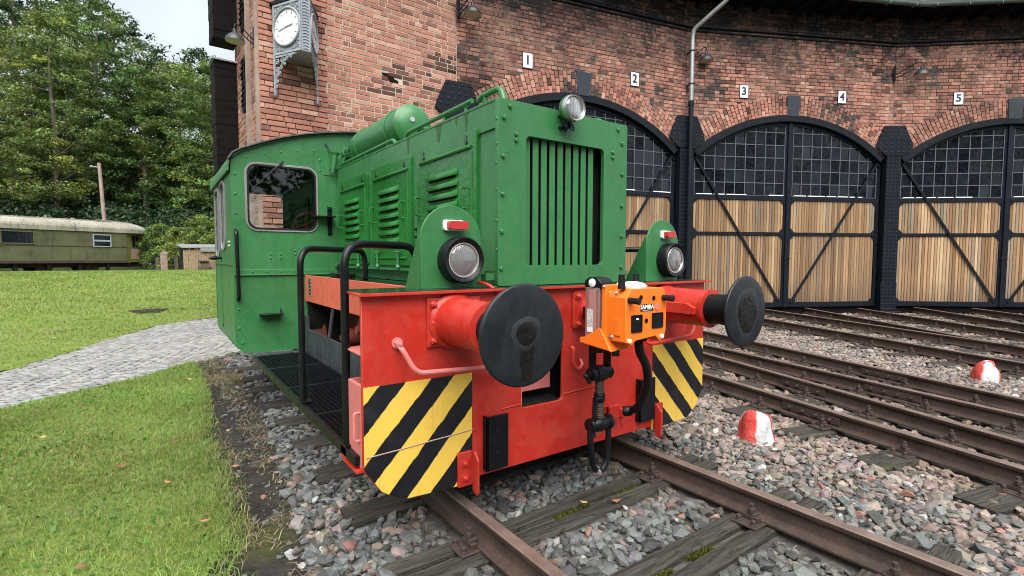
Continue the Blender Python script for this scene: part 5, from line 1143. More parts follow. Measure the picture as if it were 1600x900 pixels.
# frame sides, walkways, handrails: both sides
def grating(mb, x0, x1, y0, y1, z):
    n = int((x1-x0)/.030)
    for k in range(n+1): x = x0+(x1-x0)*k/n; mb.box(x-.002, x+.002, y0, y1, z-.025, z)
    n = int((y1-y0)/.033)
    for k in range(n+1): y = y0+(y1-y0)*k/n; mb.box(x0, x1, y-.0018, y+.0018, z-.010, z-.0012)
for s in (-1, 1):
    sx = lambda a, b: (min(s*a, s*b), max(s*a, s*b))
    mb = MB(); mb.box(*sx(.862, .876), YB+.024, 5.62, .948, BZ+.006); fs_ = mb.build('frame_side', 'salmon', lo, smooth=False, bevel=.003)
    if s < 0:
        mb = MB(); mb.box(-.880, -.8765, 5.36, 5.46, 1.02, 1.19); pl = mb.build('maker_plate', 'black', fs_, smooth=False)
        mb = MB(); mb.prism([[(5.355, 1.015), (5.465, 1.015), (5.465, 1.195), (5.355, 1.195)], [(5.366, 1.026), (5.366, 1.184), (5.454, 1.184), (5.454, 1.026)]], 'x', -.8815, -.877)
        for k in range(4): mb.box(-.8812, -.8795, 5.38, 5.44, 1.045+k*.036, 1.058+k*.036)
        mb.build('plate_lettering', 'silver', pl, smooth=False)
    mb = MB(); mb.box(*sx(.54, .862), 2.70, 5.63, BZ-.012, BZ-.002); mb.build('side_deck', 'green_dark_tray', lo, smooth=False)
    # kick boards along the inner edge of the walkway
    for (y0, y1, zt) in ((2.40, 3.30, .66), (3.305, 4.30, .665), (4.305, 5.42, .672), (5.425, 5.62, .80)):
        mb = MB(); mb.box(*sx(.885, .905), y0, y1, .415, zt); mb.build('kick_board', 'board_grey', lo, smooth=False, bevel=.003)
    for y in (3.14, 4.68):
        mb = MB(); mb.tube([(s*.90, y, .62), (s*.872, y-.06, .935)], .017, 10); mb.build('strut', 'board_grey', lo)
    # walkway
    fr = MB(); fr.box(*sx(1.375, 1.40), 2.42, 5.60, .375, .425); fr.box(*sx(.905, .925), 2.42, 5.60, .375, .420)
    ys = (2.44, 3.25, 4.05, 4.85, 5.58)
    for y in ys: fr.box(*sx(.925, 1.375), y-.012, y+.012, .38, .421)
    wk = fr.build('walkway', 'black', lo, smooth=False, bevel=.002)
    for a, b in zip(ys[:-1], ys[1:]): g = MB(); grating(g, *sx(.93, 1.372), a+.014, b-.014, .4195); g.build('grating', 'black', wk, smooth=False)
    mb = MB(); mb.box(*sx(.90, 1.40), 5.50, 5.62, .422, .434); mb.build('tread_plate', 'board_grey', wk, smooth=False)
    # hoop handrails
    for (yo, yi, xi, zt) in ((2.61, 2.86, .862, 1.472), (3.57, 4.12, .745, 1.462)):
        mb = MB(); mb.tube(fillet([(s*1.377, yo, .40), (s*1.377, yo, zt), (s*xi, yi, zt), (s*xi, yi, BZ+.0)], .13, 8), .0215, 14); mb.box(*sx(xi-.04, xi+.04), yi-.05, yi+.05, BZ+.016, BZ+.028); mb.box(*sx(1.33, 1.40), yo-.05, yo+.05, .426, .434); mb.build('handrail', 'black', lo)
    # steps on the beam end
    mb = MB(); mb.box(*sx(1.20, 1.372), YB+.024, 2.64, .922, .934, .003); mb.build('end_step', 'pink', lo, smooth=False)
    mb = MB(); mb.box(*sx(1.352, 1.372), YB+.024, 2.60, .36, .775, .003); mb.box(*sx(1.21, 1.352), 2.588, 2.60, .36, .775); sb = mb.build('end_box', 'pink', lo, smooth=False)
    mb = MB(); mb.tube(fillet([(s*1.372, 2.42, .50), (s*1.40, 2.42, .50), (s*1.40, 2.42, .64), (s*1.372, 2.42, .64)], .02, 4), .007, 8); mb.build('box_handle', 'pink', sb)
    mb = MB(); mb.box(*sx(1.20, 1.40), YB+.024, 2.62, .345, .357); mb.box(*sx(1.40, 1.33), 2.56, 2.64, .357, .425); mb.build('end_ledge', 'red', lo, smooth=False)
    # running gear seen through the frame opening
    mb = MB(); mb.box(*sx(.50, .52), 2.42, 7.3, .28, 1.20); mb.build('inner_frame', 'wheel_red', lo, smooth=False)
    for yw in (3.45, 5.95):
        mb = MB(); mb.lathe([(.10, .0), (.10, .07), (.13, .045), (.34, .045), (.36, .07), (.425, .07), (.425, -.035), (.45, -.05), (.45, -.07), (.36, -.07), (.34, -.03), (.12, -.03)], (s*.755, yw, .425), (s, 0, 0), 48); wh = mb.build('wheel', 'wheel_red', lo, angle=40)
        mb = MB(); mb.box(*sx(.80, .85), yw-.13, yw+.13, .31, .56, .02); mb.lathe([(.08, 0), (.08, .03), (.05, .04)], (s*.85, yw, .43), (s, 0, 0), 20); mb.build('axle_box', 'wheel_red', wh)
        mb = MB()
        for k in range(7): mb.box(*sx(.79, .85), yw-.42+k*.045, yw+.42-k*.045, .60+k*.022, .618+k*.022)
        mb.build('leaf_spring', 'wheel_red', lo, smooth=False)
    for (y, z, r_, h) in ((3.05, .78, .10, .12), (4.15, .80, .12, .10), (4.45, .70, .08, .14)):
        mb = MB(); mb.lathe([(r_, 0), (r_, h), (r_*.8, h+.02), (r_*.3, h+.03), (r_*.3, h+.06)], (s*.66, y, z), (s, 0, 0), 22)
        for k in range(6): a = k*math.pi/3; mb.bolt((s*(.66+h+.015), y+r_*.6*math.cos(a), z+r_*.6*math.sin(a)), (s, 0, 0), .014, .014)
        mb.build('brake_cylinder', 'wheel_red', lo)
mb = MB(); mb.box(-.85, .85, 2.5, 7.2, .30, .315); mb.box(-.5, .5, 2.6, 7.2, .315, 1.19); mb.build('underframe', 'under_dark', lo, smooth=False)
for s in (-1, 1): mb = MB(); mb.box(min(s*.52, s*.861), max(s*.52, s*.861), 5.585, 5.60, .44, 1.19); mb.build('opening_shade_panel', 'under_dark', lo, smooth=False)  # added dark sheets standing in for the shade inside the frame openings
for yw in (3.45, 5.95):
    mb = MB(); mb.cyl((-.75, yw, .425), (.75, yw, .425), .075, n=20); mb.build('axle', 'under_dark', lo)
# pot on the deck (filler cap)
mb = MB(); mb.box(-.80, -.62, 4.75, 4.95, BZ, BZ+.045, .006); mb.lathe([(.03, 0), (.03, .05), (.05, .055), (.05, .075)], (-.71, 4.85, BZ+.045), (0, 0, 1), 14); mb.tube([(-.76, 4.85, BZ+.115), (-.66, 4.85, BZ+.115)], .012, 8); mb.build('filler_cap', 'black', lo)

# ------------------------------------------------------------------ hood
HX, HY, HT = .53, 2.44, 2.318
mb = MB(); mb.prism([rrect(-HX-.012, HX+.006, 1.236, HT, .012, 3), rrect(-.34, .312, 1.357, 2.128, .032, 5)[::-1]], 'y', HY, HY+.03); hf = mb.build('hood_front', 'green', lo, smooth=True, bevel=.003)
for xx in (-HX, HX):
    mb = MB(); x0, x1 = (xx, xx+.012) if xx < 0 else (xx-.012, xx); mb.prism([(HY+.03, 1.30), (5.63, 1.30), (5.63, 2.352), (HY+.03, HT-.004)], 'x', x0, x1); mb.build('hood_side', 'green', lo, smooth=False)
mb = MB(); mb.add([(-HX-.004, HY+.031, HT-.006), (HX+.002, HY+.031, HT-.006), (HX+.002, 5.63, 2.353), (-HX-.004, 5.63, 2.353), (-HX-.004, HY+.031, HT+.006), (HX+.002, HY+.031, HT+.006), (HX+.002, 5.63, 2.365), (-HX-.004, 5.63, 2.365)], [(0, 3, 2, 1), (4, 5, 6, 7), (0, 1, 5, 4), (1, 2, 6, 5), (2, 3, 7, 6), (3, 0, 4, 7)]); mb.build('hood_top', 'green', lo, smooth=False)
mb = MB(); mb.box(-HX+.03, HX-.03, HY+.03, 5.62, BZ, 1.32); mb.box(-HX-.03, -HX+.03, 2.60, 5.62, 1.300, 1.318); mb.box(-HX-.025, HX+.02, HY+.01, 2.6, BZ+.016, 1.235); mb.build('hood_base', 'green', lo, smooth=False, bevel=.003)
mb = MB(); mb.box(-.60, .60, HY+.04, HY+.06, 1.27, 1.31); mb.build('hood_sill', 'green', lo, smooth=False)
# radiator slats
for k in range(9):
    xk = -.302+.0666*k; mb = MB(Matrix.Translation((xk, HY+.045, 0)) @ Matrix.Rotation(R(-4), 4, 'Z')); mb.prism([(-.023, -.006), (.014, -.009), (.021, -.004), (.021, .004), (-.023, .004)], 'z', 1.345, 2.14); mb.build('radiator_slat', 'green', hf, smooth=False, bevel=.003)
mb = MB(); mb.box(-.40, .37, HY+.10, HY+.12, 1.30, 2.18); mb.build('radiator_core', 'under_dark', hf, smooth=False)
mb = MB()
for (x, z) in ((-.46, 2.298-.02), (-.502, 2.208), (-.508, 1.988), (-.513, 1.77), (-.518, 1.554), (-.523, 1.339), (-.416, 2.125), (-.416, 2.091), (-.087, 2.29), (.442, 2.275), (.482, 2.186), (.486, 1.978), (.486, 1.762), (.488, 1.553), (.487, 1.34), (.393, 2.115), (.393, 2.083)): mb = MB(); mb.lathe([(.016, 0), (.016, .003), (.012, .003), (.012, .012), (.009, .014)], (x, HY, z), (0, -1, 0), 6); mb.build('bolt', 'green', hf)
mb = MB()
for z in (1.45, 1.62, 1.8, 1.95, 2.06, 2.2): mb.dome((-HX-.012, HY+.018, z), (-1, 0, 0), .008, .006, 8)
for z in (2.15,): mb.box(-HX-.0155, -HX, HY+.035, 2.66, z, z+.0025)
mb.box(-HX-.003, -HX, HY+.032, 2.64, 1.32, 2.29); mb.build('rivets', 'green', lo)['kind'] = 'stuff'
# side doors with pressed ribs, louvres and handles
def door(y0, y1, s=-1):
    X = lambda v: s*v if s < 0 else v
    xo = -.5415
    z0, z1 = 1.342, 2.19
    mb = MB(); mb.prism(rrect(y0, y1, z0, z1, .022, 4), 'x', xo-.010, xo+.010); d = mb.build('hood_door', 'green_gloss', lo, smooth=False, bevel=.004)
    rb = MB(); rb.tube([(xo-.010, y0+.06, 2.085), (xo-.016, y0+.075, 2.088), (xo-.016, y1-.075, 2.088), (xo-.010, y1-.06, 2.085)], .013, 8); rb.tube([(xo-.010, y0+.05, 2.06), (xo-.010, y0+.05, 1.42)], .007, 6); rb.tube([(xo-.010, y0+.08, 1.40), (xo-.010, y1-.08, 1.40)], .012, 8); rb.build('pressed_rib', 'green_gloss', d)
    ya, yb = y0+.235, y1-.185
    for k in range(7):
        zt = 1.985-k*.0685; n = 10; vs = []; fs = []
        prof = [(0, .002), (.012, -.004), (.024, -.018), (.034, -.046), (.031, -.051), (.014, -.024), (0, -.014)]
        for i, yy in enumerate((ya, ya+.012, ya+.03, yb-.03, yb-.012, yb)):
            q = (.15, .6, 1, 1, .6, .15)[i]
            for (a, b) in prof: vs.append((xo-.009-a*q, yy, zt+b*(1 if q == 1 else .75+.25*q)))
        m = len(prof)
        for i in range(5):
            for j in range(m): fs.append((i*m+j, i*m+(j+1) % m, (i+1)*m+(j+1) % m, (i+1)*m+j))
        fs.append(tuple(range(m))[::-1]); fs.append(tuple(5*m+j for j in range(m))); lb = MB(); lb.add(vs, fs); lv = lb.build('louvre', 'green_gloss', d, angle=40)
        gp = MB(); gp.box(xo-.0115, xo-.009, ya+.02, yb-.02, zt-.056, zt-.042); gp.build('louvre_shade', 'under_dark', lv, smooth=False)  # solid dark strip painting the shadow beneath the louvre lip
    for yy in (y0+.135, y1-.055):
        h = MB(); h.tube(fillet([(xo-.008, yy, 1.715), (xo-.050, yy, 1.715), (xo-.050, yy, 1.845), (xo-.008, yy, 1.845)], .025, 5), .0075, 8); h.build('door_handle', 'green_gloss', d)
    for yy in (y0+.22, y1-.18):
        l = MB(); l.tube([(xo-.03, yy, 1.455), (xo-.03, yy, 1.33)], .010, 8); l.tube([(xo-.03, yy-.04, 1.448), (xo-.035, yy+.05, 1.452)], .008, 8); l.lathe([(.018, 0), (.022, .01), (.012, .03)], (xo-.03, yy, 1.318), (0, 0, 1), 10); l.build('door_latch', 'green', d)
    for yy in (y0+.12, y1-.12): a = MB(); a.prism([(yy-.012, 2.125), (yy+.012, 2.125), (yy+.006, 2.165), (yy-.006, 2.165)], 'x', xo-.018, xo-.009); a.prism([(yy-.018, 2.125), (yy, 2.108), (yy+.018, 2.125)], 'x', xo-.017, xo-.0095); a.build('hinge_hook', 'green_dark_tray', d, smooth=False)
    return d
for y0, y1 in ((2.665, 3.52), (3.63, 4.485), (4.60, 5.455)): door(y0, y1)
for z in (1.50, 1.56, 1.62): mb = MB(); mb.bolt((-HX-.001, 3.575, z), (-1, 0, 0), .010, .012, False); mb.build('bolt', 'black', lo)
# runs of old varnish and oil under the roof edge
for (y, w, h) in ((3.20, .055, .15), (2.82, .03, .13), (3.72, .04, .13), (2.95, .022, .05)):
    mb = MB(); n = 9; top = 2.312+(y-2.44)*.0105; L = [(y-w*(1-(k/n)**.6)*.9-.004, top-h*k/n) for k in range(n+1)]; Rr = [(y+w*(1-(k/n)**.8)*.8+.004, top-h*k/n) for k in range(n+1)]; mb.prism(L+Rr[::-1], 'x', -HX-.0012, -HX+.002); mb.build('oil_run', 'oil_run', lo, smooth=False)
# pipes and fittings on top of the hood
mb = MB(); mb.tube(fillet([(-.50, 3.86, 2.33), (-.50, 3.80, 2.392), (-.50, 2.80, 2.392)], .05, 5), .016, 10); mb.tube([(-.50, 3.17, 2.32), (-.50, 3.17, 2.39)], .011, 8); mb.build('top_rail', 'green', lo)
mb = MB(); mb.tube(fillet([(-.50, 5.50, 2.40), (-.50, 4.08, 2.392), (-.50, 4.01, 2.33)], .05, 5), .016, 10); mb.tube([(-.50, 4.75, 2.33), (-.50, 4.75, 2.39)], .011, 8); mb.build('top_rail', 'green', lo)
mb = MB(); mb.tube(fillet([(-.45, 2.80, 2.40), (-.45, 2.76, 2.418), (-.45, 2.55, 2.418), (-.45, 2.505, 2.31)], .05, 6), .019, 12); mb.tube([(-.45, 2.72, 2.31), (-.45, 2.72, 2.41)], .014, 10); mb.build('lifting_handle', 'green', lo)
mb = MB(); mb.lathe([(.03, 0), (.03, .03), (.018, .035), (.018, .07), (.026, .075), (.026, .09), (.01, .1), (.01, .13), (.02, .135), (0, .15)], (-.36, 3.12, 2.32), (0, 0, 1), 14); mb.dome((-.40, 2.97, 2.325), (0, 0, 1), .075, .05, 18); mb.dome((.36, 2.56, 2.318), (0, 0, 1), .06, .045, 18); mb.box(-.40, -.30, 2.58, 2.74, 2.32, 2.35, .006); mb.build('top_fittings', 'green', lo)
TX, TZ, TR = -.275, 2.572, .178
mb = MB(); mb.lathe([(0, -.055), (.06, -.052), (.11, -.040), (.145, -.022), (TR, .01), (TR, 1.2), (.14, 1.235), (0, 1.255)], (TX, 4.19, TZ), (0, 1, 0), 48); tk = mb.build('air_tank', 'green', lo, angle=45)
mb = MB()
for y in (4.42, 5.22): mb.tube([(TX+(TR+.004)*math.cos(2*math.pi*k/40), y, TZ+(TR+.004)*math.sin(2*math.pi*k/40)) for k in range(40)], .009, 6, True); mb.box(TX-.15, TX+.15, y-.02, y+.02, 2.34, 2.44)
mb.build('tank_strap', 'green', tk)
mb = MB(); mb.lathe([(.022, 0), (.022, .008)], (TX-.03, 4.137, TZ+.03), (-.1, -1, .1), 14); mb.build('tank_plate', 'clock_grey', tk)
mb = MB(); mb.lathe([(.016, 0), (.016, .03)], (TX+.03, 4.14, TZ-.05), (0, -1, 0), 8); mb.tube(fillet([(TX+.03, 4.12, TZ-.05), (TX+.03, 4.06, TZ-.05), (TX+.06, 3.8, TZ-.12), (TX+.1, 3.4, 2.36), (TX+.1, 3.3, 2.33)], .06, 5), .013, 8); mb.tube(fillet([(TX+.02, 4.3, TZ-.1), (TX+.03, 4.0, TZ-.14), (TX+.05, 3.6, 2.38), (TX+.05, 3.5, 2.33)], .06, 5), .012, 8); mb.build('tank_pipe', 'green', tk)
mb = MB(); mb.tube(fillet([(TX-.10, 5.36, TZ+.10), (TX-.12, 5.55, TZ+.06), (TX-.2, 5.62, 2.40)], .08, 5), .014, 8); mb.lathe([(.035, 0), (.03, .16)], (TX+.02, 5.40, TZ+.06), (0, 1, -.05), 12); mb.lathe([(.022, 0), (.022, .3)], (TX+.02, 5.55, TZ+.05), (0, 1, .0), 12); mb.build('tank_valve', 'green', tk)

# headlamps on their rounded brackets
def lamp(x, y, z, r, parent, housing, deep, name='headlamp', tilt=0.0, kk=1.0):
    ax = (0, -1, tilt)
    mb = MB(); mb.lathe([(r*.72, -.012), (r*.98, 0), (r, deep*.5), (r, deep), (r*(.94 if kk == 1 else .985), deep+.012), (r*.76*kk, deep+.004), (r*.70*kk, deep-.012)], (x, y, z), ax, 40); h = mb.build(name, housing, parent, angle=50)
    mb = MB(); mb.lathe([(0, deep-.062), (r*.25*kk, deep-.058), (r*.5*kk, deep-.045), (r*.70*kk, deep-.012)], (x, y, z), ax, 36); mb.build('reflector', 'chrome', h, angle=80)
    mb = MB(); mb.lathe([(r*.72*kk, deep-.010), (r*.66*kk, deep-.002), (r*.45*kk, deep+.006), (0, deep+.010)], (x, y, z), ax, 36); mb.build('lens', 'lens', h, angle=80)
    mb = MB(); mb.lathe([(.012, deep-.06), (.012, deep-.035), (0, deep-.03)], (x, y, z), ax, 10); mb.build('bulb', 'plastic_pale', h)
    mb = MB(); ring = [(x+r*.715*kk*math.cos(2*math.pi*k/40), y-deep+.002-0, z+r*.715*kk*math.sin(2*math.pi*k/40)) for k in range(40)]; mb.tube(ring, .006, 6, True); mb.build('bezel', 'silver', h); return h
for s, xc, yb in ((-1, -.826, 2.475), (1, .945, 2.445)):
    w = .19 if s < 0 else .185; pts = [(xc-w, 1.232), (xc+w, 1.232), (xc+w, 1.50)]
    n = 16; zc = 1.50; pts += [(xc+w*math.cos(math.pi*k/n), zc+.188*math.sin(math.pi*k/n)) for k in range(1, n)] + [(xc-w, 1.50)]
    mb = MB(); mb.prism(pts, 'y', yb, yb+.012); br = mb.build('lamp_bracket', 'green', lo, smooth=True, bevel=.003)
    mb = MB(); mb.prism([(yb+.012, 1.232), (yb+.20, 1.232), (yb+.012, 1.56)], 'x', xc-w, xc-w+.008); mb.build('bracket_gusset', 'green', br, smooth=False); mb = MB(); mb.prism([(yb+.012, 1.232), (yb+.20, 1.232), (yb+.012, 1.56)], 'x', xc+w-.008, xc+w); mb.build('bracket_gusset', 'green', br, smooth=False)
    lx = xc+.035 if s < 0 else xc+.055
    lamp(lx, yb, 1.388, .128, lo, 'black', .075)
    mb = MB(); mb.prism(rrect(xc-.056 if s < 0 else xc-.030, xc+.066 if s < 0 else xc+.070, 1.549, 1.607, .012, 4), 'y', yb-.022, yb-.0005); mk = mb.build('marker_light', 'plastic_pale', lo, smooth=True, bevel=.004)
    mb = MB(); x0, x1 = (xc-.042, xc+.074) if s < 0 else (xc-.016, xc+.078); mb.prism(rrect(x0, x1, 1.556, 1.600, .010, 4), 'y', yb-.060, yb-.022); mb.build('red_lens', 'red_lens', mk, smooth=True, bevel=.006)
tl = lamp(-.046, 2.37, 2.318, .080, lo, 'silver', .03, 'top_lamp', kk=1.30)
mb = MB(); mb.lathe([(.083, 0), (.075, .03), (.05, .055), (0, .065)], (-.046, 2.372, 2.318), (0, 1, 0), 28); mb.build('lamp_shell', 'green', tl, angle=60)
mb = MB(); mb.box(-.09, -.042, 2.39, HY, 2.205, 2.218); mb.box(-.092, -.085, 2.375, 2.40, 2.205, 2.26); mb.box(-.047, -.040, 2.375, 2.40, 2.205, 2.26); mb.tube(fillet([(-.06, 2.40, 2.24), (-.03, 2.38, 2.19), (.0, 2.39, 2.20), (-.005, 2.42, 2.25), (-.03, 2.43, 2.27)], .03, 5), .005, 6); mb.bolt((-.066, 2.40, 2.205), (0, 0, -1), .014, .014); mb.build('lamp_mount', 'black', tl)

# ------------------------------------------------------------------ cab
CY, CX, CR = 5.63, 1.54, 7.36
arch = [(-1.535, 2.36), (-1.50, 2.41), (-1.44, 2.452), (-1.257, 2.536), (-1.057, 2.612), (-.849, 2.672), (-.631, 2.719), (-.403, 2.755), (-.2, 2.776), (0, 2.783)]
arch = arch + [(-x, z) for x, z in arch[-2::-1]]
lower = [(-1.54, 2.30), (-1.54, .58), (-1.525, .52), (-1.49, .475), (-1.44, .45), (-1.40, .44)]
cabp = [(-x, z) for x, z in lower[::-1]][::1]
cab_out = lower + [(-x, z) for x, z in lower[::-1]] + [p for p in arch[::-1]]
def win(x0, x1, z0, z1, r=.10): return rrect(x0, x1, z0, z1, r, 6)
wl = (-1.408, -.738, 1.682, 2.342); wr = (.738, 1.408, 1.682, 2.342)
mb = MB(); mb.prism([cab_out, win(*wl)[::-1], win(*wr)[::-1]], 'y', CY, CY+.022); cf = mb.build('cab_front', 'green', lo, smooth=True, angle=20)
mb = MB(); mb.prism([cab_out, win(-1.36, -.715, 1.70, 2.26)[::-1], win(.715, 1.36, 1.70, 2.26)[::-1]], 'y', CR, CR+.02); mb.build('cab_rear', 'green', lo, smooth=True, angle=20)
for s in (-1, 1):
    x0, x1 = min(s*1.54, s*1.52), max(s*1.54, s*1.52)
    mb = MB(); mb.prism([[(CY+.001, .56), (CR+.019, .56), (CR+.019, 2.32), (CY+.001, 2.32)], rrect(6.16, 6.56, 1.50, 2.22, .09, 6)[::-1], rrect(6.76, 7.16, 1.42, 2.20, .09, 6)[::-1]], 'x', x0-(.001 if s < 0 else -.001), x1); sd = mb.build('cab_side', 'green', lo, smooth=True, angle=20)
    # rounded lower skirt
    sk = MB(); sk.add([(s*1.54, CY+.002, .56), (s*1.54, CR, .56), (s*1.52, CY+.002, .50), (s*1.52, CR, .50), (s*1.46, CY+.002, .455), (s*1.46, CR, .455), (s*1.30, CY+.002, .44), (s*1.30, CR, .44), (s*1.1, CY+.002, .47), (s*1.1, CR, .47)], [(0, 1, 3, 2), (2, 3, 5, 4), (4, 5, 7, 6), (6, 7, 9, 8)]); o = sk.build('cab_skirt', 'green', lo); m = o.modifiers.new('solid', 'SOLIDIFY'); m.thickness = .012
    for (y0, y1, z0, z1) in ((6.16, 6.56, 1.50, 2.22), (6.76, 7.16, 1.42, 2.20)):
        g = MB(); p = rrect(y0-.012, y1+.012, z0-.012, z1+.012, .10, 6); q = rrect(y0+.012, y1-.012, z0+.012, z1-.012, .08, 6); g.prism([p, q[::-1]], 'x', s*1.547-.008, s*1.547+.008); w_ = g.build('side_window', 'gasket', lo, smooth=False)
        g = MB(); g.prism(q, 'x', s*1.535-.002, s*1.535+.002); g.build('pane', 'clear_glass', w_, smooth=False)
    dr = MB(); dr.prism([rrect(6.64, 7.28, .60, 2.26, .05, 4), rrect(6.655, 7.265, .615, 2.245, .045, 4)[::-1]], 'x', min(s*1.541, s*1.549), max(s*1.541, s*1.549)); d_ = dr.build('cab_door', 'green', lo, smooth=False)
    h = MB(); h.lathe([(.01, 0), (.012, .03), (.022, .06), (.022, .10), (.012, .13)], (s*1.54, 6.62, 1.40), (s, 0, 0), 12); h.build('door_knob', 'black', d_)
    b = MB(); b.box(min(s*1.535, s*1.553), max(s*1.535, s*1.553), CY+.02, CR, 1.33, 1.35); b.build('belt_strip', 'green', sd)
    n = MB(); n.box(min(s*1.540, s*1.5435), max(s*1.540, s*1.5435), 5.82, 6.0, 1.52, 1.535); n.box(min(s*1.540, s*1.5435), max(s*1.540, s*1.5435), 5.82, 6.0, 1.56, 1.575); n.build('side_marking', 'plate_white', sd, smooth=False)
for (x0, x1, z0, z1), yy, nm in ((wl, CY, 'f'), (wr, CY, 'f'), ((-1.36, -.715, 1.70, 2.26), CR, 'r'), ((.715, 1.36, 1.70, 2.26), CR, 'r')):
    g = MB(); p = win(x0-.014, x1+.014, z0-.014, z1+.014, .114); q = win(x0+.014, x1-.014, z0+.014, z1-.014, .086); g.prism([p, q[::-1]], 'y', yy-.010, yy+.028); w_ = g.build('cab_window', 'gasket', lo, smooth=True, bevel=.006, angle=20)
    p = win(x0+.006, x1-.006, z0+.006, z1-.006, .09); q2 = win(x0+.024, x1-.024, z0+.024, z1-.024, .08); g = MB(); g.prism([p, q2[::-1]], 'y', yy-.013, yy+.0); g.build('window_seal', 'rubber', w_, smooth=False)
    g = MB(); g.prism(win(x0+.01, x1-.01, z0+.01, z1-.01, .09), 'y', yy+.008, yy+.012); g.build('pane', 'clear_glass', w_, smooth=False)
# roof shell with rolled eaves
ro = [(-1.575, 2.245), (-1.574, 2.30), (-1.562, 2.36), (-1.52, 2.425), (-1.45, 2.472), (-1.26, 2.556), (-1.057, 2.632), (-.849, 2.692), (-.631, 2.739), (-.403, 2.775), (-.2, 2.796), (0, 2.803)]; ro = ro+[(-x, z) for x, z in ro[-2::-1]]
ri = [(x*.988, z-.018) if abs(x) < 1.54 else (x*.990, z) for x, z in ro]
mb = MB(); mb.prism(ro+ri[::-1], 'y', CY-.035, CR+.06); rfo = mb.build('cab_roof', 'green', lo, smooth=True, angle=25)
mb = MB(); mb.tube([(x, CY-.037, z-.006) for x, z in ro[2:-2]], .013, 6); mb.build('roof_shade_trim', 'black', rfo)  # black trim, thickened to paint the shadow under the roof front
# rivets, belt, handrail, steps, horn, wiper, shelf
mb = MB()
for z in [.70+.19*k for k in range(9)]: mb.dome((-1.505, CY, z), (0, -1, 0), .013, .009, 8)
for (x, z) in [(-1.40+.16*k, 2.395+.05*k-.004*k*k) for k in range(6)]: mb.dome((x, CY, z), (0, -1, 0), .011, .008, 8)
for x in [-1.5+.13*k for k in range(8)]: mb.dome((x, CY-.008, 1.262), (0, -1, 0), .011, .008, 8)
for (x, z) in ((-1.20, 1.40), (-1.20, 1.44), (-1.11, 1.40), (-1.11, 1.44), (-.965, 1.44), (-.965, 1.48), (-.93, .70), (-.93, .87), (-.93, 1.03), (-1.48, .55), (-.70, 2.44), (-.62, 2.35), (-.70, 2.33)): mb.dome((x, CY, z), (0, -1, 0), .012, .008, 8)
mb.build('rivets', 'green', cf)['kind'] = 'stuff'
mb = MB(); mb.box(-1.535, 1.535, CY-.010, CY-.0005, 1.235, 1.285); mb.box(-1.535, 1.535, CY-.020, CY-.0005, 1.224, 1.236); mb.build('belt_strip', 'green', cf, smooth=False, bevel=.003)
mb = MB(); mb.tube(fillet([(-1.512, CY, 1.67), (-1.512, CY-.06, 1.65), (-1.505, CY-.06, 1.0), (-1.505, CY, .99)], .05, 5), .018, 12); mb.build('cab_handrail', 'black', lo)
mb = MB(); mb.box(-1.325, -1.11, CY-.11, CY-.0, .822, .836, .003); mb.prism([(CY, .836), (CY-.06, .836), (CY, .88)], 'x', -1.125, -1.112); mb.build('foot_step', 'black', lo, smooth=False)
mb = MB(); mb.lathe([(.016, 0), (.022, .05), (.026, .16), (.030, .20), (.042, .215), (.045, .225), (.03, .222), (0, .20)], (-.59, CY-.08, 2.30), (.16, 0, 1), 18); mb.tube([(-.585, CY-.08, 2.36), (-.585, CY, 2.36)], .012, 8); mb.box(-.66, -.54, CY-.006, CY, 2.29, 2.45); mb.build('horn', 'green', lo)
mb = MB(); mb.lathe([(.05, 0), (.052, .05), (.045, .06), (0, .062)], (-.42, CY, 2.546), (-.1, -1, 0), 20)
for k in range(5): mb.box(-.455, -.385, CY-.068, CY-.06, 2.515+k*.015, 2.521+k*.015)
mb.build('vent_cap', 'green', lo)
mb = MB(); mb.tube([(-1.07, CY-.02, 2.385), (-1.10, CY-.04, 2.345)], .012, 8); mb.tube([(-1.075, CY-.04, 2.375), (-1.19, CY-.03, 2.26)], [.009, .005], 6); mb.tube([(-1.19, CY-.03, 2.26), (-1.365, CY-.016, 2.075)], .004, 6); mb.build('wiper', 'black', lo)
mb = MB(); mb.box(-.77, -.575, CY-.14, CY, 1.832, 1.844); mb.prism([(CY, 1.832), (CY-.10, 1.832), (CY, 1.70)], 'x', -.612, -.600); mb.box(-.63, -.585, CY-.012, CY, 1.65, 1.95); mb.bolt((-.607, CY-.012, 1.93), (0, -1, 0), .012, .012); mb.bolt((-.607, CY-.012, 1.67), (0, -1, 0), .012, .012); mb.build('lamp_shelf', 'black', lo, smooth=False)
mb = MB(); mb.tube([(-.64, CY-.01, 2.62), (-.60, CY-.02, 2.55), (-.57, CY-.05, 2.50)], .005, 6); mb.build('horn_wire', 'black', lo)
# cab interior: floor, desk, brake wheel
mb = MB(); mb.box(-1.5, 1.5, CY+.03, CR-.01, .60, .63); mb.build('cab_floor', 'under_dark', lo, smooth=False)
mb = MB(); mb.box(-.62, .5, CY+.05, CY+.5, .63, 1.62, .02); mb.box(-.55, -.2, 6.6, 7.0, .63, 1.5, .02); mb.build('control_desk', 'board_grey', lo, smooth=False)
mb = MB(); c = Vector((-.64, 6.55, 1.80)); ax = Vector((-.75, -.62, .2)).normalized(); u = ax.orthogonal().normalized(); w = ax.cross(u); mb.tube([c+(u*math.cos(2*math.pi*k/32)+w*math.sin(2*math.pi*k/32))*.17 for k in range(32)], .02, 10, True)
for k in range(5): mb.tube([c, c+(u*math.cos(2*math.pi*k/5)+w*math.sin(2*math.pi*k/5))*.17], .009, 6)
mb.tube([c, c-ax*.3, (-.5, 6.7, 1.3)], .022, 8); mb.build('brake_wheel', 'red', lo)
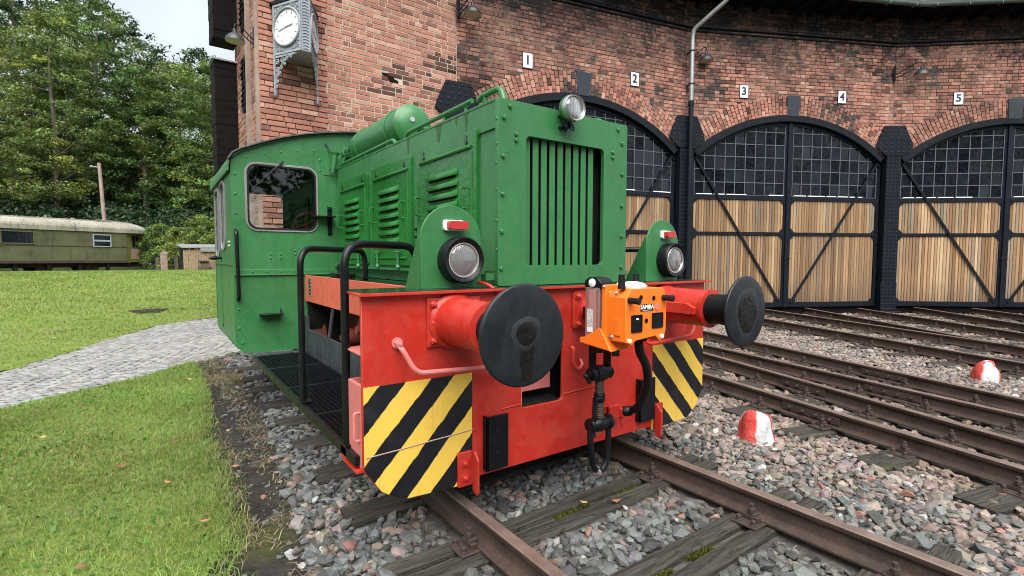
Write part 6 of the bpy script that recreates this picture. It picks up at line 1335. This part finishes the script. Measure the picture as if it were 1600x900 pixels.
mb = MB(); mb.box(-1.1, 1.1, 7.50, 7.53, .2, 1.215); mb.build('rear_beam', 'red', lo, smooth=False)
# ------------------------------------------------------------------ orange camera box hung on the coupling
sb = thing('coupling_camera_box', (0, 1.95, .90), 'orange box with two handles and a side battery hung on the front coupling', 'camera box')
SY = 1.80
def sh(pts): return pts
mb = MB(); fp = [(-.165, .955), (-.115, .935), (-.085, .958), (.075, .972), (.115, .940), (.150, .955), (.165, 1.0), (.168, 1.165), (.148, 1.225), (.13, 1.238), (-.125, 1.238), (-.165, 1.19)]
mb.prism(fp, 'y', SY, SY+.115); mb.build('housing', 'orange', sb, smooth=True, bevel=.010, seg=3)
mb = MB(); fp2 = [(x*.985, z*.985+.018) for x, z in [(-.165, .96), (.16, .975), (.16, 1.235), (-.16, 1.238)]]; mb.prism([(-.158, .965), (.158, .975), (.158, 1.222), (-.158, 1.222)], 'y', SY+.116, SY+.17); mb.build('rear_housing', 'orange', sb, smooth=True, bevel=.008)
mb = MB(); mb.prism([(1.835, 1.08), (1.875, 1.08), (1.875, .985), (1.835, .985)], 'x', -.172, -.164); mb.build('side_panel', 'orange', sb, smooth=False, bevel=.003)
mb = MB(); mb.prism([(1.94, .96), (1.94, 1.255), (1.965, 1.255), (1.97, .965)], 'x', -.172, -.05); mb.prism([(1.94, .97), (1.89, .895), (2.135, .915), (2.135, .945), (2.10, .95), (1.99, 1.01), (1.97, 1.01)], 'x', -.180, -.03); mb.build('mounting_frame', 'orange', sb, smooth=False, bevel=.005)
mb = MB(); mb.box(-.176, -.09, 1.985, 2.095, .955, 1.238); bt = mb.build('battery', 'silver', sb, smooth=False, bevel=.004)
mb = MB(); mb.box(-.1785, -.1765, 2.012, 2.062, 1.0, 1.228); mb.build('battery_strip', 'battery_pink', bt, smooth=False)
mb = MB(); mb.prism([(1.99, 1.238), (2.10, 1.238), (2.10, 1.275), (2.06, 1.295), (2.0, 1.29), (1.97, 1.265), (1.97, 1.238)], 'x', -.178, -.08); mb.build('battery_cap', 'black', bt, smooth=False, bevel=.006); mb = MB(); mb.box(-.178, -.085, 1.99, 2.10, .92, .957); mb.build('battery_base', 'black', bt, smooth=False, bevel=.006)
mb = MB(); mb.lathe([(.024, 0), (.024, .006), (.018, .010), (0, .011)], (-.178, 2.035, 1.262), (-1, -.1, 0), 20); mb.build('battery_button', 'plastic_pale', bt)
mb = MB(); mb.box(-.1796, -.1786, 2.03, 2.075, 1.015, 1.115); mb.build('paper_label', 'label_paper', bt, smooth=False)
mb = MB(); mb.box(-.1796, -.1786, 2.03, 2.075, .985, 1.013); mb.build('white_label', 'plate_white', bt, smooth=False)
for x, z in ((-.139, 1.178), (.136, 1.182)):
    mb = MB(); mb.lathe([(.016, 0), (.017, .008), (.0155, .050), (.0180, .054), (.0180, .066), (.014, .069)], (x, SY+.002, z), (.06, -1, -.02), 18); mb.build('handle', 'rubber', sb)
for x, y in ((-.145, SY+.05), (.06, SY+.13)):
    mb = MB(); mb.lathe([(.021, 0), (.017, .07), (.018, .075), (.014, .078)], (x, y, 1.236), (0, 0, 1), 18); mb.build('antenna', 'rubber', sb)
mb = MB(); mb.lathe([(.075, 0), (.078, .012), (.06, .026), (.03, .034), (0, .036)], (-.03, SY+.075, 1.238), (0, 0, 1), 32); mb.build('radio_dome', 'plastic_pale', sb, angle=60)
mb = MB(); mb.lathe([(.05, 0), (.05, .03), (.04, .04), (0, .042)], (.0, SY+.16, 1.222), (0, 0, 1), 24); mb.build('rear_dome', 'plastic_pale', sb, angle=60)
for x0, x1, z0, z1 in ((-.118, -.045, 1.01, 1.092), (.048, .128, 1.022, 1.095)):
    mb = MB(); mb.prism([rrect(x0-.006, x1+.006, z0-.006, z1+.006, .006, 3), rrect(x0, x1, z0, z1, .004, 3)[::-1]], 'y', SY-.006, SY+.001); w_ = mb.build('window_frame', 'black', sb, smooth=False)
    mb = MB(); mb.prism(rrect(x0, x1, z0, z1, .004, 3), 'y', SY-.003, SY+.0005); mb.build('camera_window', 'screen_black', w_, smooth=False)
mb = MB(); mb.box(-.088, -.068, SY-.0042, SY-.0030, 1.072, 1.080); mb.build('status_lamp', 'plate_white', sb, smooth=False)
for x, z, r_ in ((-.05, 1.19, .013), (.055, 1.183, .013), (-.003, 1.062, .013)):
    mb = MB(); mb.lathe([(r_, 0), (r_, .003), (r_*.5, .003), (r_*.5, .006)], (x, SY, z), (0, -1, 0), 18); mb.build('sensor', 'screen_black', sb)
mb = MB(); mb.lathe([(.019, 0), (.019, .003)], (.085, SY, 1.132), (0, -1, 0), 22); mb.build('speaker_disc', 'pink', sb)
for x, z in ((-.138, .962), (.128, .966)):
    mb = MB(); mb.lathe([(.013, 0), (.013, .008), (.009, .011), (0, .012)], (x, SY, z), (0, -1, 0), 16); mb.build('foot_button', 'plastic_pale', sb)
mb = MB(); mb.box(-.052, .052, SY-.0025, SY+.0005, 1.115, 1.152); np_ = mb.build('name_plate', 'screen_black', sb, smooth=False)
me = text_mesh('SAMIRA', .031, .0006, .0008); me.materials.clear(); me.materials.append(M['plate_white']); place('lettering', me, Matrix.Translation((0, SY-.0032, 1.136)) @ TXT, np_)
mb = MB(); mb.box(-.036, .036, SY-.0032, SY-.002, 1.1185, 1.1205); mb.build('underline', 'plate_white', np_, smooth=False)
for p_, r_ in (((-.165, SY+.07, 1.215), .008), ((-.165, SY+.10, .975), .01), ((-.1725, 1.95, 1.245), .007)): mb = MB(); mb.bolt(p_, (-1, 0, 0), r_, .005); mb.build('bolt', 'silver', sb)
mb = MB(); mb.cyl((-.10, 2.06, .92), (-.10, 2.06, .86), .03, n=16); mb.cyl((-.12, 1.91, .90), (-.12, 1.91, .865), .022, n=14); mb.cyl((-.05, 1.93, .955), (-.05, 1.93, .925), .03, n=16); mb.cyl((.10, 1.9, .97), (.10, 1.9, .93), .018, n=14); mb.box(-.07, .09, 1.97, 2.10, .93, 1.16); mb.build('clamp', 'black', sb)

# ------------------------------------------------------------------ old carriage beyond the lawn
CA = Vector((-3.70, 44.15, 0)); cdv = Vector((.873, .488, 0)).normalized(); cnv = Vector((cdv.y, -cdv.x, 0)); LC = 16.0
KM = Matrix(((cdv.x, -cnv.x, 0, CA.x), (cdv.y, -cnv.y, 0, CA.y), (0, 0, 1, 0), (0, 0, 0, 1)))   # x along (right end at 0), y away from the viewer
cg = thing('railway_carriage', KM @ Vector((-7, 1.4, .42)), 'weathered olive green railway carriage with stained pale roof beyond the lawn', 'carriage')
mb = MB(KM); mb.box(-LC, 0, 0, 2.8, 1.08, 3.36); wl_ = mb.build('body_wall', 'carriage_green', cg, smooth=False)
mb = MB(KM); mb.prism([(0.002, 0.12), (0.002, 2.68), (1.35, 2.2), (1.35, .62)], 'z', 1.12, 3.34); mb.build('vestibule_end', 'carriage_end', cg, smooth=False)
mb = MB(KM)
for k in range(13): u = -LC+1.2*k; mb = MB(KM); mb.box(u-.01, u+.01, -.012, .0, 1.1, 3.34); mb.build('panel_strip', 'carriage_green', wl_, smooth=False)
mb = MB(KM); mb.box(-LC, 0, -.02, 0, 2.14, 2.18); mb.build('waist_strip', 'rust', wl_, smooth=False); mb = MB(KM); mb.box(-LC, 0, -.03, 0, 1.08, 1.24); mb.build('sole_bar', 'rust', wl_, smooth=False)
mb = MB(KM); n = 14; arc = [(-.08, 3.14), (-.08, 3.40)] + [(1.4-1.48*math.cos(math.pi*k/n)*(1 if 0 < k < n else 1), 3.40+.56*math.sin(math.pi*k/n)) for k in range(n+1)] + [(2.88, 3.14)]
vs = []; 
segs = [(-LC-.2, 1), (0, 1), (.5, .96), (1.0, .85), (1.35, .66), (1.55, .42)]
for x, q in segs:
    for (y, z) in arc: vs.append((x, 1.4+(y-1.4)*(.55+.45*q), 3.22+(z-3.22)*q))
m = len(arc); fs = []
for i in range(len(segs)-1):
    for j in range(m): fs.append((i*m+j, i*m+(j+1) % m, (i+1)*m+(j+1) % m, (i+1)*m+j))
fs.append(tuple(range(m))[::-1]); fs.append(tuple((len(segs)-1)*m+j for j in range(m))); mb.add(vs, fs); rf_ = mb.build('roof', 'carriage_roof', cg, angle=30)
mb = MB(KM)
for k in range(13): u = -LC+1.3*k; mb.tube([(u, y, z+.01) for (y, z) in arc[1:-1]], .022, 5)
mb.box(-LC, -.6, .55, .62, 3.84, 3.93); mb.tube([(-1.5, .5, 3.88), (-1.5, .45, 3.99), (.6, .5, 3.86), (1.2, .8, 3.62)], .02, 6); mb.build('roof_rib', 'carriage_roof', rf_)
for (u, w) in ((-9.6, .9), (-6.6, .85), (-13, .9)): mb = MB(KM); mb.lathe([(w*.55, 0), (w*.55, .05), (w*.5, .1), (w*.45, .26), (0, .3)], (u, 1.0, 3.86), (0, 0, 1), 20); mb.build('roof_vent', 'zinc', rf_)
for (u, hh, r_) in ((-4.0, .25, .05), (-2.6, .18, .12), (-.9, .14, .1)): mb = MB(KM); mb.cyl((u, 1.0, 3.85), (u, 1.0, 3.85+hh), r_, n=12); mb.build('roof_pipe', 'zinc', rf_)
def cwin(x0, x1, z0, z1, white, mid):
    mb = MB(KM); mb.prism([[(x0, z0), (x1, z0), (x1, z1), (x0, z1)], [(x0+.06, z0+.06), (x0+.06, z1-.06), (x1-.06, z1-.06), (x1-.06, z0+.06)]], 'y', -.05, .02); w_ = mb.build('window', 'clock_grey' if white else 'carriage_green', cg, smooth=False)
    mb = MB(KM); mb.box(x0+.06, x1-.06, -.02, -.01, z0+.06, z1-.06); mb.build('pane', 'pane_glass', w_, smooth=False)
    if mid: mb = MB(KM); mb.box(x0, x1, -.055, .02, (z0+z1)/2-.06, (z0+z1)/2+.05); mb.build('window_rail', 'clock_grey', w_, smooth=False)
cwin(-6.55, -5.0, 2.24, 3.02, False, False); cwin(-2.0, -.95, 2.15, 2.98, True, True); cwin(-11.2, -9.8, 2.24, 3.0, False, False)
EM = KM @ Matrix(((1, 0, 0, 0), (0, 1, 0, 0), (0, 0, 1, 0), (0, 0, 0, 1))); a = Vector((0, .12, 0)); b = Vector((1.35, .62, 0)); ed = (b-a).normalized(); en = Vector((ed.y, -ed.x, 0)); EMM = KM @ Matrix(((ed.x, -en.x, 0, a.x), (ed.y, -en.y, 0, a.y), (0, 0, 1, 0), (0, 0, 0, 1)))
mb = MB(EMM); mb.box(.48, 1.05, -.03, .02, 2.15, 3.0); w_ = mb.build('vestibule_window', 'carriage_green', cg, smooth=False)
for q in (.52, .80): mb = MB(EMM); mb.box(q, q+.22, -.04, -.03, 2.22, 2.94); mb.build('pane', 'pane_glass', w_, smooth=False)
mb = MB(EMM); mb.box(.42, 1.15, -.02, .01, 1.35, 2.05); mb.build('worn_panel', 'pink_worn', cg, smooth=False)
mb = MB(KM); mb.box(-LC, .3, .25, 2.5, .86, 1.08); mb.box(-LC, 1.3, .5, .7, .80, 1.0)
for k in range(9): mb.box(-1.2-1.6*k, -1.0-1.6*k, .1, .3, .5, 1.08)
mb.build('underframe', 'under_dark', cg, smooth=False)
for k, u in enumerate((-1.9, -4.4, -10.5, -13)):
    for y in (.6, 2.1): mb = MB(KM); mb.lathe([(.42, 0), (.46, .03), (.46, .06), (.40, .06), (.38, .12), (.1, .13)], (u, y, .86), (0, -1, 0), 28); mb.build('wheel', 'rust', cg)
for y in (.55, 2.15): mb = MB(KM); mb.lathe([(.10, 0), (.10, .35), (.24, .36), (.26, .40), (.22, .43)], (1.3, y, 1.05), (1, 0, 0), 20); mb.build('buffer', 'buffer_pale' if y < 1 else 'black', cg)

# ------------------------------------------------------------------ pole, shed, stones by the shed, fence posts
def at(u, d, z=None, v=None):
    """a point at picture column u and depth d along the view; z given or from row v"""
    p = CAM+_fw*d+_rt*((u-800)/788*d)
    zz = z if z is not None else (CAM.z+_fw.z*d+_up.z*((450-v)/788*d)); return Vector((p.x, p.y, zz))
pb = at(171.5, 40, .5); pt = at(163.5, 40, v=258)
pl = thing('pole', pb, 'leaning weathered reddish wooden pole standing behind the carriage', 'pole')
mb = MB(); mb.tube([pb, pb.lerp(pt, .5), pt], [.15, .135, .12], 12); mb.build('pole_shaft', 'post_wood', pl)
mb = MB(); mb.tube([pt+Vector((-.05, 0, -.35)), pt+Vector((-.35, 0, -.30))], .035, 8); mb.lathe([(.06, 0), (.14, .1), (.12, .16)], pt+Vector((-.42, 0, -.25)), (-.4, -.3, -1), 14); mb.build('pole_lamp', 'zinc', pl)
sx0 = at(288, 31, .5); sx1 = at(352, 32.5, .5); sd_ = (sx1-sx0); sL = sd_.length; sd_.normalize(); sn = Vector((sd_.y, -sd_.x, 0)); SM = Matrix(((sd_.x, -sn.x, 0, sx0.x), (sd_.y, -sn.y, 0, sx0.y), (0, 0, 1, 0), (0, 0, 0, 1)))
shd = thing('wooden_shed', SM @ Vector((sL/2, .6, .45)), 'low pale wooden plank shed with grey roof sheet beside the cab, beyond the lawn', 'shed')
mb = MB(SM); mb.box(.05, sL-.05, .05, 1.4, .4, 2.05); mb.build('shed_core', 'under_dark', shd, smooth=False)
SHP = simple_mesh(MB().box(-.5, .5, -.5, .5, -.5, .5), 'board', 'shed_wood')
u = 0
while u < sL:
    w = random.uniform(.10, .17); h = random.uniform(1.5, 1.68); place('board', SHP, SM @ Matrix.Translation((u+w/2, 0, .4+h/2)) @ Matrix.Diagonal((w-.012, .05, h, 1)) , shd); u += w
mb = MB(SM); mb.add([(-.1, -.15, 2.02), (sL+.2, -.15, 2.06), (sL+.2, 1.6, 2.25), (-.1, 1.6, 2.21), (-.1, -.15, 2.10), (sL+.2, -.15, 2.14), (sL+.2, 1.6, 2.33), (-.1, 1.6, 2.29)], [(0, 3, 2, 1), (4, 5, 6, 7), (0, 1, 5, 4), (1, 2, 6, 5), (2, 3, 7, 6), (3, 0, 4, 7)]); mb.box(.9, sL+.2, -.18, -.12, 1.82, 2.1); mb.build('shed_roof', 'zinc', shd, smooth=False)
st = thing('wooden_steps', SM @ Vector((1.1, -.7, .45)), 'small dark wooden steps and boards leaning in front of the plank shed', 'steps')
mb = MB(SM)
for k in range(4): mb.box(.75, 1.35, -.75+.17*k, -.55+.17*k, .62+.2*k, .66+.2*k)
mb.box(.72, .75, -.75, -.1, .45, .9); mb.box(1.35, 1.38, -.75, -.1, .45, .9); mb.add([(1.5, -.8, .4), (2.2, -.8, .4), (2.1, -.1, 1.5), (1.6, -.1, 1.5), (1.5, -.76, .4), (2.2, -.76, .4), (2.1, -.06, 1.5), (1.6, -.06, 1.5)], [(0, 1, 2, 3), (4, 7, 6, 5), (0, 4, 5, 1), (1, 5, 6, 2), (2, 6, 7, 3), (3, 7, 4, 0)]); mb.build('step_boards', 'wood_old', st, smooth=False); mb = MB(SM); mb.box(.70, .73, -.78, -.72, .45, 1.3); mb.build('step_post', 'wood_old', st, smooth=False)
for q, (u_, d_, hh, w_, lb) in enumerate(((258, 34, 1.35, .2, 'pale stubby wooden post between the carriage and the shed'), (248, 36, 1.0, .12, 'thin dark fence post next to the carriage end'), (277, 35, 1.1, .12, 'thin dark fence post left of the plank shed'))):
    b = at(u_, d_, .42); mb = MB(Matrix.Translation(b)); mb.box(-w_, w_, -w_*.7, w_*.7, 0, hh, .03); mb.prism([(-w_*.9, hh), (w_*.9, hh), (0, hh+.12)], 'y', -w_*.5, w_*.5); tag(mb.build('fence_post', 'wood_old' if q else 'timber_pale', smooth=False), lb, 'post', 'old posts beside the plank shed')
for zz in (.9, 1.25):
    a = at(240, 36.5, zz); b = at(285, 35.2, zz); mb = MB(); mb.tube([a, b], .05, 6); tag(mb.build('fence_rail', 'wood_old'), 'upper dark fence rail between the carriage and the shed' if zz > 1 else 'lower dark fence rail between the carriage and the shed', 'fence rail')

# ------------------------------------------------------------------ trees
def leaf_cloud(clumps, per, size, cols, spread=1.0):
    """clumps: (n,6) centre + radii. Each clump: drooping sprays of leaf-sized quads on the clump's outer shell."""
    n = len(clumps); N = n*per; ci = np.repeat(np.arange(n), per)
    d = rng.normal(size=(N, 3)); d /= np.linalg.norm(d, axis=1, keepdims=True); r = rng.random(N)**.45
    P = clumps[ci, :3]+d*clumps[ci, 3:6]*r[:, None]*spread
    nrm = d*.6+rng.normal(0, .55, (N, 3))+np.array([0, 0, .65]); nrm /= np.linalg.norm(nrm, axis=1, keepdims=True)
    t = np.cross(nrm, rng.normal(size=(N, 3))); t /= np.linalg.norm(t, axis=1, keepdims=True)+1e-9; b = np.cross(nrm, t); s = size*rng.uniform(.6, 1.35, N)[:, None]
    V = np.stack([P-t*s*.95, P-b*s*.5+t*s*.05, P+t*s*.95-nrm*s*.2, P+b*s*.5+t*s*.05], 1).reshape(-1, 3)
    F = (np.arange(N)*4)[:, None]+np.array([[0, 1, 2, 3]]); c = cols[ci]*rng.uniform(.65, 1.4, (N, 1)); return V, F, c
def tree(base, h, crown_w, crown_z0, label, tint, per=34, nclump=150, lsz=.17, group='trees on the wooded slope', name='deciduous_tree', lean=0.0, bare=0.35):
    base = Vector(base); t = thing(name, base, label, 'tree', group); r = random.Random(int(base.x*31+base.y*7)); mb = MB()
    trunk = [base+Vector((lean*h*q+r.uniform(-.12, .12)*q*2, r.uniform(-.12, .12)*q*2, h*.92*q)) for q in np.linspace(0, 1, 8)]; rad = [max(.03, .020*h*(1-.9*q)) for q in np.linspace(0, 1, 8)]; mb.tube(trunk, rad, 8)
    cl = []; nl = 16
    for k in range(nl):
        q = r.uniform(crown_z0/h*.8, .92); i = min(6, int(q*7)); p0 = trunk[i].lerp(trunk[i+1], q*7-i); a = r.uniform(0, 6.28); L = crown_w*.5*r.uniform(.6, 1.05)*math.sin(math.pi*min(1, max(.12, (q*h-crown_z0*.7)/(h-crown_z0*.7))*.85+.15)); p2 = p0+Vector((math.cos(a)*L, math.sin(a)*L, L*r.uniform(.15, .7))); p1 = p0.lerp(p2, .5)+Vector((0, 0, -.1*L+r.uniform(0, .2)*L))
        mb.tube([p0, p1, p2], [rad[i]*.45, rad[i]*.28, .02], 5)
        for f in (.55, .8, 1.0): c = p0.lerp(p2, f); cl.append((c.x, c.y, c.z))
    mb.build('trunk', 'bark', t)
    while len(cl) < nclump:
        q = r.random(); z = crown_z0+(h-crown_z0)*q; prof = math.sin(math.pi*min(1, .14+.86*q))**.65 if q < .75 else (1-(q-.75)/.25*.75)*.95; R_ = crown_w*.5*prof*r.uniform(.25, 1.0)**.5; a = r.uniform(0, 6.28); cl.append((base.x+lean*z+R_*math.cos(a), base.y+R_*math.sin(a), base.z+z))
    C = np.array(cl); n = len(C); rr = np.array([[r.uniform(.5, 1.05)*(crown_w/8)**.5, 0, 0] for _ in range(n)]); rr[:, 1] = rr[:, 0]*rng.uniform(.8, 1.2, n); rr[:, 2] = rr[:, 0]*rng.uniform(.32, .55, n)
    cols = np.array(tint)*np.exp(rng.normal(0, .32, (n, 1))); w = rng.random(n) < .22; cols[w] *= np.array([1.5, 1.25, .85])
    V, F, c = leaf_cloud(np.concatenate([C, rr], 1), per, lsz, cols); np_mesh('crown', V, F, 'leaf', c, parent=t); return t
def hz(x, y): return G0+.64+16*sst(46, 95, y+.35*x)
xs = np.linspace(-160, 130, 60); ys = np.linspace(44, 190, 50)
tag(grid_sheet('hillside', xs, ys, lambda x, y: G0+.55+20*sst(48, 110, y+.25*x)-.0*x, 'hill_soil'), kind='structure')
def hgz(p): return float(G0+.55+20*sst(48, 110, p.y+.25*p.x))
TG1 = (.066, .120, .036); TG2 = (.092, .152, .044); TG3 = (.034, .070, .030); TG4 = (.145, .195, .065)
specs = [ # column u, depth, height, width, crown start, tint, label
 (-25, 46, 20, 11, 5.0, TG4, 'broad green tree beyond the far end of the carriage', 0),
 (38, 49, 25, 10, 7, TG1, 'tallest dark green tree of the wood, behind the carriage', 0),
 (100, 46, 21, 9.5, 6.0, TG4, 'pale green spreading tree behind the first carriage window', 0),
 (165, 51, 23, 10, 7.5, TG2, 'tall green tree directly behind the leaning pole', 0),
 (235, 50, 17.0, 8.5, 5.5, TG1, 'mid green rounded tree behind the carriage end, below the open sky', 0),
 (292, 52, 18.0, 9, 5.5, TG4, 'lighter green tree above the plank shed, below the open sky', 0),
 (350, 49, 18.5, 9, 3.0, TG2, 'green tree partly hidden by the dark boarded roof edge', 0),
 (410, 56, 17, 9, 4, TG1, 'green tree mostly hidden behind the brick wall corner', 0),
 (5, 60, 28, 12, 4, TG3, 'dark tree deep in the wood, half hidden by the broad tree', 0),
 (80, 62, 28, 12, 4, TG3, 'dark tree deep in the wood behind the tallest tree', 0),
 (135, 61, 26, 12, 4, TG3, 'dark tree deep in the wood behind the pale spreading tree', 0),
 (200, 63, 22, 12, 4, TG3, 'dark tree deep in the wood to the right of the pole', 0),
 (265, 60, 17, 11, 3, TG3, 'dark tree deep in the wood above the posts by the shed', 0),
 (330, 62, 19, 12, 3, TG3, 'dark tree deep in the wood next to the green cab', 0),
]
for (u, d, h, w, z0, tint, lb, ln) in specs:
    b = at(u, d, 0); b.z = hgz(b)-.2; tree(b, h, w, z0-(1.2 if d < 58 else 0), lb, tint, per=88 if d < 58 else 42, nclump=300 if d < 58 else 200, lsz=.125 if d < 58 else .21, lean=random.uniform(-.02, .02))
def undergrowth():
    n = 800; U = rng.uniform(-40, 420, n); D = rng.uniform(42.5, 60, n); C = []
    for u, d in zip(U, D): p = at(float(u), float(d), 0); C.append((p.x, p.y, hgz(p)+random.uniform(.2, 4.6)))
    C = np.array(C); rr = np.stack([rng.uniform(.8, 1.7, n), rng.uniform(.8, 1.7, n), rng.uniform(.5, 1.0, n)], 1); cols = np.array(TG3)*rng.uniform(.6, 1.3, (n, 1)); V, F, c = leaf_cloud(np.concatenate([C, rr], 1), 50, .20, cols)
    tag(np_mesh('undergrowth', V, F, 'leaf', c), 'dark leafy undergrowth filling the wood below the trees', 'undergrowth', kind='stuff')
undergrowth()
def shrub(u, d, w, h, tint, label):
    b = at(u, d, .40); t = thing('shrub', b, label, 'shrub', 'shrubs behind the plank shed'); mb = MB()
    for k in range(7): a = random.uniform(0, 6.28); mb.tube([b, b+Vector((math.cos(a)*w*.2, math.sin(a)*w*.2, h*.5)), b+Vector((math.cos(a)*w*.4, math.sin(a)*w*.4, h*.85))], [.04, .025, .01], 5)
    mb.build('stem', 'bark', t); n = 90; a = rng.uniform(0, 6.28, n); q = rng.random(n); R_ = w*.5*np.sqrt(rng.random(n))*np.sin(np.pi*(.25+.65*q)); C = np.stack([b.x+R_*np.cos(a), b.y+R_*np.sin(a), b.z+h*(.1+.9*q)], 1); rr = np.tile([[.32, .32, .22]], (n, 1))*rng.uniform(.7, 1.3, (n, 1))
    V, F, c = leaf_cloud(np.concatenate([C, rr], 1), 60, .085, np.array(tint)*rng.uniform(.7, 1.4, (n, 1))); np_mesh('crown', V, F, 'leaf', c, parent=t)
shrub(254, 37, 3.0, 3.4, (.12, .19, .045), 'bushy green shrub just right of the carriage end'); shrub(284, 36, 3.2, 3.2, (.17, .22, .055), 'yellowish green shrub left of the plank shed roof'); shrub(318, 35.5, 3.2, 3.9, (.16, .22, .06), 'tall light green shrub rising behind the plank shed'); shrub(342, 36, 2.6, 3.8, (.13, .20, .05), 'green shrub between the plank shed and the cab')

def far_wood():
    n = 1000; a = rng.uniform(R(150), R(290), n); d = rng.uniform(42, 60, n); C = np.stack([6+np.sin(a)*d, 2+np.cos(a)*d, rng.uniform(0, 1, n)**.8*24*(.7+.6*fbm(a*5, d*.02, 8))], 1); rr = np.tile([[2.2, 2.2, 1.5]], (n, 1))*rng.uniform(.7, 1.3, (n, 1))
    V, F, c = leaf_cloud(np.concatenate([C, rr], 1), 26, .55, np.array(TG3)*rng.uniform(.7, 1.3, (n, 1))); tag(np_mesh('far_wood', V, F, 'leaf', c), 'wood across the yard that shows as dark reflections in the gate panes', 'wood', kind='stuff')
far_wood()
